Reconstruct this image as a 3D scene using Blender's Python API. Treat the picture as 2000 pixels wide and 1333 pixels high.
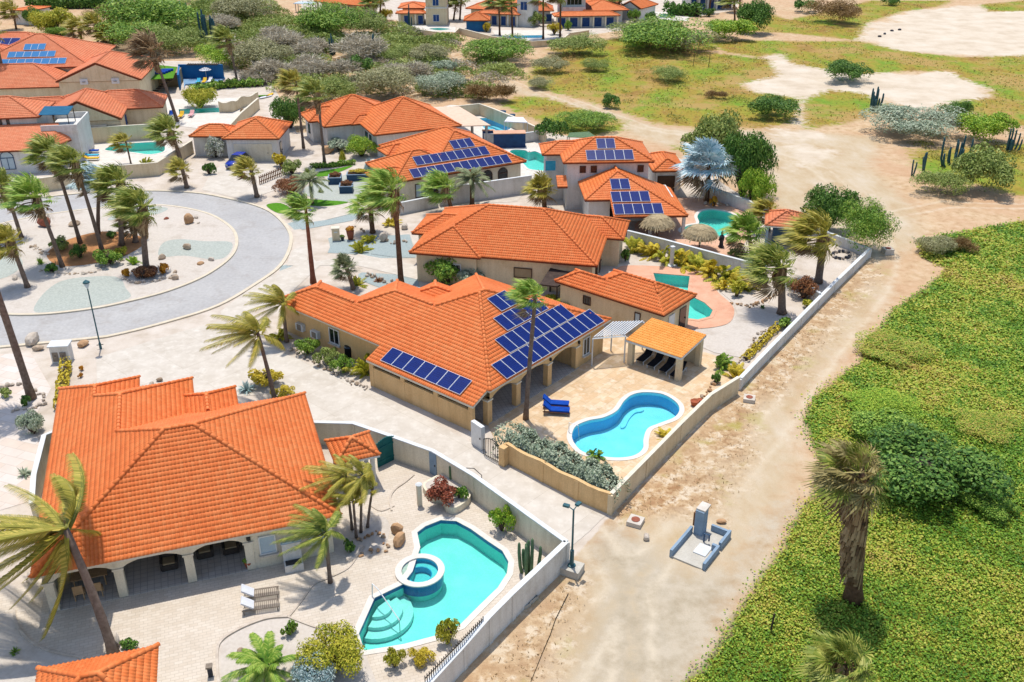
import bpy, bmesh, math, random
import numpy as np
from mathutils import Vector, Matrix, Quaternion

random.seed(7); rng = np.random.default_rng(7)
SC = bpy.context.scene
for _o in list(bpy.data.objects): bpy.data.objects.remove(_o)

# ------------------------------------------------------------------ camera, sky, sun, exposure
FOC = 1863.0; PITCH = math.radians(27.1); CAMH = 35.0      # lens in photo pixels (2000 wide), drone height 35 m
cam_d = bpy.data.cameras.new('camera'); cam_d.sensor_fit = 'HORIZONTAL'; cam_d.sensor_width = 36.0
cam_d.lens = 36.0 * FOC / 2000.0; cam_d.clip_start = 0.5; cam_d.clip_end = 20000
cam = bpy.data.objects.new('camera', cam_d); SC.collection.objects.link(cam)
cam.location = (0, 0, CAMH); cam.rotation_euler = (math.radians(90) - PITCH, 0, 0)
SC.camera = cam

SUN_EL = math.radians(75.0); SUN_DIR2 = (-0.27, 0.96)
_h = math.hypot(*SUN_DIR2)
SUNV = Vector((SUN_DIR2[0]/_h*math.cos(SUN_EL), SUN_DIR2[1]/_h*math.cos(SUN_EL), math.sin(SUN_EL)))
world = bpy.data.worlds.new('World'); SC.world = world; world.use_nodes = True
wn = world.node_tree.nodes; wl = world.node_tree.links
bg = wn.get('Background') or wn.new('ShaderNodeBackground')
sky = wn.new('ShaderNodeTexSky'); sky.sky_type = 'NISHITA'; sky.sun_disc = False
sky.sun_elevation = SUN_EL; sky.sun_rotation = math.atan2(SUN_DIR2[0], SUN_DIR2[1])
wl.new(sky.outputs[0], bg.inputs[0]); bg.inputs[1].default_value = 0.15
sl = bpy.data.lights.new('sun', 'SUN'); sl.energy = 3.2; sl.angle = math.radians(0.53); sl.color = (1.0, 0.955, 0.88)
sun = bpy.data.objects.new('sun', sl); SC.collection.objects.link(sun)
sun.rotation_euler = (-SUNV).to_track_quat('-Z', 'Y').to_euler(); sun.location = (0, 0, 120)
SC.view_settings.view_transform = 'Standard'; SC.view_settings.look = 'None'
SC.view_settings.gamma = 1.0; SC.view_settings.exposure = 0.30
SC.render.engine = 'CYCLES'
SC.cycles.max_bounces = 4; SC.cycles.diffuse_bounces = 2; SC.cycles.glossy_bounces = 2; SC.cycles.transparent_max_bounces = 10
SC.cycles.use_denoising = True

# ------------------------------------------------------------------ survey helpers
_c, _s = math.cos(PITCH), math.sin(PITCH)
def ray(u, v):
    a = (u-1000.0)/FOC; b = (v-667.0)/FOC
    return Vector((a, _c-b*_s, -_s-b*_c))
def G(u, v, z=0.0):                       # surveyed point at height z
    d = ray(u, v); t = (CAMH-z)/-d.z
    return Vector((d.x*t, d.y*t, z))
def AtY(u, v, Y):                         # surveyed point at northing Y
    d = ray(u, v); t = Y/d.y
    return Vector((d.x*t, Y, CAMH+d.z*t))
def PXM(p):                               # photo pixels per metre at a point
    return FOC/(p[1]*_c-(p[2]-CAMH)*_s)
def GP(pts, z=0.0): return [G(u, v, z) for u, v in pts]
def smooth(pts, n=6, closed=True):        # Catmull-Rom
    P = [Vector(p) for p in pts]; N = len(P); out = []
    rngi = range(N) if closed else range(N-1)
    for i in rngi:
        if closed: a, b, c, d = P[(i-1) % N], P[i], P[(i+1) % N], P[(i+2) % N]
        else: a, b, c, d = P[max(i-1, 0)], P[i], P[i+1], P[min(i+2, N-1)]
        for k in range(n):
            t = k/n
            out.append(0.5*((2*b)+(c-a)*t+(2*a-5*b+4*c-d)*t*t+(3*b-a-3*c+d)*t**3))
    if not closed: out.append(P[-1])
    return out
def offset_poly(P, d):                    # grow a closed polygon by d (xy)
    N = len(P); A = sum(P[i].x*P[(i+1) % N].y-P[(i+1) % N].x*P[i].y for i in range(N))
    sg = 1 if A > 0 else -1; out = []
    for i in range(N):
        t = (P[(i+1) % N]-P[i-1]); t.z = 0
        if t.length < 1e-6: out.append(P[i].copy()); continue
        t.normalize(); out.append(P[i]+Vector((t.y, -t.x, 0))*d*sg)
    return out

# ------------------------------------------------------------------ object helpers
COL = SC.collection
PINV = {}
def link(o, parent=None):
    COL.objects.link(o)
    if parent is not None:
        o.parent = parent
        if parent.type == 'EMPTY': o.matrix_parent_inverse = Matrix.Translation(parent.location).inverted() if not PINV.get(parent.name) else PINV[parent.name]
    return o
LABELS = {}
def tag(o, label=None, cat=None, group=None, kind=None):
    if label: o['label'] = label
    if cat: o['category'] = cat
    if group: o['group'] = group
    if kind: o['kind'] = kind
    return o
def thing(name, label, cat, loc=(0, 0, 0), group=None):
    o = bpy.data.objects.new(name, None); o.empty_display_size = 0.3; o.location = loc
    COL.objects.link(o); return tag(o, label, cat, group)
class MB:
    def __init__(s): s.v = []; s.f = []
    def add(s, vs, fs):
        n = len(s.v); s.v += [tuple(v) for v in vs]; s.f += [tuple(i+n for i in f) for f in fs]; return s
    def box(s, c, size, rz=0.0, tilt=None):
        x, y, z = (q/2 for q in size); m = Matrix.Rotation(rz, 3, 'Z')
        if tilt is not None: m = tilt
        vs = [Vector(c)+m @ Vector((i*x, j*y, k*z)) for k in (-1, 1) for j in (-1, 1) for i in (-1, 1)]
        return s.add(vs, [(0, 2, 3, 1), (4, 5, 7, 6), (0, 1, 5, 4), (2, 6, 7, 3), (0, 4, 6, 2), (1, 3, 7, 5)])
    def prism(s, poly, z0, z1, bottom=True):
        P = list(poly); N = len(P)
        A = sum(P[i][0]*P[(i+1) % N][1]-P[(i+1) % N][0]*P[i][1] for i in range(N))
        if A < 0: P.reverse()
        vs = [(p[0], p[1], z0) for p in P]+[(p[0], p[1], z1) for p in P]
        fs = [tuple(range(N, 2*N))]+[(i, (i+1) % N, N+(i+1) % N, N+i) for i in range(N)]
        if bottom: fs.append(tuple(reversed(range(N))))
        return s.add(vs, fs)
    def sheet(s, poly, z):
        P = list(poly); N = len(P)
        A = sum(P[i][0]*P[(i+1) % N][1]-P[(i+1) % N][0]*P[i][1] for i in range(N))
        if A < 0: P.reverse()
        return s.add([(p[0], p[1], z) for p in P], [tuple(range(N))])
    def tube(s, pts, rad, n=8, cap=True):
        pts = [Vector(p) for p in pts]; N = len(pts); vs = []; fs = []
        if not hasattr(rad, '__len__'): rad = [rad]*N
        for i, p in enumerate(pts):
            t = (pts[min(i+1, N-1)]-pts[max(i-1, 0)])
            if t.length < 1e-7: t = Vector((0, 0, 1))
            t.normalize(); a = Vector((1, 0, 0)) if abs(t.x) < .8 else Vector((0, 1, 0))
            e1 = t.cross(a).normalized(); e2 = t.cross(e1)
            for k in range(n):
                w = 2*math.pi*k/n; vs.append(p+(e1*math.cos(w)+e2*math.sin(w))*rad[i])
        for i in range(N-1):
            for k in range(n):
                a, b = i*n+k, i*n+(k+1) % n; fs.append((a, a+n, b+n, b))
        if cap: fs += [tuple(range(n)), tuple(reversed(range((N-1)*n, N*n)))]
        return s.add(vs, fs)
    def lathe(s, c, prof, n=16, cap=True):           # prof: (r,z) bottom to top
        vs = []; fs = []; m = len(prof)
        for r, z in prof:
            for k in range(n):
                w = 2*math.pi*k/n; vs.append((c[0]+r*math.cos(w), c[1]+r*math.sin(w), c[2]+z))
        for i in range(m-1):
            for k in range(n):
                a, b = i*n+k, i*n+(k+1) % n; fs.append((a, b, b+n, a+n))
        if cap: fs += [tuple(reversed(range(n))), tuple(range((m-1)*n, m*n))]
        return s.add(vs, fs)
    def mesh(s, name):
        me = bpy.data.meshes.new(name); me.from_pydata(s.v, [], s.f); me.update(); return me
    def build(s, name, mat, parent=None, smooth_=False):
        me = s.mesh(name); me.materials.append(mat)
        if smooth_: me.polygons.foreach_set('use_smooth', [True]*len(me.polygons))
        return link(bpy.data.objects.new(name, me), parent)
def nmesh(name, V, F, mat=None, tint=None, smooth_=False):
    """mesh from numpy arrays; F is (n,k) uniform polygons"""
    V = np.asarray(V, np.float32); F = np.asarray(F, np.int32); n, k = F.shape
    me = bpy.data.meshes.new(name); me.vertices.add(len(V)); me.vertices.foreach_set('co', V.ravel())
    me.loops.add(n*k); me.loops.foreach_set('vertex_index', F.ravel())
    me.polygons.add(n); me.polygons.foreach_set('loop_start', np.arange(0, n*k, k, dtype=np.int32))
    try: me.polygons.foreach_set('loop_total', np.full(n, k, np.int32))
    except Exception: pass
    if smooth_: me.polygons.foreach_set('use_smooth', np.ones(n, bool))
    me.update(calc_edges=True)
    if tint is not None:
        at = me.attributes.new('tint', 'FLOAT', 'FACE'); at.data.foreach_set('value', np.asarray(tint, np.float32))
    if mat: me.materials.append(mat)
    return me

# ------------------------------------------------------------------ materials
def C(h):                                   # '#rrggbb' sRGB to linear
    h = h.lstrip('#'); r = [int(h[i:i+2], 16)/255 for i in (0, 2, 4)]
    return tuple((x/12.92 if x <= .04045 else ((x+.055)/1.055)**2.4) for x in r)+(1.0,)
def ND(nt, typ, **kw):
    n = nt.nodes.new(typ)
    for k, v in kw.items(): setattr(n, k, v)
    return n
def new_mat(name, rough=.8, spec=.25):
    m = bpy.data.materials.new(name); m.use_nodes = True; nt = m.node_tree
    b = nt.nodes['Principled BSDF']; b.inputs['Roughness'].default_value = rough
    b.inputs['Specular IOR Level'].default_value = spec
    return m, nt, b
def pos_node(nt, scale=(1, 1, 1), obj=False):
    if obj: src = ND(nt, 'ShaderNodeTexCoord').outputs['Object']
    else: src = ND(nt, 'ShaderNodeNewGeometry').outputs['Position']
    if scale != (1, 1, 1):
        mp = ND(nt, 'ShaderNodeVectorMath', operation='MULTIPLY'); nt.links.new(src, mp.inputs[0]); mp.inputs[1].default_value = scale
        src = mp.outputs[0]
    return src
def noise(nt, src, scale, detail=5, rough=.55):
    n = ND(nt, 'ShaderNodeTexNoise'); n.inputs['Scale'].default_value = scale; n.inputs['Detail'].default_value = detail
    n.inputs['Roughness'].default_value = rough; nt.links.new(src, n.inputs['Vector']); return n.outputs['Fac']
def ramp(nt, fac, stops):
    r = ND(nt, 'ShaderNodeValToRGB'); e = r.color_ramp.elements
    while len(e) < len(stops): e.new(0.5)
    for q, (p, c) in zip(e, stops): q.position = p; q.color = c
    nt.links.new(fac, r.inputs[0]); return r.outputs[0]
def mixc(nt, fac, a, b, blend='MIX'):
    m = ND(nt, 'ShaderNodeMix', data_type='RGBA', blend_type=blend)
    for sock, x in ((m.inputs[0], fac), (m.inputs[6], a), (m.inputs[7], b)):
        if isinstance(x, (int, float, tuple)): sock.default_value = x
        else: nt.links.new(x, sock)
    return m.outputs[2]
def math_(nt, op, a, b=0.0, clamp=False):
    m = ND(nt, 'ShaderNodeMath', operation=op, use_clamp=clamp)
    for sock, x in ((m.inputs[0], a), (m.inputs[1], b)):
        if isinstance(x, (int, float)): sock.default_value = x
        else: nt.links.new(x, sock)
    return m.outputs[0]
def bump(nt, b, h, strength=.3, dist=.05):
    n = ND(nt, 'ShaderNodeBump'); n.inputs['Strength'].default_value = strength; n.inputs['Distance'].default_value = dist
    nt.links.new(h, n.inputs['Height']); nt.links.new(n.outputs[0], b.inputs['Normal'])
MATS = {}
def simple(name, c1, c2=None, scale=1.5, rough=.8, spec=.25, bmp=0.0, bsc=20, stain=None, metal=0.0):
    m, nt, b = new_mat(name, rough, spec); p = pos_node(nt); a = C(c1); z = C(c2 or c1)
    col = ramp(nt, noise(nt, p, scale), [(.3, a), (.7, z)])
    if stain:
        col = mixc(nt, ramp(nt, noise(nt, p, .45, 5, .7), [(.52, (0, 0, 0, 1)), (.72, (1, 1, 1, 1))]), col, C(stain))
    if name.startswith('stucco'):
        col = mixc(nt, .4, col, ramp(nt, noise(nt, pos_node(nt, (3, 3, .25)), 1.0, 4, .65), [(.32, (.72, .68, .62, 1)), (.55, (1, 1, 1, 1))]), 'MULTIPLY')
    fine = noise(nt, p, scale*14, 3)
    col = mixc(nt, .35, col, ramp(nt, fine, [(.3, (.55, .55, .55, 1)), (.7, (1, 1, 1, 1))]), 'MULTIPLY')
    nt.links.new(col, b.inputs['Base Color']); b.inputs['Metallic'].default_value = metal
    if bmp: bump(nt, b, noise(nt, p, bsc, 4), bmp, .03)
    MATS[name] = m; return m
def leafmat(name, dark, mid, light, rough=.55, trans=0.15, extra=None):
    m, nt, b = new_mat(name, rough, .2)
    t = ND(nt, 'ShaderNodeAttribute', attribute_name='tint').outputs['Fac']
    r = ND(nt, 'ShaderNodeObjectInfo').outputs['Random']
    f = math_(nt, 'FRACT', math_(nt, 'ADD', t, math_(nt, 'MULTIPLY', r, .25))) if extra is None else t
    p = pos_node(nt); f2 = math_(nt, 'ADD', math_(nt, 'MULTIPLY', f, .6), math_(nt, 'MULTIPLY', noise(nt, p, .8, 3), .5))
    col = ramp(nt, f2, [(.2, C(dark)), (.5, C(mid)), (.85, C(light))] if extra is None else [(.2, C(dark)), (.42, C(mid)), (.62, C(light)), (.8, C(extra))])
    nt.links.new(col, b.inputs['Base Color'])
    tr = ND(nt, 'ShaderNodeBsdfTranslucent'); nt.links.new(col, tr.inputs[0])
    mx = ND(nt, 'ShaderNodeMixShader'); mx.inputs[0].default_value = trans
    nt.links.new(b.outputs[0], mx.inputs[1]); nt.links.new(tr.outputs[0], mx.inputs[2])
    nt.links.new(mx.outputs[0], nt.nodes['Material Output'].inputs['Surface'])
    MATS[name] = m; return m
def tilemat(name, dark, mid, light):
    m, nt, b = new_mat(name, .62, .3)
    t = ND(nt, 'ShaderNodeAttribute', attribute_name='tint').outputs['Fac']
    r = ND(nt, 'ShaderNodeObjectInfo').outputs['Random']
    f = math_(nt, 'FRACT', math_(nt, 'ADD', t, r)); p = pos_node(nt)
    f2 = math_(nt, 'ADD', math_(nt, 'MULTIPLY', f, .2), math_(nt, 'ADD', .2, math_(nt, 'MULTIPLY', noise(nt, p, .35, 4, .65), .45)))
    col = ramp(nt, f2, [(.2, C(dark)), (.5, C(mid)), (.85, C(light))])
    col = mixc(nt, .3, col, ramp(nt, noise(nt, p, 5, 3, .7), [(.35, (.7, .65, .6, 1)), (.6, (1, 1, 1, 1))]), 'MULTIPLY')
    nt.links.new(col, b.inputs['Base Color']); bump(nt, b, noise(nt, p, 40, 3), .15, .01)
    MATS[name] = m; return m
def gridmat(name, c1, c2, mortar, w, h, rz=0.0, off=.5, rough=.8, msize=.02, var=.5, stain=None):
    m, nt, b = new_mat(name, rough, .25); p = pos_node(nt)
    mp = ND(nt, 'ShaderNodeMapping'); mp.inputs['Rotation'].default_value = (0, 0, rz); nt.links.new(p, mp.inputs[0])
    br = ND(nt, 'ShaderNodeTexBrick'); br.offset = off; br.inputs['Scale'].default_value = 1.0
    br.inputs['Brick Width'].default_value = w; br.inputs['Row Height'].default_value = h
    br.inputs['Mortar Size'].default_value = msize; br.inputs['Mortar Smooth'].default_value = .2
    br.inputs['Color1'].default_value = C(c1); br.inputs['Color2'].default_value = C(c2); br.inputs['Mortar'].default_value = C(mortar)
    nt.links.new(mp.outputs[0], br.inputs['Vector']); col = br.outputs['Color']
    col = mixc(nt, var, col, ramp(nt, noise(nt, p, .7, 4, .65), [(.3, (.68, .64, .58, 1)), (.65, (1, 1, 1, 1))]), 'MULTIPLY')
    if stain: col = mixc(nt, ramp(nt, noise(nt, p, 1.3, 6, .7), [(.5, (0, 0, 0, 1)), (.7, (.8, .8, .8, 1))]), col, C(stain))
    nt.links.new(col, b.inputs['Base Color']); bump(nt, b, br.outputs['Fac'], -.25, .01)
    MATS[name] = m; return m
tilemat('tile_orange', '#d9672c', '#ee8142', '#f69a5c')
tilemat('tile_amber', '#df8028', '#f29c42', '#f8b45e')
tilemat('tile_red', '#d26a40', '#e8875a', '#f09e72')
simple('fascia_brown', '#6d3a26', '#8a4a30', 3)
simple('fascia_cream', '#d9cdb4', '#e6dcc8', 2)
simple('fascia_white', '#cfd2d2', '#e2e2de', 2)
simple('stucco_tan', '#dcb680', '#e2be8a', .8, .9, .15, .12, 60, '#cfa670')
simple('stucco_cream', '#e2d6bc', '#e8dec6', .8, .9, .15, .12, 60, '#d6c8aa')
simple('stucco_sand', '#decaa6', '#e4d2b0', .8, .9, .15, .12, 60, '#d2ba92')
simple('stucco_white', '#d9d6cf', '#e4e1da', .8, .9, .15, .12, 60, '#c9c3b8')
simple('stucco_shade', '#9d8a6b', '#b09c7c', 1.2, .9, .15, .1, 50)
simple('concrete', '#b9b2a4', '#cbc5b8', 1.2, .9, .15, .15, 40, '#a59c8c')
simple('fine_concrete', '#cfc6b8', '#d8d0c4', .35, .9, .15, .1, 50, '#bfb4a4')
simple('concrete_blue', '#7f95a8', '#93a7b8', 1.5, .85, .2, .1, 40)
simple('paint_blue', '#24435f', '#2e5272', 2, .6, .3)
simple('paint_teal', '#0f5a58', '#166a66', 2, .6, .3)
simple('steel_teal', '#1c4f55', '#25606a', 3, .45, .5)
simple('iron_dark', '#23211f', '#33302c', 5, .6, .4)
simple('wood_grey', '#7d7164', '#998c7d', 4, .8, .2)
simple('wood_brown', '#6e4a30', '#8a6344', 4, .75, .2)
simple('wood_dark', '#3a2f2a', '#54453c', 4, .8, .2)
simple('trunk_grey', '#6b5a4e', '#8a786a', 5, .95, .1, .6, 18)
simple('trunk_brown', '#57402f', '#7d604a', 6, .95, .1, .6, 18)
simple('trunk_red', '#7d4a38', '#96604b', 4, .9, .1, .5, 18)
simple('skirt', '#5a4433', '#8b6f52', 5, .95, .1)
simple('rock', '#a08a74', '#c7b299', 2.5, .95, .15, .6, 8, '#8a725c')
simple('rock_pale', '#b9aa98', '#d5c8b8', 2.5, .95, .15, .6, 8, '#9a8a78')
simple('rock_tan', '#b08a66', '#cda67e', 2.0, .95, .15, .6, 8, '#96714f')
simple('soil', '#a8744a', '#c08a5c', 1.5, .95, .1, .4, 12)
simple('gravel_grey', '#a3a89f', '#bcc0b6', 6, .95, .1, .5, 30)
simple('gravel_blue', '#93a09f', '#aab4b1', 6, .95, .1, .5, 30)
simple('gravel_white', '#c6bbae', '#d2c8bc', 5, .95, .1, .4, 30, '#b8ab9c')
simple('turf', '#4b7c20', '#5f9428', 4, .95, .1, .4, 60)
simple('road', '#aca9a6', '#bab7b3', .25, .92, .2, .15, 70, '#a6a09a')
simple('kerb', '#cfc1a8', '#dccfb8', 1.5, .9, .15)
simple('cloth_blue', '#123f96', '#1a4faf', 3, .85, .1)
simple('cloth_black', '#14161c', '#20232b', 3, .85, .1)
simple('cloth_white', '#d8d8da', '#e8e8ea', 3, .9, .1)
simple('cloth_yellow', '#d9a92a', '#e6bd45', 3, .9, .1)
simple('cloth_sky', '#3aa6c9', '#56b9d6', 3, .9, .1)
simple('cloth_pink', '#d9a0a0', '#e3b2b0', 3, .9, .1)
simple('white_metal', '#d3d6d6', '#e0e2e2', 3, .45, .4)
simple('corrugated', '#b4c2cb', '#cbd5da', 2, .4, .5)
simple('terracotta', '#9e5436', '#b5684a', 3, .85, .2)
simple('rust', '#8a4b38', '#a36450', 6, .85, .2)
simple('thatch', '#a38f6e', '#cbb892', 9, .95, .1, .6, 25)
simple('wicker', '#3c3631', '#524a43', 14, .8, .2, .4, 60)
simple('teak', '#a9865f', '#c09d74', 6, .75, .2)
simple('deck_blue', '#6f95b8', '#86a8c6', 1.5, .7, .25)
simple('wall_blue', '#0f6199', '#1a70a8', 1.5, .6, .3)
simple('awning_blue', '#1b5878', '#256888', 2, .8, .2)
simple('cactus', '#4e6a4b', '#6d8560', 3, .8, .2)
simple('cactus_blue', '#31525a', '#486a6c', 3, .8, .2)
simple('coping_pink', '#d8b79c', '#e3c7ae', 2, .8, .2, .1, 40)
simple('coping_white', '#d9d1c5', '#e4ddd3', 2, .8, .2)
simple('tile_band_blue', '#1c4f8f', '#2a63a8', 8, .3, .5)
simple('pool_green', '#a4ebe4', '#bcf2ec', .8, .5, .3)
simple('pool_blue', '#9ce8f6', '#b8f0fa', .8, .5, .3)
simple('pool_teal', '#8ee4da', '#aaece4', .8, .5, .3)
simple('pool_wall_blue', '#4aaee2', '#5cbaea', .8, .5, .3)
simple('pool_wall_green', '#7cdcd4', '#90e4dc', .8, .5, .3)
simple('pool_step', '#c4e3e2', '#d5ecea', .8, .5, .3)
simple('coral_paver', '#d59f80', '#dfae90', 1.2, .85, .2, .15, 30, '#c98f72')
simple('glass_dark', '#0c141c', '#16222c', 2, .12, .6)
simple('glass_pale', '#9fb6c2', '#b6c9d2', 1.5, .2, .6)
simple('curtain_blue', '#18386b', '#24508c', 2, .6, .3)
simple('shutter_blue', '#17335a', '#1e4270', 2, .6, .3)
simple('interior', '#4b3a2e', '#5e4a3b', 1.2, .9, .1)
simple('frame_white', '#d8d8d4', '#e6e6e2', 3, .5, .3)
simple('frame_brown', '#4a3328', '#5c4234', 3, .6, .3)
simple('paint_car', '#0d2f9e', '#0f37b4', 1, .2, .6)
simple('rubber', '#131313', '#1f1f1f', 8, .9, .1)
simple('stone_dark', '#33343a', '#4a4b52', 5, .8, .2)
gridmat('concrete_pale', '#cdc4b7', '#c8beb0', '#b3a898', 3.4, 3.4, math.radians(42), .0, .9, .012, .5, '#d6cec2')
gridmat('patio_A', '#d2c6b6', '#cabcaa', '#b8ab9a', .4, .2, math.radians(-19), .5, .85, .012, .35)
gridmat('patio_B', '#dcc4a2', '#cfae86', '#c4ab8a', .9, .6, math.radians(-50), .37, .85, .02, .6, '#e2d2ba')
gridmat('patio_pink', '#d8b196', '#d2a688', '#c79c80', .5, .5, .3, .0, .85, .015, .4)
gridmat('patio_white', '#dcd5ca', '#d5cdc1', '#c4bbae', .6, .6, .2, .0, .85, .012, .35)
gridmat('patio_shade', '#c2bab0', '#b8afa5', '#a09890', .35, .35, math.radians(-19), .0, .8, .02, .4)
gridmat('paver_left', '#d6cdc4', '#d2bfae', '#c6b8aa', 1.6, .8, math.radians(20), .5, .9, .03, .3)
gridmat('block_paving', '#cfc3b2', '#c6b8a4', '#b5a792', .3, .15, math.radians(42), .5, .9, .012, .4)
leafmat('leaf_green', '#3d6220', '#6b9230', '#a8be50')
leafmat('leaf_bright', '#558020', '#86ac2e', '#bcc848')
leafmat('leaf_yellow', '#6c8220', '#aeaa30', '#d6ca4e')
leafmat('leaf_gold', '#8c841e', '#ceb430', '#e6d054')
leafmat('leaf_orange', '#8a5a18', '#cc8620', '#e0a838')
leafmat('leaf_red', '#5e2a1c', '#8c4530', '#b06a4c')
leafmat('leaf_rust', '#5c3620', '#8a5634', '#a87a50')
leafmat('leaf_silver', '#76886e', '#9ba88c', '#c2c8ac')
leafmat('leaf_bluegrey', '#6c8f90', '#9cb4b2', '#c8d2cc')
leafmat('leaf_dark', '#2e5020', '#4f762c', '#7f9e44')
leafmat('leaf_olive', '#5a7030', '#869648', '#b0b868')
leafmat('leaf_drab', '#73724a', '#9a9868', '#bcb68c')
leafmat('leaf_mauve', '#948974', '#b4a890', '#cec4ac')
leafmat('leaf_brown', '#6b5030', '#8f7044', '#ab9060')
leafmat('leaf_white', '#76855a', '#c2c4b0', '#e6e4dc')
leafmat('frond_green', '#4f6a26', '#848f38', '#b6b45c', .45, .2)
leafmat('frond_bright', '#54802a', '#86a63c', '#b8c462', .45, .2)
leafmat('frond_yellow', '#6e7028', '#a29a3a', '#cab65a', .45, .2)
leafmat('frond_date', '#55603c', '#7e875c', '#a6aa80', .5, .15)
leafmat('frond_silver', '#7ba0aa', '#adc8ce', '#dce8e8', .5, .1)
leafmat('frond_dead', '#5a4430', '#8a6f50', '#b39a74', .8, .1)
leafmat('leaf_field', '#7f8038', '#a39c4a', '#bdb468')
leafmat('leaf_shag', '#5a5430', '#8a7c48', '#b0a26a')
leafmat('vine', '#4c7a22', '#88aa36', '#c6c24e', .5, .22, '#bca258')

def watermat(name, tintc):
    m, nt, b = new_mat(name); out = nt.nodes['Material Output']
    tr = ND(nt, 'ShaderNodeBsdfTransparent'); tr.inputs[0].default_value = C(tintc)
    gl = ND(nt, 'ShaderNodeBsdfGlossy'); gl.inputs['Roughness'].default_value = .03
    p = pos_node(nt); bn = ND(nt, 'ShaderNodeBump'); bn.inputs['Strength'].default_value = .8; bn.inputs['Distance'].default_value = .09
    h = math_(nt, 'ADD', noise(nt, p, 2.2, 3), math_(nt, 'MULTIPLY', noise(nt, p, 7, 2), .4)); nt.links.new(h, bn.inputs['Height'])
    nt.links.new(bn.outputs[0], gl.inputs['Normal'])
    fr = ND(nt, 'ShaderNodeFresnel'); fr.inputs[0].default_value = 1.33; nt.links.new(bn.outputs[0], fr.inputs['Normal'])
    mx = ND(nt, 'ShaderNodeMixShader'); nt.links.new(fr.outputs[0], mx.inputs[0])
    nt.links.new(tr.outputs[0], mx.inputs[1]); nt.links.new(gl.outputs[0], mx.inputs[2]); nt.links.new(mx.outputs[0], out.inputs['Surface'])
    MATS[name] = m; return m
watermat('water_green', '#c8f8f2'); watermat('water_blue', '#cdf5fa'); watermat('water_teal', '#c2f5f0')

def panelmat():
    m, nt, b = new_mat('pv_cells', .3, .2); tc = ND(nt, 'ShaderNodeTexCoord').outputs['Object']
    br = ND(nt, 'ShaderNodeTexBrick'); br.offset = 0; br.inputs['Scale'].default_value = 1
    br.inputs['Brick Width'].default_value = .163; br.inputs['Row Height'].default_value = .163; br.inputs['Mortar Size'].default_value = .006
    br.inputs['Color1'].default_value = C('#061a58'); br.inputs['Color2'].default_value = C('#082164'); br.inputs['Mortar'].default_value = C('#1d3780')
    nt.links.new(tc, br.inputs['Vector']); nt.links.new(br.outputs['Color'], b.inputs['Base Color']); MATS['pv_cells'] = m
    m, nt, b = new_mat('pv_cells_teal', .18, .5); b.inputs['Base Color'].default_value = C('#2a6fa4'); MATS['pv_cells_teal'] = m
panelmat()
# ------------------------------------------------------------------ pools (outlines first: the ground dips under them)
POOLS = {
 'A': (GP([(815,1042),(831,1030),(861,1018),(891,1020),(919,1035),(951,1058),(981,1078),(993,1099),(990,1122),(972,1150),(937,1184),(898,1223),(850,1244),(790,1260),(712,1273),(701,1240),(732,1170),(786,1144),(806,1118),(821,1071)]), False),
 'B': (GP([(1117,852),(1125,834),(1150,823),(1180,817),(1205,804),(1220,784),(1237,772),(1262,768),(1295,772),(1320,787),(1327,802),(1317,817),(1287,829),(1265,839),(1257,859),(1255,879),(1237,892),(1205,896),(1168,892),(1138,884),(1122,868)]), True),
 'C': (GP([(1276,535),(1347,541),(1343,570),(1356,583),(1376,593),(1392,608),(1386,620),(1363,626),(1330,622),(1300,600),(1285,565)]), False),
 'E': (GP([(1362,424),(1371,414),(1391,411),(1421,416),(1441,428),(1437,446),(1413,463),(1386,460),(1350,458),(1330,452),(1345,442),(1365,438)]), True),
 'F': (GP([(996,298),(1004,294),(1025,295),(1033,299),(1045,297),(1060,303),(1095,312),(1095,334),(1040,333),(1025,324),(1008,306)]), True),
 'G': (GP([(932,235),(950,232),(968,234),(992,245),(995,254),(965,260),(956,260),(944,250)]), True),
 'L1': (GP([(205,293),(232,283),(261,281),(312,280),(321,296),(293,303),(259,299),(224,297)]), True),
 'L2': (GP([(349,215),(446,211),(443,220),(350,225)]), False),
 'T1': (GP([(838,57.5),(858,56),(879,58),(858,60.5)]), True),
 'T2': (GP([(1289,29),(1318,28),(1318,36),(1288,36)]), False),
 'T3': (GP([(992,71),(1062,70),(1064,75.5),(998,76)]), False),
}
for k, (P, sm) in list(POOLS.items()): POOLS[k] = smooth(P, 5) if sm else P

# ------------------------------------------------------------------ terrain with surveyed cover zones
def sdf(px, py, poly):                      # + inside, metres
    P = np.array([(p[0], p[1]) for p in poly]); Q = np.roll(P, -1, 0)
    d2 = np.full(px.shape, 1e18); ins = np.zeros(px.shape, bool)
    for (ax, ay), (bx, by) in zip(P, Q):
        ex, ey = bx-ax, by-ay; L = ex*ex+ey*ey+1e-12
        t = np.clip(((px-ax)*ex+(py-ay)*ey)/L, 0, 1)
        d2 = np.minimum(d2, (px-ax-t*ex)**2+(py-ay-t*ey)**2)
        if ay != by:
            c = ((ay > py) != (by > py)) & (px < (bx-ax)*(py-ay)/(by-ay)+ax); ins ^= c
    return np.where(ins, 1, -1)*np.sqrt(d2)
Z_VINE = [GP([(1330,1345),(1385,1290),(1425,1225),(1462,1165),(1510,1100),(1535,1060),(1548,1025),(1590,965),(1612,920),(1585,862),(1572,818),(1590,780),(1640,738),(1684,708),(1690,676),(1722,640),(1748,605),(1816,560),(1850,525),(1800,503),(1794,470),(1835,462),(1890,452),(2000,432),(2300,425),(2700,1400),(1500,2600),(1200,1700)])]
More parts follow.
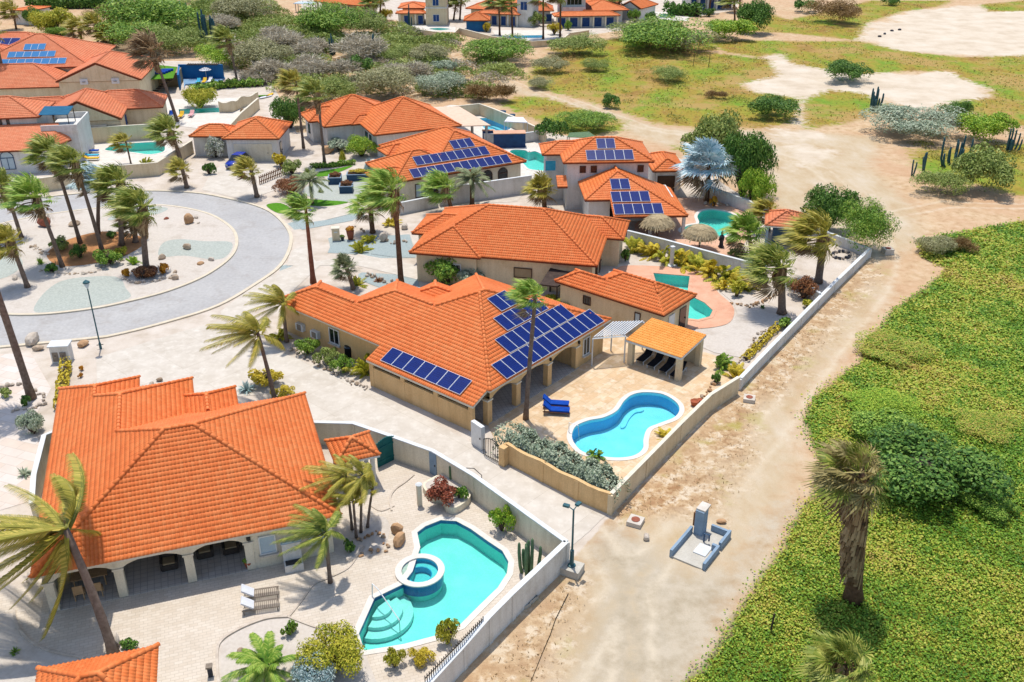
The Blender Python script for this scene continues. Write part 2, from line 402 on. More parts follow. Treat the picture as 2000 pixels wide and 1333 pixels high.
Z_GRASS = [GP(q) for q in (
 [(975,203),(1012,188),(1062,190),(1130,212),(1226,240),(1214,256),(1160,266),(1105,266),(1060,240),(1010,222)],
 [(1030,165),(1040,130),(1100,104),(1250,98),(1390,104),(1500,118),(1522,150),(1440,166),(1470,180),(1562,192),(1556,236),(1500,252),(1380,252),(1282,242),(1180,207),(1080,182)],
 [(1380,84),(1450,80),(1680,82),(1765,101),(1870,113),(2050,108),(2300,150),(2300,300),(2000,246),(1940,238),(1850,200),(1935,192),(1938,176),(1872,152),(1858,140),(1762,140),(1685,146),(1640,140),(1600,135),(1545,126),(1525,104),(1480,112),(1420,104)],
 [(1568,196),(1622,176),(1690,184),(1738,208),(1690,232),(1640,243),(1572,252)],
 [(1540,40),(1700,2),(1860,2),(1832,14),(1760,24),(1692,46),(1674,80),(1540,66),(1430,60),(1480,20)],
 [(1915,10),(2100,-8),(2100,20),(1930,24)],
 [(1775,292),(1860,290),(2100,270),(2200,400),(2000,385),(1850,350),(1790,332)],
 [(1060,100),(1200,76),(1400,70),(1400,100),(1200,110)],
 [(1310,288),(1420,282),(1440,292),(1330,300)],
)]
Z_FLAT = [GP(q) for q in ([(1680,62),(1780,18),(1900,12),(2300,10),(2300,108),(2000,110),(1880,112),(1750,98),(1680,82)],
 [(1440,172),(1480,115),(1530,104),(1700,140),(1945,148),(1945,200),(1800,212),(1650,192),(1560,205),(1450,190)], [(1560,150),(1600,250),(1570,330),(1530,240)])]
Z_TRACK = [GP(q) for q in ([(870,110),(940,120),(1000,165),(1080,190),(1180,212),(1290,250),(1400,256),(1560,256),(1720,270),(1700,330),(1780,400),(1800,470),(1720,520),(1740,570),(1690,640),(1640,700),(1560,800),(1560,900),(1540,980),(1440,1130),(1400,1200),(1360,1320),(1300,1400),(900,1400),(1110,1110),(1200,1060),(1330,900),(1480,750),(1640,570),(1700,500),(1560,420),(1440,360),(1340,300),(1230,262),(1100,205),(1000,180)],)]
Z_PALE = [GP(q) for q in ([(-700,250),(-300,180),(0,150),(270,120),(420,120),(530,160),(580,260),(700,260),(880,205),(1050,255),(1330,310),(1470,395),(1590,440),(1705,492),(1195,1006),(1112,1100),(850,1345),(700,1700),(-300,1700),(-900,900)],
 [(590,20),(700,30),(900,60),(1050,84),(1215,60),(1300,44),(1440,20),(1450,-30),(580,-30)])]
Z_DRY = [GP(q) for q in ([(1195,1010),(1320,880),(1460,740),(1690,510),(1730,530),(1640,640),(1560,740),(1480,800),(1470,900),(1400,1010),(1260,1010)], [(900,1345),(1112,1110),(1140,1150),(1080,1345)], [(420,60),(800,90),(1000,130),(960,200),(560,180),(420,120),(300,60)])]
Z_GRAV = [GP(q) for q in (
 [(640,462),(690,470),(800,458),(815,505),(740,505),(646,490)], [(700,532),(815,540),(820,565),(700,550)], [(548,518),(598,515),(580,540),(545,545)],
 [(560,436),(700,415),(720,425),(575,450)])]
xs = np.concatenate([-np.geomspace(5000, 125, 26), np.arange(-120, -50, 1.9), np.arange(-50, 50, .62), np.arange(50.5, 150, 1.9), np.geomspace(152, 5000, 26)])
ys = np.concatenate([np.array([-3000, -800, -200, -60, 0, 15]), np.arange(22, 112, .62), np.arange(112.5, 280, 1.7), np.geomspace(283, 9000, 30)])
GX, GY = np.meshgrid(xs, ys); NX, NY = len(xs), len(ys); fx, fy = GX.ravel(), GY.ravel()
RUT = [GP([(1075,1350),(1170,1215),(1260,1115),(1400,965),(1500,850),(1562,762),(1640,655),(1715,565),(1735,505),(1700,420),(1600,330),(1450,282),(1260,250),(1110,196),(960,138)]), GP([(1150,1045),(1205,1110),(1240,1200),(1235,1350)]), GP([(1700,430),(1850,400),(2050,405)])]
def pdist(px, py, path):
    d2 = np.full(px.shape, 1e18)
    for a, b in zip(path[:-1], path[1:]):
        ex, ey = b.x-a.x, b.y-a.y; t = np.clip(((px-a.x)*ex+(py-a.y)*ey)/(ex*ex+ey*ey), 0, 1); d2 = np.minimum(d2, (px-a.x-t*ex)**2+(py-a.y-t*ey)**2)
    return np.sqrt(d2)
Z_GREY = [GP([(1112,1085),(1190,1012),(1250,1050),(1330,1120),(1440,1120),(1500,1010),(1560,980),(1440,1180),(1330,1400),(1100,1400),(1150,1230),(1180,1130)])]
att = {}
for nm, zs_ in (('vine', Z_VINE), ('grass', Z_GRASS), ('flat', Z_FLAT), ('track', Z_TRACK), ('pale', Z_PALE), ('dry', Z_DRY), ('grav', Z_GRAV), ('grey', Z_GREY)):
    d = np.full(fx.shape, -1e3)
    for q in zs_: d = np.maximum(d, sdf(fx, fy, q))
    att[nm] = np.clip(d, -40, 40)
att['rut'] = np.clip(np.minimum.reduce([pdist(fx, fy, q) for q in RUT]), 0, 40)
fz = np.zeros_like(fx)
for P in POOLS.values():
    near = (abs(fx-P[0].x) < 25) & (abs(fy-P[0].y) < 25)
    d = np.full(fx.shape, -99.0); d[near] = sdf(fx[near], fy[near], P)
    fz = np.where(d > -.45, -2.6, fz)
rough_ = (att['pale'] < -1.0) & (att['track'] < 2)
fz = fz+np.where(rough_, 1, 0)*(np.sin(fx*.31+1)*np.sin(fy*.27)*.05)
ii = (np.arange(NY-1)[:, None]*NX+np.arange(NX-1)[None, :]).ravel()
gme = nmesh('ground', np.c_[fx, fy, fz], np.c_[ii, ii+1, ii+NX+1, ii+NX], smooth_=True)
for k, v in att.items():
    a = gme.attributes.new('z_'+k, 'FLOAT', 'POINT'); a.data.foreach_set('value', v.astype(np.float32))
def ground_mat():
    m, nt, b = new_mat('ground_cover', .95, .1); p = pos_node(nt)
    n1 = noise(nt, p, .12, 5, .65); n2 = noise(nt, p, .9, 5, .65); n3 = noise(nt, p, 6, 5, .6); n4 = noise(nt, p, 25, 3)
    def mask(nm, amp, soft, n=n2, bias=0):
        a = ND(nt, 'ShaderNodeAttribute', attribute_name='z_'+nm).outputs['Fac']
        w = math_(nt, 'ADD', a, math_(nt, 'MULTIPLY', math_(nt, 'SUBTRACT', n, .5), amp))
        return math_(nt, 'MULTIPLY_ADD', w, 1/soft, True) if False else math_(nt, 'ADD', math_(nt, 'DIVIDE', math_(nt, 'ADD', w, bias), soft), .5, True)
    soil = ramp(nt, n2, [(.3, C('#a98a66')), (.5, C('#c7ab88')), (.7, C('#d3bc9e'))])
    soil = mixc(nt, ramp(nt, n1, [(.4, (0, 0, 0, 1)), (.65, (.8, .8, .8, 1))]), soil, C('#c09a78'))
    trk = ramp(nt, noise(nt, pos_node(nt, (1.0, .5, 1)), .35, 5, .65), [(.32, C('#b59b78')), (.5, C('#c0ac8e')), (.68, C('#c8b8a0'))])
    col = mixc(nt, mask('track', 4, 2.5), soil, trk)
    col = mixc(nt, math_(nt, 'MULTIPLY', mask('grey', 4, 2.0), .75), col, ramp(nt, n2, [(.35, C('#a29680')), (.6, C('#bcb09c'))]))
    rd = ND(nt, 'ShaderNodeAttribute', attribute_name='z_rut').outputs['Fac']
    rw = math_(nt, 'ABSOLUTE', math_(nt, 'SUBTRACT', math_(nt, 'ADD', rd, math_(nt, 'MULTIPLY', math_(nt, 'SUBTRACT', n1, .5), 1.4)), .95))
    rw = math_(nt, 'MULTIPLY', math_(nt, 'SUBTRACT', 1.0, math_(nt, 'DIVIDE', rw, .45), True), ramp(nt, n2, [(.3, (.1, .1, .1, 1)), (.6, (.6, .6, .6, 1))]))
    col = mixc(nt, rw, col, C('#d2c3aa'))
    mid_ = math_(nt, 'MULTIPLY', math_(nt, 'SUBTRACT', 1.0, math_(nt, 'DIVIDE', rd, .5), True), ramp(nt, n2, [(.42, (0, 0, 0, 1)), (.65, (.6, .6, .6, 1))]))
    col = mixc(nt, mid_, col, C('#b09568'))
    flat = ramp(nt, noise(nt, p, .2, 5, .65), [(.3, C('#c0ae96')), (.5, C('#d0c0aa')), (.72, C('#d8ccba'))])
    col = mixc(nt, mask('flat', 26, 3.0, n1), col, flat)
    dryc = ramp(nt, n2, [(.36, C('#9c7450')), (.5, C('#c0a27c')), (.6, C('#d6c4aa'))])
    dryc = mixc(nt, ramp(nt, noise(nt, p, 2.6, 5, .75), [(.5, (0, 0, 0, 1)), (.62, (.9, .9, .9, 1))]), dryc, C('#8f6a44'))
    dryc = mixc(nt, ramp(nt, noise(nt, p, .33, 5, .6), [(.56, (0, 0, 0, 1)), (.66, (.9, .9, .9, 1))]), dryc, C('#a3944a'))
    col = mixc(nt, math_(nt, 'MULTIPLY', mask('dry', 5, 2.0), ramp(nt, n1, [(.25, (.35, .35, .35, 1)), (.6, (1, 1, 1, 1))])), col, dryc)
    gr = ramp(nt, noise(nt, pos_node(nt, (1, .6, 1)), .14, 5, .7), [(.36, C('#9a7a42')), (.46, C('#a3903e')), (.55, C('#909638')), (.66, C('#789834'))])
    gr = mixc(nt, .55, gr, ramp(nt, noise(nt, p, 1.4, 5, .7), [(.35, (.5, .46, .4, 1)), (.62, (1, 1, 1, 1))]), 'MULTIPLY')
    gr = mixc(nt, ramp(nt, noise(nt, p, .075, 5, .7), [(.5, (0, 0, 0, 1)), (.6, (.85, .85, .85, 1))]), gr, C('#ac8c56'))
    col = mixc(nt, mask('grass', 7, 1.6), col, gr)
    pale = ramp(nt, noise(nt, p, .6, 5, .6), [(.3, C('#b9aa98')), (.5, C('#cabdae')), (.72, C('#d4c9bc'))])
    col = mixc(nt, mask('pale', .5, .15), col, pale)
    grav = ramp(nt, n3, [(.35, C('#8e9a98')), (.6, C('#a9b3b0'))])
    col = mixc(nt, mask('grav', .25, .1), col, grav)
    vin = ramp(nt, n2, [(.35, C('#3f4a16')), (.5, C('#5f6a1e')), (.68, C('#7d6a2c'))])
    col = mixc(nt, mask('vine', 1.6, .5), col, vin)
    col = mixc(nt, .3, col, ramp(nt, n4, [(.3, (.6, .57, .52, 1)), (.62, (1, 1, 1, 1))]), 'MULTIPLY')
    nt.links.new(col, b.inputs['Base Color'])
    bump(nt, b, math_(nt, 'ADD', n3, math_(nt, 'MULTIPLY', n4, .5)), .35, .08)
    return m
gme.materials.append(ground_mat())
tag(link(bpy.data.objects.new('ground', gme)), kind='structure')

# ------------------------------------------------------------------ road, island, kerbs, paved sheets
def sheet(name, poly, z, mat, holes=(), parent=None):
    """flat polygon with holes as one sheet"""
    bm = bmesh.new(); es = []
    for ring in [poly]+list(holes):
        vs = [bm.verts.new((p[0], p[1], z)) for p in ring]
        es += [bm.edges.new((vs[i], vs[(i+1) % len(vs)])) for i in range(len(vs))]
    bmesh.ops.triangle_fill(bm, use_beauty=True, use_dissolve=False, edges=es)
    if holes:
        H = [[(p[0], p[1]) for p in h] for h in holes]; kill = []
        for f in bm.faces:
            c = f.calc_center_median()
            for h in holes:
                if sdf(np.array([c.x]), np.array([c.y]), h)[0] > 0: kill.append(f); break
        bmesh.ops.delete(bm, geom=kill, context='FACES')
    for f in bm.faces:
        f.normal_update()
        if f.normal.z < 0: f.normal_flip()
    me = bpy.data.meshes.new(name); bm.to_mesh(me); bm.free(); me.materials.append(MATS[mat])
    return tag(link(bpy.data.objects.new(name, me), parent), kind='structure')
def strip(path, w, z0, z1, mb=None):        # raised strip along an open path
    mb = mb or MB(); P = [Vector((p[0], p[1], 0)) for p in path]; L = []; R = []
    for i, p in enumerate(P):
        t = P[min(i+1, len(P)-1)]-P[max(i-1, 0)]; t.normalize(); n = Vector((-t.y, t.x, 0)); L.append(p+n*w/2); R.append(p-n*w/2)
    N = len(P); vs = [(q.x, q.y, z) for z in (z0, z1) for q in L+R]; fs = []
    for i in range(N-1):
        a, b2, c2, d2 = 2*N+i, 2*N+i+1, 3*N+i+1, 3*N+i
        fs += [(a, d2, c2, b2), (i, i+1, 2*N+i+1, 2*N+i), (N+i, 3*N+i, 3*N+i+1, N+i+1)]
    fs += [(0, 2*N, 3*N, N), (N-1, 2*N-1, 4*N-1, 3*N-1)]
    mb.add(vs, fs); return mb
road_out = smooth(GP([(-420,720),(-150,693),(0,680),(175,663),(225,656),(325,631),(425,599),(500,556),(547,521),(567,483),(565,453),(537,421),(500,403),(440,388),(380,378),(283,374),(150,380),(0,398),(-150,425),(-420,470)]), 5, False)
road_in = smooth(GP([(-200,585),(-60,610),(60,617),(175,606),(255,590),(330,570),(400,541),(448,507),(463,478),(455,450),(420,425),(380,412),(330,404),(290,403),(200,408),(100,420),(0,440),(-120,480),(-210,530)]), 5)
sheet('road', road_out, .012, 'road')
tag(strip(road_out, .34, -.05, .11).build('kerb', MATS['kerb']), kind='structure')
isl = MB(); isl.prism(road_in, -.05, .10); tag(isl.build('traffic_island', MATS['gravel_white']), kind='structure')
tag(strip(offset_poly(road_in, -.02)+[road_in[0]], .3, -.04, .13).build('island_kerb', MATS['kerb']), kind='structure')
for nm, q, mt, zz in (('gravel_bed', [(318,478),(350,470),(400,474),(452,476),(446,500),(420,510),(360,502),(312,504)], 'gravel_grey', .106),
                      ('gravel_bed', [(66,609),(92,570),(135,548),(225,543),(246,566),(252,586),(175,603),(100,612)], 'gravel_grey', .106),
                      ('gravel_bed', [(290,406),(328,409),(310,420),(270,425),(240,430),(210,432),(240,415)], 'gravel_grey', .106),
                      ('gravel_bed', [(-60,530),(20,500),(45,520),(0,548)], 'gravel_grey', .106),
                      ('soil_mound', [(92,498),(130,472),(200,455),(268,462),(280,480),(250,500),(215,512),(150,522),(110,520)], 'soil', .112)):
    sheet(nm, smooth(GP(q), 4), zz, mt)
# concrete lane and drives
LANE = GP([(350,650),(430,628),(470,650),(560,694),(725,761),(925,868),(985,905),(1190,1003),(1172,1018),(1150,1040),(1112,1072),(1060,1040),(925,938),(850,888),(690,832),(612,826),(540,770),(400,780),(190,775),(188,700)])
sheet('lane', LANE, .02, 'concrete_pale')
sheet('driveway', GP([(540,372),(480,392),(430,380),(395,372),(410,340),(440,318),(540,310),(560,340)]), .022, 'concrete_pale')
sheet('driveway', GP([(600,425),(645,400),(760,395),(830,385),(1010,345),(1045,352),(1010,395),(830,405),(720,410),(600,440)]), .024, 'concrete_pale')
sheet('driveway', GP([(567,492),(600,478),(600,515),(700,497),(818,520),(818,548),(700,520),(560,520)]), .023, 'concrete_pale')
sheet('driveway', GP([(500,556),(548,530),(612,505),(625,520),(560,580),(520,600),(440,630),(430,610)]), .026, 'concrete_pale')
sheet('paved_yard', GP([(-150,700),(60,690),(100,760),(60,830),(95,900),(60,980),(-40,1010),(-200,900)]), .018, 'paver_left')
sheet('lawn', smooth(GP([(520,402),(548,398),(570,412),(545,418)]), 4), .03, 'turf')
sheet('lawn', smooth(GP([(573,388),(630,392),(680,396),(640,404),(590,400)]), 4), .03, 'turf')
sheet('lawn', smooth(GP([(600,342),(660,330),(690,325),(640,345)]), 4), .031, 'turf')
sheet('gravel_yard', smooth(GP([(590,372),(640,350),(700,340),(740,345),(740,385),(690,395),(620,390)]), 4), .028, 'gravel_grey')
sheet('gravel_yard', GP([(650,472),(700,478),(690,498),(640,495)]), .028, 'gravel_blue')
sheet('gravel_yard', GP([(725,462),(800,460),(812,505),(765,503),(725,497)]), .028, 'gravel_blue')
sheet('gravel_yard', GP([(712,537),(800,545),(818,552),(815,578),(760,570),(712,552)]), .027, 'gravel_blue')
sheet('gravel_yard', GP([(560,420),(590,450),(690,432),(690,424),(600,436),(575,412)]), .027, 'gravel_blue')
# patios
WA = GP([(612,826),(690,828)], 1.7)+[G(*q, 1.7) for q in ((760,852),(845,882),(925,930),(1106,1060))]
WA2 = [WA[-1], G(1000,1160,1.7), G(955,1205,1.7), G(905,1262,1.45), G(838,1335,1.4), G(700,1480,1.4)]
sheet('patio', [G(-160,1180), G(40,1150), G(300,1080), G(640,1000)]+WA[1:]+WA2[1:]+[G(300,1500), G(-200,1420)], .03, 'patio_A', [POOLS['A']])
sheet('patio', GP([(940,800),(985,905),(1194,1004),(1446,754),(1410,700),(1290,662),(1200,640),(1080,640)]), .03, 'patio_B', [POOLS['B']])
sheet('patio', smooth(GP([(1205,525),(1258,520),(1350,528),(1385,545),(1402,572),(1428,595),(1434,614),(1420,634),(1370,643),(1320,640),(1270,600),(1215,560)]), 4), .034, 'coral_paver', [POOLS['C']])
sheet('patio', GP([(1300,385),(1390,390),(1490,418),(1470,450),(1440,500),(1400,520),(1240,468),(1240,440)]), .03, 'patio_pink', [POOLS['E']])
sheet('patio', GP([(975,290),(1000,280),(1060,275),(1130,300),(1130,350),(1020,350),(985,315)]), .03, 'patio_white', [POOLS['F']])
sheet('patio', GP([(850,220),(880,206),(955,212),(1060,255),(1040,280),(940,275),(870,255)]), .03, 'patio_white', [POOLS['G']])
sheet('patio', GP([(155,275),(180,262),(335,268),(338,310),(250,335),(150,325)]), .03, 'patio_white', [POOLS['L1']])
sheet('patio', GP([(280,205),(300,196),(470,192),(500,205),(470,240),(390,252),(280,240)]), .03, 'patio_white', [POOLS['L2']])
sheet('patio', GP([(770,50),(840,50),(890,54),(890,64),(800,60)]), .03, 'patio_white', [POOLS['T1']])
sheet('patio', GP([(1270,25),(1345,22),(1345,42),(1275,42)]), .03, 'patio_white', [POOLS['T2']])
sheet('patio', GP([(960,60),(1100,60),(1090,80),(975,80)]), .03, 'patio_white', [POOLS['T3']])
sheet('gravel_yard', GP([(1392,556),(1440,565),(1510,600),(1540,620),(1450,700),(1395,690),(1310,652),(1370,646),(1424,636),(1440,614),(1432,592),(1405,570)]), .026, 'gravel_white')

def edging(path, w, h, mat='rock_pale'):
    return tag(strip(smooth(GP(path), 5, False), w, 0, h).build('bed_edging', MATS[mat]), kind='structure')
sheet('gravel_bed', GP([(428,1345),(424,1285),(432,1255),(470,1230),(520,1211),(562,1207),(600,1222),(650,1240),(712,1276),(740,1345),(600,1500),(430,1450)]), .04, 'gravel_white')
edging([(428,1345),(424,1285),(432,1255),(470,1230),(520,1211),(562,1207)], .14, .13); edging([(562,1207),(600,1222),(650,1240),(705,1268)], .1, .1); edging([(565,1206),(590,1175),(612,1145),(640,1132),(680,1112),(700,1085),(712,1070)], .1, .09)
edging([(28,1195),(34,1225),(60,1256),(100,1274),(165,1288)], .14, .12); edging([(765,1000),(762,975),(772,958),(790,945),(808,930)], .12, .1); edging([(725,990),(745,1000),(770,990)], .1, .08)
sheet('gravel_bed', smooth(GP([(640,1050),(690,1025),(745,1010),(762,1035),(745,1075),(700,1095),(650,1080)]), 4), .042, 'gravel_white')
sheet('gravel_bed', GP([(-60,1200),(25,1200),(60,1258),(165,1290),(80,1345),(-80,1345)]), .04, 'gravel_white')
# ------------------------------------------------------------------ roof tiling
NEAR_X = [(0, 0), (.14, .024), (.33, .036), (.52, .024), (.66, 0)]
FAR_X = [(0, 0), (.33, .024), (.66, 0)]
def tile_profile(per, ct, prof):
    return [(x*per, h) for x, h in prof]+[(per, 0)]
SINGLE_MESH = {}
def single_tile(per, ct, mat):
    k = (round(per, 3), round(ct, 3), mat)
    if k not in SINGLE_MESH:
        pr = tile_profile(per, ct, NEAR_X); n = len(pr)
        V = [(x, -.03, h-.012) for x, h in pr]+[(x, -.03, h+.012) for x, h in pr]+[(x, ct, h+.002) for x, h in pr]
        F = [(r*n+i, r*n+i+1, (r+1)*n+i+1, (r+1)*n+i) for r in (0, 1) for i in range(n-1)]
        SINGLE_MESH[k] = nmesh('roof_tile', V, F, MATS[mat], np.zeros(len(F)))
    return SINGLE_MESH[k]
def tile_plane(bm, poly, O, per, ct, near, skip=None, singles=0):
    """cover a convex roof plane (first edge = eave) with tile courses; returns matrices of single tiles"""
    poly = [Vector(p) for p in poly]; a = (poly[1]-poly[0]).normalized()
    n = None
    for q in poly[2:]:
        n = a.cross(q-poly[0])
        if n.length > .05: break
    n.normalize()
    if n.z < 0: n = -n
    s = n.cross(a)
    if s.z < 0: a = -a; s = n.cross(a)
    p0 = poly[0]; Ov = Vector((O[0], O[1], p0.z))
    loc = [((q-Ov).dot(a), (q-p0).dot(s)) for q in poly]; base = (p0-Ov).dot(a)
    A = sum(loc[i][0]*loc[(i+1) % len(loc)][1]-loc[(i+1) % len(loc)][0]*loc[i][1] for i in range(len(loc)))
    ring = loc if A > 0 else loc[::-1]
    amin, amax = min(l[0] for l in loc), max(l[0] for l in loc); smax = max(l[1] for l in loc)
    j0, j1 = math.floor(amin/per), math.ceil(amax/per); nc = max(1, math.ceil(smax/ct)); nt_ = j1-j0
    prof = NEAR_X if near else FAR_X; m = len(prof)
    xa = np.array([(j0+j+x)*per for j in range(nt_) for x, h in prof]+[j1*per]); ha = np.array([h for j in range(nt_) for x, h in prof]+[0.0])
    L = len(xa); V = []; F = []; T = []; cen = []
    def M_world(x, y, z): return Ov+a*x+s*y+n*z+(p0-Ov)-a*base
    org = p0-a*base
    def inside(x, y, e=0.0):
        for i in range(len(ring)):
            q, r = ring[i], ring[(i+1) % len(ring)]; dx, dy = r[0]-q[0], r[1]-q[1]; l = math.hypot(dx, dy)
            if l < 1e-6: continue
            if (dx*(y-q[1])-dy*(x-q[0]))/l < e: return False
        return True
    mats = []; taken = set()
    if singles:
        for k in range(1, nc):
            for j in range(nt_):
                if len(mats) >= singles: break
                x0, y0 = (j0+j)*per, k*ct
                if all(inside(x0+dx, y0+dy, .12) for dx, dy in ((0, -.03), (per, -.03), (0, ct), (per, ct))):
                    w = org+a*(x0+per/2)+s*(y0+ct/2)
                    if skip is not None and skip(np.array([w.x]), np.array([w.y]))[0]: continue
                    taken.add((k, j)); w = org+a*x0+s*y0
                    mt = Matrix((a, s, n)).transposed().to_4x4(); mt.translation = w; mats.append(mt)
    rk = np.arange(nc)
    for k in range(nc):
        b0 = len(V)*0
        lo = np.full(L, k*ct-.03); up = np.full(L, (k+1)*ct)
        V.append(np.c_[xa, lo, ha-.012]); V.append(np.c_[xa, lo, ha+.012]); V.append(np.c_[xa, up, ha+.002])
        o = 3*k*L; i = np.arange(L-1); keep = np.ones(L-1, bool)
        for (kk, j) in taken:
            if kk == k: keep[j*m:(j+1)*m] = False
        i = i[keep]; tn = np.repeat(rng.random(nt_), m)[keep]
        for r in (0, 1): F.append(np.c_[o+r*L+i, o+r*L+i+1, o+(r+1)*L+i+1, o+(r+1)*L+i]); T.append(tn)
    V = np.concatenate(V); F = np.concatenate(F); T = np.concatenate(T)
    R = np.array([a, s, n]); Wd = V @ R+np.array(org)
    if skip is not None and len(F):
        c = Wd[F].mean(1); kp = ~skip(c[:, 0], c[:, 1]); F = F[kp]; T = T[kp]
    if len(F) == 0: return mats
    me = nmesh('tmp', V, F, None, T); tb = bmesh.new(); tb.from_mesh(me); bpy.data.meshes.remove(me)
    for i in range(len(ring)):
        q, r = ring[i], ring[(i+1) % len(ring)]
        dx, dy = r[0]-q[0], r[1]-q[1]; l = math.hypot(dx, dy)
        if l < 1e-5 or (abs(q[1]) < 1e-4 and abs(r[1]) < 1e-4): continue
        bmesh.ops.bisect_plane(tb, geom=tb.verts[:]+tb.edges[:]+tb.faces[:], plane_co=(q[0], q[1], 0), plane_no=(dy/l, -dx/l, 0), clear_outer=True)
    loose = [v for v in tb.verts if not v.link_faces]
    if loose: bmesh.ops.delete(tb, geom=loose, context='VERTS')
    mt = Matrix((a, s, n)).transposed().to_4x4(); mt.translation = org; tb.transform(mt)
    me = bpy.data.meshes.new('tmp'); tb.to_mesh(me); tb.free(); bm.from_mesh(me); bpy.data.meshes.remove(me)
    return mats
def _cap_mesh(mat):
    k = ('cap', mat)
    if k not in SINGLE_MESH:
        V = []; F = []; n = 6; L = .46
        for y, r in ((0, .135), (0, .115), (L, .095)):
            pass
        for y, r, dz in ((-.02, .10, 0), (-.02, .135, .02), (L, .105, .0)):
            for i in range(n+1):
                w = math.pi*i/n; V.append((math.cos(w)*r, y, math.sin(w)*r*.9+dz))
        for r_ in (0, 1):
            for i in range(n): F.append((r_*(n+1)+i, r_*(n+1)+i+1, (r_+1)*(n+1)+i+1, (r_+1)*(n+1)+i))
        SINGLE_MESH[k] = nmesh('ridge_tile', V, F, MATS[mat], np.zeros(len(F)))
    return SINGLE_MESH[k]

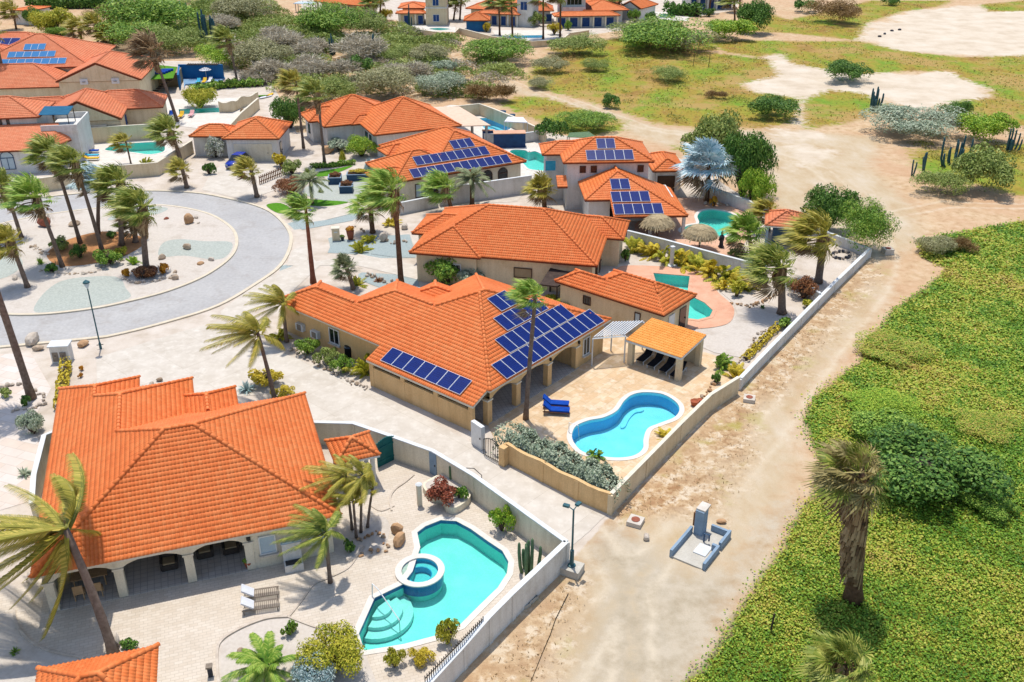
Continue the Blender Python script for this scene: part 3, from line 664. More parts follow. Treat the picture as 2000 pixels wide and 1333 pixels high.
class House:
    def __init__(s, name, label, cat, o, ang, z, slope, tile='tile_orange', wall='stucco_sand', fascia='fascia_brown', near=False, per=.25, ct=.36, zb=0.0):
        s.o = Vector((o[0], o[1], 0)); s.ang = math.radians(ang); s.z = z; s.slope = slope; s.tile = tile; s.wallm = wall; s.fascia = fascia
        s.near = near; s.per = .2 if near and per == .25 else per; s.ct = .305 if near else ct; s.zb = zb; s.blocks = []; s.planes = []; s.caps = []
        s.e1 = Vector((math.cos(s.ang), math.sin(s.ang), 0)); s.e2 = Vector((-s.e1.y, s.e1.x, 0))
        s.t = thing(name, label, cat, (o[0], o[1], zb)); s.walls = MB()
    def W(s, u, v, z): return s.o+s.e1*u+s.e2*v+Vector((0, 0, z))
    def UV(s, x, y):
        dx, dy = x-s.o.x, y-s.o.y; return dx*s.e1.x+dy*s.e1.y, dx*s.e2.x+dy*s.e2.y
    def height(s, b, u, v):
        u0, u1, v0, v1, z, g = b; m = np.full(np.shape(u), 1e9)
        for k, d in (('u0', u-u0), ('u1', u1-u), ('v0', v-v0), ('v1', v1-v)):
            if k not in g: m = np.minimum(m, d)
        inside = (u > u0-.02) & (u < u1+.02) & (v > v0-.02) & (v < v1+.02)
        return np.where(inside, z+s.slope*m, -99)
    def add(s, u0, u1, v0, v1, z=None, g=(), ext=()): s.blocks.append((u0, u1, v0, v1, s.z if z is None else z, g)); return s
    def block_planes(s, b):
        u0, u1, v0, v1, z, g = b; w, d = u1-u0, v1-v0
        along_v = d >= w
        if 'u0' in g or 'u1' in g: along_v = False
        if 'v0' in g or 'v1' in g: along_v = True
        if along_v:
            h = w/2; c = (u0+u1)/2; a = v0 if 'v0' in g else v0+h; e = v1 if 'v1' in g else v1-h; zr = z+s.slope*h
            A, B = (c, a, zr), (c, e, zr)
            P = {'u0': [(u0, v0, z), (u0, v1, z), B, A], 'u1': [(u1, v0, z), (u1, v1, z), B, A]}
            if 'v0' not in g: P['v0'] = [(u0, v0, z), (u1, v0, z), A]
            if 'v1' not in g: P['v1'] = [(u0, v1, z), (u1, v1, z), B]
            hips = [((u0, v0, z), A, 'v0'), ((u1, v0, z), A, 'v0'), ((u0, v1, z), B, 'v1'), ((u1, v1, z), B, 'v1')]
        else:
            h = d/2; c = (v0+v1)/2; a = u0 if 'u0' in g else u0+h; e = u1 if 'u1' in g else u1-h; zr = z+s.slope*h
            A, B = (a, c, zr), (e, c, zr)
            P = {'v0': [(u0, v0, z), (u1, v0, z), B, A], 'v1': [(u0, v1, z), (u1, v1, z), B, A]}
            if 'u0' not in g: P['u0'] = [(u0, v0, z), (u0, v1, z), A]
            if 'u1' not in g: P['u1'] = [(u1, v0, z), (u1, v1, z), B]
            hips = [((u0, v0, z), A, 'u0'), ((u0, v1, z), A, 'u0'), ((u1, v0, z), B, 'u1'), ((u1, v1, z), B, 'u1')]
        lines = [(A, B)]
        for p, q, e_ in hips: lines.append((p, q))
        return P, lines, A, B
    def finish(s, singles=0, single_side=(0, 'v0'), cap_singles=False, inset=.5, auto_walls=True, extra=(), extra_lines=(), deck=True):
        bm = bmesh.new(); dk = MB(); allm = []; lines = []
        for i, b in enumerate(s.blocks):
            P, ln, A, B = s.block_planes(b)
            def skip(x, y, i=i, b=b):
                u, v = s.UV(x, y); h = s.height(b, u, v); h = np.where(h < -50, b[4], h); out = np.zeros(u.shape, bool)
                for j, c in enumerate(s.blocks):
                    if j == i: continue
                    hj = s.height(c, u, v); out |= (hj > h+.22)
                return out
            for side, pl in P.items():
                W = [s.W(*p)-Vector((0, 0, .005*i)) for p in pl]
                if len(W) == 4 and (W[2]-W[3]).length < .02: W = W[:3]
                allm += tile_plane(bm, W, s.o, s.per, s.ct, s.near, skip, singles if (i, side) == single_side else 0)
            for (p, q) in ln: lines.append((i, s.W(*p), s.W(*q)))
            if deck:
                e = .012*i+.035; u0, u1, v0, v1, z, g = b; zl = z-.17-.004*i; e2_ = .004*i
                vs = [s.W(u0+e2_, v0+e2_, z-e), s.W(u1-e2_, v0+e2_, z-e), s.W(u1-e2_, v1-e2_, z-e), s.W(u0+e2_, v1-e2_, z-e), s.W(A[0], A[1], A[2]-e), s.W(B[0], B[1], B[2]-e)]
                vs += [s.W(u0+e2_, v0+e2_, zl), s.W(u1-e2_, v0+e2_, zl), s.W(u1-e2_, v1-e2_, zl), s.W(u0+e2_, v1-e2_, zl)]
                along_v = abs(A[0]-B[0]) < 1e-6 and (abs(A[1]-B[1]) > 1e-6 or (v1-v0) >= (u1-u0))
                top = [(0, 1, 4), (1, 2, 5, 4), (2, 3, 5), (3, 0, 4, 5)] if along_v else [(0, 1, 5, 4), (1, 2, 5), (2, 3, 4, 5), (3, 0, 4)]
                dk.add(vs, top+[(6, 7, 1, 0), (7, 8, 2, 1), (8, 9, 3, 2), (9, 6, 0, 3), (9, 8, 7, 6)])
            if auto_walls:
                u0, u1, v0, v1, z, g = b; k = inset+.006*i
                w = [s.W(u0+(k if 'u0' not in g else .12), v0+(k if 'v0' not in g else .12), 0), s.W(u1-(k if 'u1' not in g else .12), v0+(k if 'v0' not in g else .12), 0), s.W(u1-(k if 'u1' not in g else .12), v1-(k if 'v1' not in g else .12), 0), s.W(u0+(k if 'u0' not in g else .12), v1-(k if 'v1' not in g else .12), 0)]
                s.walls.prism(w, s.zb-.05, z-.1-.003*i)
                for gk in g:
                    if gk in ('v0', 'v1'):
                        vv = v0-.02 if gk == 'v0' else v1+.02; q = [(u0+k, vv, z-.12), (u1-k, vv, z-.12), ((u0+u1)/2, vv, z+s.slope*(u1-u0)/2-.3)]
                    else:
                        uu = u0-.02 if gk == 'u0' else u1+.02; q = [(uu, v0+k, z-.12), (uu, v1-k, z-.12), (uu, (v0+v1)/2, z+s.slope*(v1-v0)/2-.3)]
                    s.walls.add([s.W(*p) for p in q], [(0, 1, 2)])
        for pl in extra:
            W = [s.W(*p) for p in pl]; allm += tile_plane(bm, W, s.o, s.per, s.ct, s.near)
            n = len(W); dk.add([w-Vector((0, 0, .03)) for w in W]+[w-Vector((0, 0, .2)) for w in W], [tuple(range(n)), tuple(reversed(range(n, 2*n)))]+[(i2, n+i2, n+(i2+1) % n, (i2+1) % n) for i2 in range(n)])
        for p, q in extra_lines: lines.append((-1, s.W(*p), s.W(*q)))
        roof = dk.build('roof', MATS[s.fascia], s.t); s.roof = roof
        me = bpy.data.meshes.new('roof_tiles'); bm.to_mesh(me); bm.free(); me.materials.append(MATS[s.tile])
        o = link(bpy.data.objects.new('roof_tiles', me), roof); o['kind'] = 'stuff'
        for mt in allm:
            o = bpy.data.objects.new('roof_tile', single_tile(s.per, s.ct, s.tile)); o.matrix_basis = mt; link(o, roof)
        # ridge and hip caps
        cm = _cap_mesh(s.tile); cb = bmesh.new() if not cap_singles else None
        for i, p, q in lines:
            if (q-p).length < .3: continue
            if p.z > q.z: p, q = q, p
            d = (q-p); Ln = d.length; d.normalize(); n = max(1, round(Ln/.42)); st = Ln/n
            up = Vector((0, 0, 1)); x = d.cross(up).normalized(); up2 = x.cross(d)
            for k in range(n):
                w = p+d*(k*st); mid = p+d*((k+.5)*st)
                if i >= 0:
                    u, v = s.UV(mid.x, mid.y); hid = False
                    for j, c in enumerate(s.blocks):
                        if j == i: continue
                        hj = float(s.height(c, np.array(u), np.array(v)))
                        if hj > mid.z-.04: hid = True
                    if hid: continue
                mt = Matrix((x, d, up2)).transposed().to_4x4(); mt.translation = w+up2*.02
                if cap_singles:
                    o = bpy.data.objects.new('ridge_tile', cm); o.matrix_basis = mt; link(o, roof)
                else:
                    tb = bmesh.new(); tb.from_mesh(cm); tb.transform(mt); tm = bpy.data.meshes.new('t'); tb.to_mesh(tm); tb.free(); cb.from_mesh(tm); bpy.data.meshes.remove(tm)
        if cb is not None:
            me = bpy.data.meshes.new('ridge_tiles'); cb.to_mesh(me); cb.free(); me.materials.append(MATS[s.tile]); link(bpy.data.objects.new('ridge_tiles', me), roof)['kind'] = 'stuff'
        if s.walls.v: s.walls.build('wall', MATS[s.wallm], s.t)
        return s
    def wallbox(s, u0, u1, v0, v1, z1, z0=None, name='wall', mat=None):
        mb = MB(); mb.prism([s.W(u0, v0, 0), s.W(u1, v0, 0), s.W(u1, v1, 0), s.W(u0, v1, 0)], s.zb-.05 if z0 is None else z0, z1)
        return mb.build(name, MATS[mat or s.wallm], s.t)
    def window(s, u, v, f, w, z0, z1, frame='frame_white', glass='glass_dark', panes=2, sill=True, arch=False, name='window'):
        """window in the face whose outward local direction is f"""
        n = (s.e1*f[0]+s.e2*f[1]).normalized(); t = Vector((-n.y, n.x, 0)); c = s.W(u, v, 0); h = z1-z0; zc = (z0+z1)/2; rz = math.atan2(t.y, t.x)
        fr = MB(); b = .07
        for sx in (-1, 1): fr.box(c+t*sx*(w/2)+n*.03+Vector((0, 0, zc)), (b, .1, h+b), rz)
        for z in (z0, z1): fr.box(c+n*.035+Vector((0, 0, z)), (w, .1, b), rz)
        for k in range(1, panes): fr.box(c+t*(w*(k/panes-.5))+n*.03+Vector((0, 0, zc)), (b*.7, .07, h-.03), rz)
        if arch:
            for k in range(8):
                a0 = math.pi*k/8; a1 = math.pi*(k+1)/8; p = c+t*math.cos((a0+a1)/2)*w/2+n*.03+Vector((0, 0, z1+math.sin((a0+a1)/2)*w/2)); fr.box(p, (w*.22, .1, b), rz, Matrix.Rotation(rz, 3, 'Z') @ Matrix.Rotation(-((a0+a1)/2-math.pi/2), 3, 'Y'))
        wo = fr.build(name, MATS[frame], s.t)
        for k in range(panes):
            g = MB(); pw = w/panes; g.box(c+t*(w*((k+.5)/panes-.5))+n*.012+Vector((0, 0, zc)), (pw-.03, .03, h-.02), rz); g.build('pane', MATS[glass], wo)
        if arch:
            g = MB(); vs = [c+n*.02+t*math.cos(math.pi*k/10)*w/2*.95+Vector((0, 0, z1+math.sin(math.pi*k/10)*w/2*.95)) for k in range(11)]; g.add(vs, [tuple(range(11))]); g.build('pane', MATS[glass], wo)
        if sill:
            sb = MB(); sb.box(c+n*.1+Vector((0, 0, z0-.09)), (w+.2, .22, .08), rz); sb.build('sill', MATS['concrete_pale'], wo)
        return wo
    def door(s, u, v, f, w, h, mat, z0=None):
        n = (s.e1*f[0]+s.e2*f[1]).normalized(); t = Vector((-n.y, n.x, 0)); z0 = s.zb if z0 is None else z0; c = s.W(u, v, z0); rz = math.atan2(t.y, t.x)
        d = MB(); d.box(c+n*.03+Vector((0, 0, h/2)), (w, .1, h), rz); do = d.build('door', MATS[mat], s.t)
        k = MB(); k.box(c+n*.11+t*w*.38+Vector((0, 0, h*.48)), (.05, .08, .14), rz); k.build('handle', MATS['iron_dark'], do); return do
    def arcade(s, cols, v, zs, zt, th=.35, rise=.35, cw=.42, axis='u', mat=None, capm='fascia_cream'):
        """row of columns carrying shallow arches; cols = positions along the axis"""
        P = (lambda a, z, w=0: s.W(a, v+w, z)) if axis == 'u' else (lambda a, z, w=0: s.W(v+w, a, z))
        for a in cols:
            c = MB(); q = [P(a+dx, 0, dw) for dx, dw in ((-cw/2, -th/2), (cw/2, -th/2), (cw/2, th/2), (-cw/2, th/2))]; c.prism(q, s.zb-.05, zs); co = c.build('column', MATS[mat or s.wallm], s.t)
            cp = MB(); e = .06; q = [P(a+dx, 0, dw) for dx, dw in ((-cw/2-e, -th/2-e), (cw/2+e, -th/2-e), (cw/2+e, th/2+e), (-cw/2-e, th/2+e))]; cp.prism(q, zs-.1, zs-.002); cp.build('capital', MATS[capm], co)
        be = MB(); N = 10
        for a, b in zip(cols[:-1], cols[1:]):
            a2, b2 = a+cw/2, b-cw/2
            pts = [(a, zs)]+[(a2+(b2-a2)*k/N, zs+rise*math.sin(math.pi*k/N)**.7) for k in range(N+1)]+[(b, zs)]
            for k in range(len(pts)-1):
                (x0, z0), (x1, z1) = pts[k], pts[k+1]
                if x1-x0 < 1e-4: continue
                vs = [P(x, z, w) for w in (-th/2+.01, th/2-.01) for x, z in ((x0, z0), (x1, z1), (x1, zt), (x0, zt))]
                be.add(vs, [(0, 1, 2, 3), (7, 6, 5, 4), (0, 4, 5, 1), (3, 2, 6, 7)])
        return be.build('arch_beam', MATS[mat or s.wallm], s.t)
    def panels(s, side, rows, z=None, base=None, slope=None, w=1.0, glass='pv_cells'):
        """solar panels; rows = (a0, a1, count, t0, t1) in metres along and up from the eave of plane side"""
        sl_ = slope or s.slope; z = s.z if z is None else z; b0 = 0 if base is None else base; th = math.atan(sl_)
        for a0, a1, n, t0, t1 in rows:
            pw = (a1-a0)/n; ln = (t1-t0)/math.cos(th)
            for k in range(n):
                a, t = a0+pw*(k+.5), (t0+t1)/2
                if side == 'v0': p = s.W(a, b0+t, z+sl_*t); ax = s.e1; hz = s.e2
                else: p = s.W(b0+t, a, z+sl_*t); ax = -s.e2; hz = s.e1
                up = (hz*math.cos(th)+Vector((0, 0, math.sin(th)))); n_ = ax.cross(up); m = Matrix((ax, up, n_)).transposed().to_4x4(); m.translation = p+n_*.13
                key = ('pv', round(pw, 3), round(ln, 3), glass)
                if key not in SINGLE_MESH:
                    f = MB(); W2, L2, e = pw/2-.008, ln/2-.012, .022
                    f.box((0, L2-e/2, 0), (2*W2, e, .05)); f.box((0, -L2+e/2, 0), (2*W2, e, .05)); f.box((W2-e/2, 0, 0), (e, 2*L2-2*e, .05)); f.box((-W2+e/2, 0, 0), (e, 2*L2-2*e, .05)); f.box((0, 0, -.02), (2*W2-2*e, 2*L2-2*e, .008))
                    fm = f.mesh('solar_panel'); fm.materials.append(MATS['white_metal'])
                    g = MB(); g.box((0, 0, .006), (2*W2-2*e, 2*L2-2*e, .02)); gm = g.mesh('panel_glass'); gm.materials.append(MATS[glass]); SINGLE_MESH[key] = (fm, gm)
                fm, gm = SINGLE_MESH[key]; o = bpy.data.objects.new('solar_panel', fm); o.matrix_basis = m; link(o, s.t)
                g = bpy.data.objects.new('panel_glass', gm); COL.objects.link(g); g.parent = o

# ------------------------------------------------------------------ the two near villas
A = House('villa', 'near villa with huge orange hip roof and arched terrace facing two slatted loungers', 'house', (-24.11, 37.08), 19, 2.7, .45, 'tile_orange', 'stucco_cream', 'fascia_cream', True)
A.add(0, 15.6, 0, 14).add(0, 8.55, 5, 18.6).add(0, 5.1, 9, 20).add(7.5, 11.25, 7, 16.4)
A.finish(300, (0, 'v0'), True, auto_walls=False)
A.wallbox(.5, 15.1, 4.2, 13.5, 2.6); A.wallbox(10.72, 15.06, .35, 4.6, 2.57); A.wallbox(.52, 8.05, 13.2, 18.1, 2.56); A.wallbox(.54, 4.6, 17.8, 19.5, 2.53); A.wallbox(7.98, 10.75, 13.3, 15.9, 2.54)
A.arcade([.62, 3.96, 7.45, 10.55], .5, 1.95, 2.62, .4, .42, .45)
A.wallbox(.4, .6, .8, 4.3, 2.6)
for u_ in (1.9, 5.6, 9.0): A.door(u_, 4.2, (0, -1), 1.8, 2.1, 'glass_dark')
A.window(11.55, .35, (0, -1), .85, .95, 2.1, 'frame_white', 'glass_pale', 1); A.window(14.2, .35, (0, -1), .85, .95, 2.1, 'frame_white', 'glass_pale', 1)
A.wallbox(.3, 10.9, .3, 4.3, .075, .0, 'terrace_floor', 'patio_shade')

B = House('villa', 'tan walled villa with dark blue solar panels above the kidney shaped pool', 'house', (-1.48, 55.52), 50.6, 2.8, .42, 'tile_orange', 'stucco_tan', 'fascia_cream', True)
B.add(0, 14.4, 0, 13.9).add(0, 9.2, 5, 18.2).add(0, 4.9, 9, 23.0).add(6.5, 11.1, 9, 15.6)
B.finish(300, (0, 'u0'), True, auto_walls=False, extra=[[(-1.45, .25, 2.19), (-1.45, 10.65, 2.19), (-.02, 10.65, 2.79), (-.02, .25, 2.79)]])
B.wallbox(.5, 13.9, 3.6, 13.4, 2.7); B.wallbox(10.4, 13.92, .3, 3.8, 2.67); B.wallbox(.52, 8.7, 13, 17.7, 2.66); B.wallbox(.54, 4.4, 17.3, 22.5, 2.64); B.wallbox(6.98, 10.6, 13.1, 15.1, 2.62)
B.arcade([.25, 3.35, 6.98, 10.45], .45, 1.95, 2.7, .42, .4, .48)
B.wallbox(-1.3, -1.1, .5, 10.4, 1.62, None, 'garage_wall')
for vv in (.62, 3.85, 7.1, 10.3): B.wallbox(-1.32, -1.08, vv-.2, vv+.2, 2.1, None, 'pillar')
B.wallbox(-1.42, -1.18, .3, 10.6, 2.17, 2.0, 'eave_beam', 'fascia_white')
B.wallbox(-1.1, .5, 10.2, 10.4, 2.1, None, 'garage_wall')
B.panels('v0', [(1.8, 13.55, 12, .05, 1.5), (3.95, 11.75, 8, 1.55, 3.0), (5.55, 10.45, 5, 3.1, 4.5), (6.75, 8.8, 2, 4.65, 6.1)])
B.panels('u0', [(1.65, 9.4, 7, -1.15, .15)])
B.window(11.6, .3, (0, -1), .8, .8, 2.2, 'frame_white'); B.window(.54, 16.45, (-1, 0), 1.1, .9, 2.1, 'frame_white') if False else B.window(.52, 16.4, (-1, 0), 1.1, .85, 2.1, 'frame_white')
B.door(8.2, 3.6, (0, -1), 2.2, 2.15, 'glass_dark'); B.door(4.8, 3.6, (0, -1), 2.2, 2.15, 'glass_dark')
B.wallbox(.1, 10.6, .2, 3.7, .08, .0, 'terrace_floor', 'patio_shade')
for vv, zz in ((18.6, 1.0), (20.4, 1.1)):
    mb = MB(); c = B.W(.38, vv, zz); mb.box(c, (.32, .85, .6), B.ang); u_ = mb.build('air_conditioner', MATS['white_metal'], B.t)
    g = MB(); g.box(c-B.e1*.17, (.02, .5, .5), B.ang); g.build('fan_grille', MATS['wood_grey'], u_)
# two wall lanterns
for u_ in (6.98, 10.5):
    m_ = MB(); m_.lathe(B.W(u_, .18, 2.12), [(.04, 0), (.1, .06), (.1, .22), (.03, .3)], 8); m_.build('wall_lantern', MATS['iron_dark'], B.t)
m_ = MB(); m_.lathe(A.W(10.6, .2, 2.1), [(.04, 0), (.11, .06), (.11, .24), (.03, .33)], 8); m_.build('wall_lantern', MATS['iron_dark'], A.t)

Ch = House('pool_house', 'long tan pool house with stepped orange roof beside the teal pool', 'house', (11.93, 67.53), 50.6, 2.7, .5, 'tile_orange', 'stucco_sand', 'fascia_brown', True)
Ch.add(0, 5.05, 0, 8.1).add(0, 3.05, 0, 10.75); Ch.finish(0, (0, 'u0'), False, .35)
Ch.window(.35, 2.6, (-1, 0), .5, 1.2, 2.0, 'frame_brown', 'glass_pale', 1, False); Ch.window(.35, 7.6, (-1, 0), .7, 1.3, 2.0, 'frame_brown', 'glass_dark', 3, False)
Ch.door(1.8, .35, (0, -1), .9, 2.0, 'frame_white'); Ch.door(3.6, .35, (0, -1), 1.0, 2.0, 'glass_dark')

D = House('villa', 'villa with broad orange hip roof and sand walls behind the solar panel villa', 'house', (-9.2, 80.4), -12, 3.0, .47, 'tile_orange', 'stucco_sand', 'fascia_brown', True)
D.add(0, 17, 0, 11.8).add(10, 18.6, 6.9, 11.82).add(-1.25, 6, 4.4, 9.5).add(0, 6.6, -.35, 8); D.finish(0)
D.window(4.2, .15, (0, -1), .9, 1.3, 2.0, 'frame_white', 'glass_dark', 2); D.window(10.3, .5, (0, -1), 1.6, 1.1, 2.0, 'frame_brown', 'stucco_shade', 1, False); D.window(13.8, .5, (0, -1), 1.6, 1.1, 2.0, 'frame_brown', 'stucco_shade', 1, False)
D.window(16.5, 3.5, (1, 0), 1.4, .3, 2.2, 'frame_brown', 'glass_dark', 2, False); D.door(16.5, 6, (1, 0), 1.0, 2.1, 'frame_brown')

Eh = House('villa', 'white two storey villa with solar panels on its upper and lower roofs', 'house', (5.49, 99.8), 3, 5.4, .44, 'tile_orange', 'stucco_white', 'fascia_brown', False)
Eh.add(0, 9.87, 0, 7.6).add(-2, 4, 3.25, 7.35)
Eh.finish(0, extra=[[(4.3, -8.7, 2.33), (11.9, -8.7, 2.33), (5.7, -1.3, 4.77), (4.3, -2.95, 4.22)], [(1.7, -6, 3.22), (4.3, -6, 3.22), (4.3, -2.95, 4.22)],
    [(11.9, -8.7, 2.33), (11.9, .3, 2.33), (5.7, .3, 4.77), (5.7, -1.3, 4.77)], [(1.7, -6, 3.22), (1.7, .3, 3.22), (5.7, .3, 4.77), (5.7, -1.3, 4.77)],
    [(-.7, -1.4, 3.2), (.4, -1.4, 3.2), (.4, 0.4, 3.9), (-.7, .4, 3.9)]],
    extra_lines=[((11.9, -8.7, 2.33), (5.7, -1.3, 4.78)), ((1.7, -6, 3.22), (5.7, -1.3, 4.78)), ((5.7, .3, 4.78), (5.7, -1.3, 4.78))])
Eh.panels('v0', [(2.58, 7.7, 5, .2, 1.72), (3.9, 5.92, 2, 1.93, 3.5)])
Eh.panels('v0', [(4.45, 9.45, 5, .2, 1.85), (4.45, 8.42, 4, 2.15, 3.85), (4.65, 6.65, 2, 4.2, 5.95)], 2.33, -8.7, .33)
for u_ in (2.2, 3.4, 8.5): Eh.window(u_, .5, (0, -1), .6, 4.15, 4.85, 'frame_brown', 'glass_dark', 1, False)
Eh.window(-1, 3.75, (0, -1), 1.2, 3.4, 4.6, 'frame_white', 'cloth_sky', 1, False)
Eh.wallbox(2.2, 4.4, -5.5, .6, 3.05); Eh.wallbox(5.5, 11.4, -3.6, .55, 2.6); 
for u_ in (4.7, 8.2, 11.6): Eh.wallbox(u_-.15, u_+.15, -8.45, -8.15, 2.3, None, 'post')
Eh2 = House('garage', 'white garage with tan door attached to the two storey villa', 'garage', (15.9, 104.6), 3, 3.0, .45, 'tile_orange', 'stucco_white', 'fascia_brown', False)
Eh2.add(0, 3.9, 0, 6.6).finish(0); Eh2.door(1.7, .5, (0, -1), 2.0, 2.3, 'interior')

Fh = House('villa', 'villa with tan walls, orange hips and three rows of solar panels behind white garden wall', 'house', (-12.74, 100.56), 29, 3.0, .47, 'tile_orange', 'stucco_cream', 'fascia_brown', False)
Fh.add(4, 16.5, 0, 14.6).add(-.2, 9, 0.01, 8.3).add(-1.7, 3, .9, 4.5).add(3.2, 8, 10, 13.2); Fh.finish(0)
Fh.panels('v0', [(2.2, 14.6, 12, .05, 1.4), (3.4, 12.65, 9, 1.75, 3.1), (8.75, 11.5, 3, 3.3, 4.7)])
Fh.window(3.3, .5, (0, -1), 1.5, .7, 2.2, 'frame_brown', 'glass_pale', 2); Fh.window(11.6, .5, (0, -1), 1.2, .3, 1.9, 'frame_brown', 'glass_dark', 1, False, True); Fh.window(13.6, .5, (0, -1), 1.2, .3, 1.9, 'frame_brown', 'glass_dark', 1, False, True)
mb = MB(); c = Fh.W(4.8, .3, .9); mb.box(c, (.9, .4, .8), Fh.ang); mb.build('air_conditioner', MATS['iron_dark'], Fh.t)

Gh = House('villa', 'white walled villa with tall orange pyramid roof and tan patio awning', 'house', (-17.6, 120.07), 24, 3.0, .5, 'tile_orange', 'stucco_white', 'fascia_brown', False)
Gh.add(0, 12, 0, 12.2).add(-4.8, 6, 6.6, 17).add(-6, 1, 10, 15).add(-1.2, 4, 6.3, 9.3)
Gh.finish(0, extra=[[(13.4, -.6, 2.6), (17.2, 2.6, 2.55), (12.2, 11.8, 3.1), (11.6, 11.6, 3.15)]] if False else ())
mb = MB(); q = [Gh.W(12.0, .4, 2.85), Gh.W(16.3, .4, 2.5), Gh.W(16.3, 12, 2.5), Gh.W(12.0, 12, 2.85)]; mb.add(q+[p-Vector((0, 0, .12)) for p in q], [(0, 1, 2, 3), (7, 6, 5, 4), (0, 4, 5, 1), (1, 5, 6, 2), (2, 6, 7, 3), (3, 7, 4, 0)]); mb.build('patio_roof', MATS['coping_pink'], Gh.t)
for v_ in (.8, 6, 11.6): Gh.wallbox(15.7, 16.0, v_-.15, v_+.15, 2.4, None, 'post', 'concrete')
Gh.window(-5.5, 12.4, (-1, 0), .9, 1.0, 2.1, 'frame_brown', 'paint_teal', 1); Gh.window(.5, 3.4, (-1, 0), .8, 1.0, 2.1, 'frame_brown', 'paint_teal', 1); Gh.window(.5, 5.2, (-1, 0), 1.0, .8, 2.1, 'frame_brown', 'paint_teal', 1, False)
Gh.window(-.68, 7.4, (-1, 0), .9, .2, 1.8, 'stucco_white', 'glass_dark', 1, False, True, 'entry_arch')

Hh = House('garage', 'double garage with orange pyramid roof behind the blue car', 'garage', (-36.5, 118.36), 0, 3.0, .47, 'tile_orange', 'stucco_white', 'fascia_brown', False)
Hh.add(0, 7.2, 0, 8).add(-4.9, 1, 2.3, 6.6, 2.7); Hh.finish(0, inset=.4); Hh.door(3.7, .4, (0, -1), 4.8, 2.25, 'stucco_cream'); Hh.door(6.8, 2, (1, 0), .9, 2.1, 'glass_dark')

# ------------------------------------------------------------------ left hand villas
I2 = House('villa', 'cream gable fronted villa with orange roof beside the long teal pool', 'house', (-62.0, 126.5), 13, 3.0, .5, 'tile_red', 'stucco_sand', 'fascia_brown', False)
I2.add(-1, 9.4, 0, 13, None, ('v0',)).add(3, 14.2, 6.2, 13.5, 2.9).add(-6, 2, 9, 13.02); I2.finish(0, inset=.35)
I2.wallbox(7.5, 9.2, -.0, .5, 2.6, None, 'post') ; I2.window(8.95, 3.0, (1, 0), 3.6, .2, 2.3, 'frame_brown', 'glass_dark', 3, False); I2.door(9.05, 5.4, (1, 0), 1.1, 2.2, 'curtain_blue')
I3 = House('villa', 'white two storey villa with arched blue window at the left edge', 'house', (-66.5, 118.2), 10, 5.5, .42, 'tile_red', 'stucco_white', 'fascia_brown', False)
I3.add(-6, 7.2, 0, 8.4)
I3.finish(0, extra=[[(-8, -6.2, 3.0), (9.2, -6.2, 3.0), (9.2, .3, 4.6), (-8, .3, 4.6)], [(9.2, -6.2, 3.0), (11.0, -2.0, 3.0), (9.2, .3, 4.6)]])
I3.wallbox(-8, 8.9, -5.7, .6, 2.9); I3.wallbox(8.0, 11.8, -1.6, 5.2, 4.0)
for a_ in ((7.6, 11.9, -1.75, -1.55), (11.7, 11.9, -1.55, 5.3), (7.6, 11.9, 5.1, 5.3)): I3.wallbox(*a_, 4.75, 3.9, 'balcony_wall')
I3.window(4.2, -5.7, (0, -1), 1.5, .6, 2.0, 'shutter_blue', 'glass_pale', 2, False, True); I3.window(2.4, .5, (0, -1), .3, 4.6, 5.2, 'frame_brown', 'glass_dark', 1, False); I3.window(3.3, .5, (0, -1), .3, 4.6, 5.2, 'frame_brown', 'glass_dark', 1, False)
mb = MB(); q = [I3.W(7.1, .2, 5.7), I3.W(10.6, .2, 5.6), I3.W(10.6, 3.6, 5.9), I3.W(7.1, 3.6, 6.0)]; mb.add(q+[p-Vector((0, 0, .06)) for p in q], [(0, 1, 2, 3), (7, 6, 5, 4), (0, 4, 5, 1), (1, 5, 6, 2), (2, 6, 7, 3), (3, 7, 4, 0)]); mb.build('awning', MATS['awning_blue'], I3.t)
for u_, v_ in ((8.8, .3), (10.5, .3), (10.5, 3.5)): mb = MB(); mb.tube([I3.W(u_, v_, 4), I3.W(u_, v_, 5.62)], .05, 6); mb.build('awning_post', MATS['iron_dark'], I3.t)
I1 = House('villa', 'large gabled villa with rows of small solar panels and two air conditioners', 'house', (-69.5, 147.2), 8, 4.0, .42, 'tile_red', 'stucco_sand', 'fascia_brown', False)
I1.add(0, 12.6, 0, 16, None, ('v0',)).add(-16, 3, 9, 27, 4.5).add(-26, 1, 1.2, 13, 3.0).add(-26, -8, 12, 24, 4.4); I1.finish(0, inset=.4)
I1.panels('v0', [(-12.2, -.9, 9, .7, 2.2), (-10.2, -2.9, 6, 2.6, 4.1), (-8.1, -4.8, 3, 4.5, 6.1)], 4.5, 9, .42, glass='pv_cells_teal')
for u_ in (4.2, 8.8): mb = MB(); c = I1.W(u_, -.08, 3.9); mb.box(c, (1.1, .45, .8), I1.ang); ac = mb.build('air_conditioner', MATS['white_metal'], I1.t); g = MB(); g.lathe(c-I1.e2*.24, [(.28, -.02), (.28, .02)], 12); g.build('fan_grille', MATS['wood_grey'], ac)
I4 = House('villa', 'villa at the far left corner with a ridge of blue solar panels', 'house', (-98, 171), 4, 4.2, .4, 'tile_red', 'stucco_white', 'fascia_white', False)
I4.add(0, 17, 0, 11, None).finish(0, inset=.4); I4.panels('v0', [(2, 11, 6, .8, 3.6)], glass='pv_cells')
I5 = House('gazebo', 'small orange pyramid roof gazebo among yellow shrubs at far left', 'gazebo', (-66.5, 138.5), 8, 2.6, .45, 'tile_red', 'stucco_white', 'fascia_brown', False); I5.add(0, 4.2, 0, 3.8).finish(0, inset=.9)

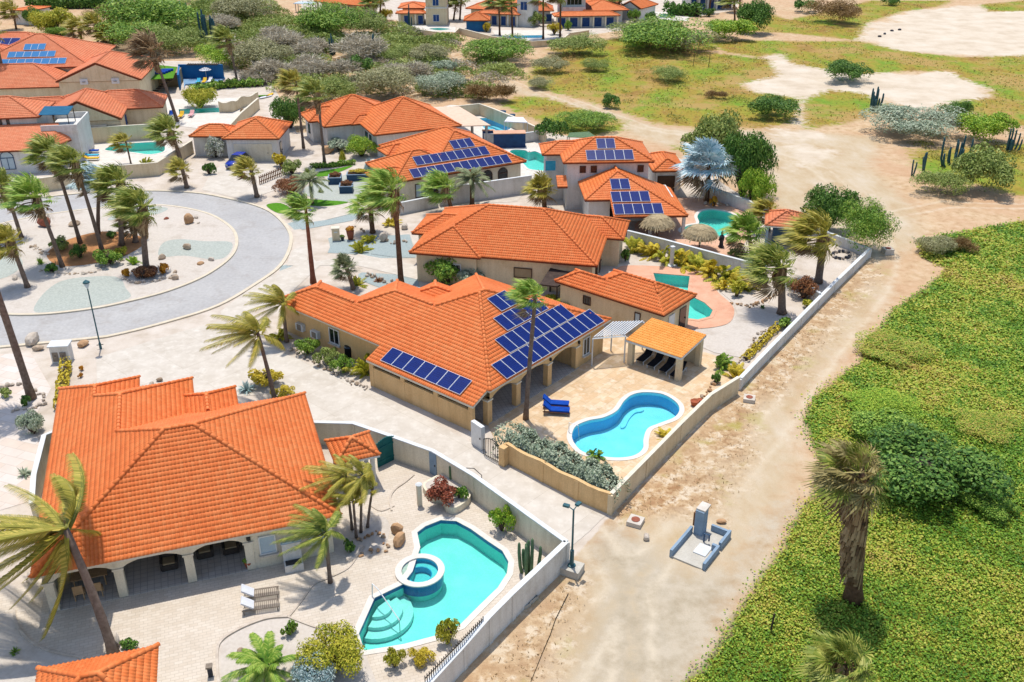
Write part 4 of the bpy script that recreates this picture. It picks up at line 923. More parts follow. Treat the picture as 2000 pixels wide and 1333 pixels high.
# ------------------------------------------------------------------ houses along the far edge
def far_house(name, label, pl, pr, z, depth, slope=.4, wall='stucco_sand', tile='tile_orange', g=(), extra=(), zb=0.0, inset=.5, cat='house'):
    a, b = G(*pl, z), G(*pr, z); d = b-a; h = House(name, label, cat, (a.x, a.y), math.degrees(math.atan2(d.y, d.x)), z, slope, tile, wall, 'fascia_brown', False, .34, .42, zb)
    h.L = d.length; h.add(0, h.L, 0, depth, None, g)
    for e in extra: h.add(*e)
    return h
T1h = far_house('bungalow', 'low bungalow with dark blue doors under long orange roof, far top left of centre', (612,3), (704,12), 2.7, 9); T1h.finish(0, inset=1.4)
for k in range(6): T1h.wallbox(.6+k*1.9, .95+k*1.9, .4, .75, 2.55, None, 'post', 'stucco_cream')
for k in (1, 3, 4): T1h.window(1.9+k*1.9, 1.4, (0, -1), 1.3, .1, 2.1, 'frame_white', 'curtain_blue', 1, False)
mb = MB(); c = G(598,24); mb.box(c+Vector((0, 0, 2.1)), (5, 3.5, .12), -.2); ca = thing('carport', 'pale blue canopy on posts beside the far bungalow', 'canopy', c); mb.build('canopy_roof', MATS['corrugated'], ca)
for dx, dy in ((-2.2, -1.4), (2.2, -1.8), (-2.2, 1.6), (2.2, 1.2)): mb = MB(); mb.tube([c+Vector((dx, dy, 0)), c+Vector((dx, dy, 2.05))], .08, 6); mb.build('post', MATS['paint_blue'], ca)
T2h = far_house('villa', 'sand coloured villa with square tower and columned porch, far top centre', (772,27), (833,27), 2.6, 3.2, .25); T2h.add(.3, T2h.L-.2, 2.6, 10, 3.4); T2h.finish(0, inset=1.0)
for u_ in (.6, 4.3, 6.8): T2h.wallbox(u_, u_+.4, .3, .7, 2.5, None, 'column', 'stucco_cream')
T2h.wallbox(T2h.L-.1, T2h.L+4.6, -.5, 7, 7.5, None, 'tower'); T2h.wallbox(T2h.L-.25, T2h.L+4.75, -.65, 7.1, 4.0, 3.7, 'balcony_band', 'stucco_white')
T2h.window(T2h.L+2.2, -.5, (0, -1), 1.4, .9, 2.4, 'frame_white', 'curtain_blue', 2, False); T2h.window(T2h.L+2.2, -.5, (0, -1), 1.4, 4.3, 5.8, 'frame_white', 'curtain_blue', 2, False)
T2h.window(2.4, 1.0, (0, -1), 1.2, .1, 2.0, 'frame_white', 'curtain_blue', 1, False); T2h.window(5.6, 1.0, (0, -1), 1.2, .1, 2.0, 'frame_white', 'curtain_blue', 1, False)
T3h = far_house('villa', 'two storey villa with stepped orange roofs beside dark palm trunks, far top centre', (930,26), (1015,30), 2.7, 8, .35); T3h.add(1.5, 9.5, 4.5, 14, 4.6); T3h.add(-3.5, 4, 2.5, 10, 3.2); T3h.finish(0, inset=1.0)
for k in range(5): T3h.wallbox(.6+k*2.2, .95+k*2.2, .4, .7, 2.5, None, 'post', 'stucco_white')
for k in range(4): T3h.window(1.8+k*2.2, 1.0, (0, -1), 1.2, .1, 2.1, 'frame_white', 'curtain_blue', 1, False)
T3h.wallbox(9.4, 13, 1, 6, 6.2, None, 'wall', 'stucco_white'); T3h.window(11, 1, (0, -1), 1.6, 3.6, 5.4, 'frame_white', 'curtain_blue', 2, False)
T3g = far_house('gazebo', 'orange hip roof gazebo with bright blue screens, far top centre', (905,41), (957,41), 2.4, 5.5, .5, 'wall_blue'); T3g.finish(0, inset=.6)
T4h = far_house('villa', 'tall white villa with wide orange veranda roof and row of columns, far top', (1083,33), (1212,31), 2.6, 4.2, .3, 'stucco_white'); T4h.add(1, 9, 3.8, 12, 6.4); T4h.add(7, 17.5, 3.2, 14, 3.3); T4h.finish(0, inset=1.2)
for k in range(6): T4h.wallbox(.5+k*2.75, .85+k*2.75, .4, .75, 2.5, None, 'column', 'stucco_cream')
for k in range(5): T4h.window(1.8+k*2.75, 1.2, (0, -1), 1.8, .1, 2.1, 'frame_white', 'curtain_blue', 1, False)
T4h.window(5.2, 5.0, (0, -1), 3.4, 4.3, 5.8, 'frame_white', 'glass_dark', 4, False); T4h.wallbox(2.4, 7.6, 3.6, 5.1, 4.0, 3.0, 'bay_wall')
T5h = far_house('bungalow', 'white gable ended bungalow with orange roof and blue window, far top right', (1208,14), (1252,18), 2.8, 9, .5, 'stucco_white', 'tile_orange', ('v0',)); T5h.finish(0); T5h.window(3, .12, (0, -1), 1.6, .9, 2.0, 'frame_white', 'curtain_blue', 2, False)
T5c = far_house('bungalow', 'orange roofed wing between the two far two storey villas', (1018,22), (1082,22), 2.8, 8, .45, 'stucco_white'); T5c.finish(0, inset=.8)
for k in range(3): T5c.window(1.6+k*2.4, .8, (0, -1), 1.3, .3, 2.0, 'frame_white', 'curtain_blue', 1, False)
T5b = far_house('bungalow', 'orange roofed bungalow partly behind the gable ended one, far top right', (1150,8), (1215,4), 3.0, 9, .4, 'stucco_sand'); T5b.finish(0)
T6h = far_house('villa', 'white villa with tall blue curtained openings at the top right edge', (1345,-6), (1440,-8), 3.4, 9, .4, 'stucco_white'); T6h.finish(0, inset=1.0)
for k in range(6): T6h.wallbox(.5+k*2.3, .9+k*2.3, .3, .7, 3.2, None, 'column', 'stucco_white')
for k in range(5): T6h.window(1.8+k*2.3, 1.0, (0, -1), 1.4, .1, 2.7, 'frame_white', 'curtain_blue', 1, False)
T7h = far_house('villa', 'white villa with blue glass doors behind clipped hedge, top left', (92,-16), (212,-14), 3.0, 9, .4, 'stucco_white'); T7h.finish(0, inset=.8)
for k in range(5): T7h.window(1.6+k*2.7, .8, (0, -1), 1.8, .2, 2.2, 'frame_white', 'glass_dark' if k > 2 else 'curtain_blue', 1, False)
T8h = far_house('outbuilding', 'grey flat walled outbuilding at the top left edge', (18,20), (58,22), 3.2, 7, .12, 'stucco_white'); T8h.finish(0, inset=.3)

# ------------------------------------------------------------------ small roofs
K = House('gazebo', 'little square gazebo with four orange tiled hips beside the teal gate', 'gazebo', tuple(G(655,908,2.3))[:2], 22, 2.3, .55, 'tile_orange', 'stucco_white', 'fascia_white', True)
K.add(0, 2.75, 0, 2.75); K.finish(60, (0, 'v0'), True, auto_walls=False)
for u_, v_ in ((.4, .4), (2.35, .4), (.4, 2.35), (2.35, 2.35)): K.wallbox(u_-.12, u_+.12, v_-.12, v_+.12, 2.25, None, 'post')
K2 = House('garden_shelter', 'corner of an orange tiled shelter roof at the lower left edge', 'shelter', tuple(G(80,1306,2.4))[:2], math.degrees(math.atan2(G(280,1267,2.4).y-G(80,1306,2.4).y, G(280,1267,2.4).x-G(80,1306,2.4).x)), 2.4, .5, 'tile_orange', 'stucco_white', 'fascia_white', True)
K2.add(-.1, 5.0, -4.4, 0); K2.finish(200, (0, 'v1'), True, auto_walls=False)
for u_, v_ in ((.4, -.5), (4.5, -.5), (.4, -3.9), (4.5, -3.9)): K2.wallbox(u_-.12, u_+.12, v_-.12, v_+.12, 2.35, None, 'post')
# cabana with black loungers
q = [G(1222,664,2.15), G(1331,700,2.15), G(1379,656,2.55), G(1278,622,2.55)]
KB = House('cabana', 'amber tiled cabana on four tan posts sheltering black loungers', 'cabana', tuple(q[0])[:2], math.degrees(math.atan2(q[1].y-q[0].y, q[1].x-q[0].x)), 2.15, .2, 'tile_amber', 'stucco_sand', 'fascia_white', True)
uv = [KB.UV(p.x, p.y) for p in q]; Lc, Dc = uv[1][0], (uv[2][1]+uv[3][1])/2
KB.finish(150, (0, 'x'), False, auto_walls=False, extra=[[(0, 0, 2.15), (Lc, 0, 2.15), (Lc, Dc, 2.55), (0, Dc, 2.55)]])
for u_, v_ in ((.35, .35), (Lc-.3, .35), (Lc-.3, Dc-.35), (.35, Dc-.35)): KB.wallbox(u_-.2, u_+.2, v_-.2, v_+.2, 2.0+.1*v_, None, 'post')
KB.wallbox(.5, Lc-.4, Dc-.35, Dc-.2, 1.5, None, 'back_wall')
# blue gazebo by the far corner of the white wall
KG = House('bar_hut', 'orange hip roofed bar hut with dark blue sides among palms', 'hut', tuple(G(1494,441,2.3))[:2], -14, 2.3, .5, 'tile_red', 'paint_blue', 'fascia_white', False)
KG.add(0, 4.0, 0, 4.2); KG.finish(0, inset=.9)
for u_, v_ in ((.3, .3), (3.7, .3), (3.7, 3.9), (.3, 3.9)): KG.wallbox(u_-.12, u_+.12, v_-.12, v_+.12, 2.2, None, 'post', 'concrete_blue')
# ------------------------------------------------------------------ pools
def pool(key, label, basin, water, coping, depth=1.05, cw=.35, band='tile_band_blue', cat='pool'):
    P = POOLS[key]; c = sum(P, Vector())/len(P); t = thing('swimming_pool', label, cat, (c.x, c.y, 0)); N = len(P)
    A_ = sum(P[i].x*P[(i+1) % N].y-P[(i+1) % N].x*P[i].y for i in range(N))
    if A_ < 0: P = P[::-1]
    b = MB(); b.add([(p.x, p.y, -.2) for p in P]+[(p.x, p.y, -depth) for p in P], [tuple(range(N, 2*N))]); b.build('basin_floor', MATS[basin], t); b = MB(); b.add([(p.x, p.y, -.2) for p in P]+[(p.x, p.y, -depth) for p in P], [(i, N+i, N+(i+1) % N, (i+1) % N) for i in range(N)]); b.build('basin_wall', MATS['pool_wall_blue' if basin == 'pool_blue' else 'pool_wall_green'], t)
    w = MB(); w.add([(p.x, p.y, .035) for p in P]+[(p.x, p.y, -.2) for p in P], [(i, N+i, N+(i+1) % N, (i+1) % N) for i in range(N)]); w.build('tile_band', MATS[band], t)
    q = MB(); q.sheet(P, -.07); q.build('water', MATS[water], t)
    O = offset_poly(P, cw); k = MB()
    k.add([(p.x, p.y, .06) for p in P]+[(p.x, p.y, .06) for p in O]+[(p.x, p.y, .0) for p in O]+[(p.x, p.y, .0) for p in P], [(i, (i+1) % N, N+(i+1) % N, N+i) [::-1] for i in range(N)]+[(N+i, N+(i+1) % N, 2*N+(i+1) % N, 2*N+i)[::-1] for i in range(N)]+[(3*N+i, 3*N+(i+1) % N, (i+1) % N, i)[::-1] for i in range(N)])
    k.build('coping', MATS[coping], t); return t
pA = pool('A', 'large teal pool with round spa and corner steps beside the near villa', 'pool_green', 'water_green', 'coping_white')
pB = pool('B', 'bright blue kidney shaped pool on tan flagstone terrace', 'pool_blue', 'water_blue', 'coping_white', band='pool_blue')
pool('C', 'teal keyhole shaped pool ringed by coral paving', 'pool_teal', 'water_teal', 'coral_paver', band='pool_teal')
pool('E', 'round teal pool beside two thatched umbrellas', 'pool_teal', 'water_teal', 'coping_white', band='pool_teal')
pool('F', 'turquoise pool with scalloped edge between two solar roofed villas', 'pool_teal', 'water_teal', 'coping_white', band='pool_teal')
pool('G', 'light blue round pool on white terrace beside the tan patio awning', 'pool_blue', 'water_blue', 'coping_white', band='pool_blue')
pool('L1', 'turquoise pool with tapering end behind tan wall near the palm roundabout', 'pool_teal', 'water_teal', 'coping_white', band='pool_teal')
pool('L2', 'long narrow green lap pool in front of the clipped round hedge', 'pool_teal', 'water_teal', 'coping_white', band='pool_teal')
pool('T1', 'sliver of a far pool below the sand coloured tower villa', 'pool_teal', 'water_teal', 'coping_white', .8, band='pool_teal')
pool('T2', 'small far rectangular green pool near tall dark hedge', 'pool_teal', 'water_teal', 'coping_white', .8, band='pool_teal')
pool('T3', 'far pale pool in front of the wide veranda villa', 'pool_blue', 'water_blue', 'coping_white', .8, band='pool_blue')
# corner steps, handrail, spa of the near pool
cst = G(737,1178); 
a0 = math.atan2(*(reversed((G(701,1240)-cst).xy))); a1 = math.atan2(*(reversed((G(786,1144)-cst).xy)))
for r, zt in ((.75, -.28), (1.3, -.5), (1.85, -.74)):
    aa = a0; bb = a1
    while bb < aa: bb += 2*math.pi
    if bb-aa > math.pi: aa, bb = bb, aa+2*math.pi
    pts = [cst+Vector((.03, 0, 0))]+[cst+Vector((math.cos(aa+(bb-aa)*k/14), math.sin(aa+(bb-aa)*k/14), 0))*r for k in range(15)]
    sm_ = MB(); sm_.prism(pts, -1.02, zt); sm_.build('step', MATS['pool_step'], pA)
hr = MB(); h0 = G(727,1168); h1 = G(780,1215); hr.tube([h0, h0+Vector((.05, .05, .9)), h0.lerp(h1, .25)+Vector((0, 0, 1.0)), h1+Vector((0, 0, .1)), h1+Vector((0, 0, -.8))], .03, 6); hr.build('handrail', MATS['white_metal'], pA)
sc = G(820,1114,.14); sc.z = 0
sp = thing('spa', 'round raised spa with pink coping and blue tiled side in the near pool', 'spa', sc)
m = MB(); m.lathe(sc, [(1.28, -.62), (1.3, .1)], 36, False); m.build('tiled_side', MATS['tile_band_blue'], sp)
m = MB(); m.lathe(sc, [(1.2, -1.04), (1.2, -.62)], 36, False); m.build('plinth', MATS['pool_wall_green'], sp)
m = MB(); m.add([(sc.x+r*math.cos(2*math.pi*k/36), sc.y+r*math.sin(2*math.pi*k/36), z) for r, z in ((1.02, .1), (1.02, -.2), (.62, -.2), (.62, -.6)) for k in range(36)], [(r*36+k, (r+1)*36+k, (r+1)*36+(k+1) % 36, r*36+(k+1) % 36) for r in range(3) for k in range(36)]); m.build('basin', MATS['pool_wall_blue'], sp)
m = MB(); m.lathe(sc, [(.01, -.62), (.01, -.6)], 4); vs_ = [(sc.x+r*math.cos(2*math.pi*k/36), sc.y+r*math.sin(2*math.pi*k/36), -.19) for r in (.66, .97) for k in range(36)]; m = MB(); m.add(vs_, [(k, (k+1) % 36, 36+(k+1) % 36, 36+k) for k in range(36)]); m.build('bench', MATS['pool_step'], sp)
m = MB(); N = 36; vs = []; 
for r, z in ((1.36, .08), (1.36, .15), (1.0, .15), (1.0, .08)): vs += [(sc.x+r*math.cos(2*math.pi*k/N), sc.y+r*math.sin(2*math.pi*k/N), z) for k in range(N)]
m.add(vs, [(r*N+k, r*N+(k+1) % N, ((r+1) % 4)*N+(k+1) % N, ((r+1) % 4)*N+k) for r in range(4) for k in range(N)]); m.build('coping', MATS['coping_white'], sp)
m = MB(); m.add([(sc.x+.99*math.cos(2*math.pi*k/N), sc.y+.99*math.sin(2*math.pi*k/N), .03) for k in range(N)], [tuple(range(N))]); m.build('water', MATS['water_blue'], sp)
m = MB(); m.lathe(sc, [(.61, -.62), (.61, -.58), (.02, -.58)], 24); m.build('floor', MATS['pool_step'], sp)
st = MB(); 
bs = smooth(GP([(1213,812),(1225,790),(1240,779),(1258,777),(1256,782),(1242,785),(1230,797),(1222,812)]), 4); st.prism(bs, -1.03, -.93); st.build('bench_step', MATS['pool_blue'], pB)
hr = MB(); h0 = G(1111,846); hr.tube([h0, h0+Vector((0, 0, .8)), h0+Vector((.6, -.2, .7)), h0+Vector((.7, -.25, -.5))], .03, 6); hr.build('handrail', MATS['white_metal'], pB)

# ------------------------------------------------------------------ vegetation templates
def leaf_cloud(name, n, lobes, leaf, flat=.35, aspect=.55, seed=1, shell=.75, up=.35):
    """unit bush: leaves on the surface of many lobes inside a unit half ellipsoid (z 0..1)"""
    r = np.random.default_rng(seed); L = []
    for k in range(lobes):
        th = r.random()*2*math.pi; ph = math.acos(r.random()*.95); rad = r.uniform(.35, .92); s_ = r.uniform(.2, .42)
        L.append((math.cos(th)*math.sin(ph)*rad, math.sin(th)*math.sin(ph)*rad, .42+math.cos(ph)*rad*.45, s_))
    L.append((0, 0, .45, .55)); L = np.array(L); idx = r.integers(0, len(L), n)
    d = r.normal(size=(n, 3)); d /= np.linalg.norm(d, axis=1)[:, None]; d[:, 2] = np.where(r.random(n) < .65, abs(d[:, 2]), d[:, 2])
    rr = L[idx, 3]*(shell+(1.08-shell)*r.random(n)+np.where(r.random(n) < .06, .25*r.random(n), 0)); P = L[idx, :3]+d*rr[:, None]*np.array([1, 1, .85]); P[:, 2] = np.clip(P[:, 2], .01, 1.2)
    nrm = d+r.normal(size=(n, 3))*.6+np.array([0, 0, up]); nrm /= np.linalg.norm(nrm, axis=1)[:, None]
    t = np.cross(nrm, r.normal(size=(n, 3))); t /= np.linalg.norm(t, axis=1)[:, None]; b_ = np.cross(nrm, t)
    sz = leaf*(.6+.8*r.random(n))[:, None]; t *= sz; b_ *= sz*aspect
    V = np.stack([P-t, P-b_, P+t, P+b_], 1).reshape(-1, 3); F = np.arange(4*n).reshape(n, 4)
    return nmesh(name, V, F, MATS['leaf_green'], r.random(n))
def twig_cloud(name, n, seed=1, thick=.006):
    """unit scrub: tangled thin twigs through the outer crown"""
    r = np.random.default_rng(seed); L = []
    for k in range(10): a = r.random()*2*math.pi; q = r.uniform(.2, .7); L.append((math.cos(a)*q, math.sin(a)*q, r.uniform(.2, .45), r.uniform(.25, .45)))
    L = np.array(L); idx = r.integers(0, len(L), n); d = r.normal(size=(n, 3)); d /= np.linalg.norm(d, axis=1)[:, None]; d[:, 2] = abs(d[:, 2])
    P0 = L[idx, :3]+d*(L[idx, 3]*r.uniform(.3, 1.0, n))[:, None]; e = d*.5+r.normal(size=(n, 3))*.5; e /= np.linalg.norm(e, axis=1)[:, None]; P1 = P0+e*r.uniform(.06, .2, n)[:, None]; P0[:, 2] = np.clip(P0[:, 2], .02, 1); P1[:, 2] = np.clip(P1[:, 2], .02, 1.1)
    s_ = np.cross(e, r.normal(size=(n, 3))); s_ /= np.linalg.norm(s_, axis=1)[:, None]; s_ *= thick*(1+r.random(n))[:, None]
    V = np.stack([P0-s_, P0+s_, P1+s_*.5, P1-s_*.5], 1).reshape(-1, 3); return nmesh(name, V, np.arange(4*n).reshape(n, 4), MATS['leaf_mauve'], r.random(n))
def spike_rosette(name, n, seed=1, w=.06, droop=.25):
    r = np.random.default_rng(seed); V = []; F = []
    for k in range(n):
        th = r.random()*2*math.pi; ph = math.acos(r.random()*.9+.08); L = r.uniform(.7, 1.0); d = np.array([math.cos(th)*math.sin(ph), math.sin(th)*math.sin(ph), math.cos(ph)])
        s_ = np.cross(d, [0, 0, 1.0]); s_ /= np.linalg.norm(s_)+1e-9; m_ = d*L*.55; e = d*L-np.array([0, 0, droop*math.sin(ph)*L]); o = len(V)
        V += [-s_*w*.4, s_*w*.4, m_+s_*w, m_-s_*w, e]; F += [(o, o+1, o+2, o+3), (o+3, o+2, o+4, o+4)]
    me = bpy.data.meshes.new(name); me.from_pydata([tuple(map(float, v)) for v in V], [], [f if f[2] != f[3] else f[:3] for f in F]); me.update()
    at = me.attributes.new('tint', 'FLOAT', 'FACE'); at.data.foreach_set('value', np.repeat(r.random(n), 2).astype(np.float32)); me.materials.append(MATS['leaf_green']); return me
TPL = {}
for i in range(3):
    TPL['s%d' % i] = leaf_cloud('leaves_small', 420, 5, .15, seed=10+i); TPL['m%d' % i] = leaf_cloud('leaves_medium', 2600, 12, .062, seed=20+i)
    TPL['l%d' % i] = leaf_cloud('leaves_large', 9500, 24, .034, seed=30+i); TPL['t%d' % i] = twig_cloud('twigs', 5000, 40+i); TPL['r%d' % i] = spike_rosette('rosette', 60, 50+i)
    TPL['f%d' % i] = leaf_cloud('feathery', 11000, 20, .036, aspect=.3, seed=60+i)
    TPL['d%d' % i] = spike_rosette('dense_rosette', 520, 70+i, .028, .75)
core_mb = MB(); core_mb.lathe((0, 0, 0), [(.08, 0), (.28, .25), (.38, .42), (.3, .6), (.05, .7)], 9); CORE = core_mb.mesh('stems'); CORE.materials.append(MATS['wood_dark'])  # opaque dark lump added inside the leaves so shrubs are not see-through
BN = [0]
def place(mesh, mat, m, parent, name):
    o = bpy.data.objects.new(name, mesh); link(o, parent); o.matrix_basis = m; o.material_slots[0].link = 'OBJECT'; o.material_slots[0].material = MATS[mat]; return o
def bush(cx, cy, wpx, hr, mat, label, kind=None, name='shrub', cat='shrub', group=None, core=True, dr=1.0, z0=0.0):
    """shrub whose visible blob is centred on photo point (cx,cy) and wpx wide; hr = height / width"""
    p = G(cx, cy, .5); r = wpx/2/PXM(p); h = hr*2*r; p = G(cx, cy, z0+h*.42); p.z = z0
    BN[0] += 1; i = BN[0] % 3
    k = kind or ('s' if r < .55 else 'm' if r < 1.7 else 'l'); t = thing(name, label, cat, p, group); rz = BN[0]*1.7
    m = Matrix.Translation(p) @ Matrix.Rotation(rz, 4, 'Z') @ Matrix.Diagonal((r*dr, r*dr, h, 1)); 
    o = place(TPL['%s%d' % (k, i)], mat, m, t, 'foliage')
    if core and k in 'sml':
        c = bpy.data.objects.new('stems', CORE); link(c, t); c.matrix_basis = m
    return t
def hedge(path, w, h, mat, label, name='hedge', leaf=.12, dens=90, z0=0.0, group=None, lumpy=.25):
    """clipped or loose hedge along a ground path"""
    P = [Vector((p[0], p[1], 0)) for p in path]; t = thing(name, label, 'hedge', (P[0].x, P[0].y, z0), group)
    seg = [(a, b, (b-a).length) for a, b in zip(P[:-1], P[1:])]; tot = sum(s_[2] for s_ in seg); n = int(dens*tot*(w+2*h))
    r = np.random.default_rng(int(abs(P[0].x*100+P[0].y*10))); V = []; u = r.random(n)*tot; C_ = np.zeros((n, 3)); D_ = np.zeros((n, 3)); acc = 0
    for a, b, l in seg:
        k = (u >= acc) & (u <= acc+l); f = (u[k]-acc)/l; f = np.where((acc == 0) & (f < .12), f-r.random(len(f))*w*.5/l, f); f = np.where((acc+l > tot-1e-6) & (f > .88), f+r.random(len(f))*w*.5/l, f); d = (b-a).normalized(); nn = np.array([-d.y, d.x, 0])
        th = r.random(k.sum())*math.pi; lump = 1+lumpy*(np.sin(u[k]*2.1)*.5+np.sin(u[k]*5.3+1)*.5)+r.normal(size=k.sum())*.06
        side = np.sign(np.cos(th))*abs(np.cos(th))**.5; upz = abs(np.sin(th))**.5
        C_[k] = np.array(a)+f[:, None]*np.array(b-a)+nn*(side*w/2*lump)[:, None]+np.array([0, 0, 1])*(upz*h*lump*r.uniform(.55, 1.0, k.sum())**.35)[:, None]
        D_[k] = nn*side[:, None]+np.array([0, 0, 1])*upz[:, None]; acc += l
    C_[:, 2] += z0
    nr = D_+r.normal(size=(n, 3))*.6; nr /= np.linalg.norm(nr, axis=1)[:, None]; tt = np.cross(nr, r.normal(size=(n, 3))); tt /= np.linalg.norm(tt, axis=1)[:, None]; bb = np.cross(nr, tt)
    sz = leaf*(.6+.8*r.random(n))[:, None]; tt *= sz; bb *= sz*.6
    me = nmesh('foliage', np.stack([C_-tt, C_-bb, C_+tt, C_+bb], 1).reshape(-1, 3), np.arange(4*n).reshape(n, 4), MATS[mat], r.random(n)); link(bpy.data.objects.new('foliage', me), t)
    strip(path, w*.45, z0-.02, z0+h*.55).build('stems', MATS['wood_dark'], t); return t  # solid dark core strip added inside the hedge leaves, no modelled stems

# ------------------------------------------------------------------ palms (trade wind blows towards -x)
WIND = Vector((-1.0, .25, .12))
def bend(p, d, L, wind, droop):
    """position along a frond that starts at p going d, bent by weight and wind"""
    return lambda f: p+d*(L*f)+Vector((0, 0, -1))*(droop*L*f*f)+WIND*(wind*L*f*f)
def fan_frond(az, el, wind, seed):
    r = random.Random(seed); d = Vector((math.cos(az)*math.cos(el), math.sin(az)*math.cos(el), math.sin(el))); d = (d+WIND*wind*.5).normalized()
    cur = bend(Vector(), d, .62, wind*.25, .12); V = []; F = []
    pt = [cur(f) for f in (0, .5, 1)]; sd = d.cross(Vector((0, 0, 1)));
    if sd.length < .1: sd = Vector((0, 1, 0))
    sd.normalize(); up = sd.cross(d)
    for i, q in enumerate(pt): V += [q-sd*.02, q+sd*.02]
    F += [(0, 1, 3, 2), (2, 3, 5, 4)]; hub = pt[-1]; n = 19
    for k in range(n):
        a = (k/(n-1)-.5)*2*2.05+r.uniform(-.05, .05); e = (d*math.cos(a)+sd*math.sin(a)).normalized(); L = (.72-.18*abs(a)/2)*r.uniform(.85, 1.08)
        c2 = bend(hub, (e+up*.12).normalized(), L, wind*.7, .38); m_ = c2(.55); t_ = c2(1.0); w = .03; sn = e.cross(up).normalized(); o = len(V)
        V += [hub+e*.05, m_+sn*w+up*.01, m_-sn*w-up*.02, t_]; F += [(o, o+1, o+3, o+2)] if False else [(o, o+1, o+2), (o+1, o+3, o+2)]
    me = bpy.data.meshes.new('fan_frond'); me.from_pydata([tuple(v) for v in V], [], F); me.update()
    at = me.attributes.new('tint', 'FLOAT', 'FACE'); at.data.foreach_set('value', np.array([r.random() for _ in F], np.float32)); me.materials.append(MATS['frond_green']); return me
def feather_frond(az, el, wind, droop, seed, n=26, leaflet=.24, lw=.012):
    r = random.Random(seed); d = Vector((math.cos(az)*math.cos(el), math.sin(az)*math.cos(el), math.sin(el))); d = (d+WIND*wind*.5).normalized()
    cur = bend(Vector(), d, 1.0, wind*.5, droop); V = []; F = []; T = []
    for k in range(9):
        f = k/8; q = cur(f); t = (cur(min(1, f+.05))-cur(max(0, f-.05))).normalized(); sd = t.cross(Vector((0, 0, 1)));
        if sd.length < .1: sd = Vector((0, 1, 0))
        sd.normalize(); w = .018*(1-f)+.004; V += [q-sd*w, q+sd*w]
        if k: F.append((2*k-2, 2*k-1, 2*k+1, 2*k)); T.append(.95)
    for k in range(n):
        f = .14+.85*k/(n-1); q = cur(f); t = (cur(min(1, f+.05))-cur(max(0, f-.05))).normalized(); sd = t.cross(Vector((0, 0, 1)))
        if sd.length < .1: sd = Vector((0, 1, 0))
        sd.normalize(); L = leaflet*math.sin(math.pi*(.12+.8*f))**.6*r.uniform(.85, 1.1)
        for s_ in (-1, 1):
            e = (sd*s_*.8+t*.75+Vector((0, 0, -.35))+WIND*wind*.6).normalized(); tip = q+e*L+Vector((0, 0, -.25*L)); mid = q+e*L*.5; w = t*lw; o = len(V)
            V += [q-w, q+w, mid+w*1.2, mid-w*1.2, tip]; F += [(o, o+1, o+2, o+3), (o+3, o+2, o+4)]; T += [r.random()]*2
    me = bpy.data.meshes.new('feather_frond'); me.from_pydata([tuple(v) for v in V], [], F); me.update()
    at = me.attributes.new('tint', 'FLOAT', 'FACE'); at.data.foreach_set('value', np.array(T, np.float32)); me.materials.append(MATS['frond_green']); return me
FAN = [(k, e, fan_frond(2*math.pi*k/10+.2*e, el, .75, k*7+e)) for k in range(10) for e, el in enumerate((-.55, -.1, .35, .8, 1.25))]
FANC = [(k, e, fan_frond(2*math.pi*k/10+.2*e, el, .22, k*9+e)) for k in range(10) for e, el in enumerate((-.5, 0, .4, .85, 1.3))]
FANM = [(k, e, fan_frond(2*math.pi*k/10+.2*e, el, .42, k*5+e+3)) for k in range(10) for e, el in enumerate((-.75, -.3, .15, .6, 1.2))]
FEA = [(k, e, feather_frond(2*math.pi*k/8+.3*e, el, .9, .45, k*5+e, 44, .26, .009)) for k in range(8) for e, el in enumerate((-.15, .35, .9))]
FEC = [(k, e, feather_frond(2*math.pi*k/10+.3*e, el, .15, .45, k*3+e, 30, .2)) for k in range(10) for e, el in enumerate((-.1, .4, .95))]
FEB = [(k, e, feather_frond(2*math.pi*k/9+.3*e, el, 1.4, .5, k*11+e, 110, .22, .005)) for k in range(9) for e, el in enumerate((-1.0, -.4, .3))]
for _i in range(3):          # bushy clump of arching feather fronds
    _bm = bmesh.new(); _r = random.Random(90+_i)
    for _k in range(26):
        _me = feather_frond(_r.random()*2*math.pi, _r.choice((.35, .7, 1.0, 1.25)), .3, _r.uniform(.35, .7), 500+_k+50*_i, 22, .24, .014); _b2 = bmesh.new(); _b2.from_mesh(_me); _b2.transform(Matrix.Translation((_r.uniform(-.25, .25), _r.uniform(-.25, .25), 0)) @ Matrix.Scale(_r.uniform(.7, 1.1), 4)); _b2.to_mesh(_me); _b2.free(); _bm.from_mesh(_me); bpy.data.meshes.remove(_me)
    _m = bpy.data.meshes.new('areca_clump'); _bm.to_mesh(_m); _bm.free(); _m.materials.append(MATS['leaf_green']); TPL['a%d' % _i] = _m
TRN = 10
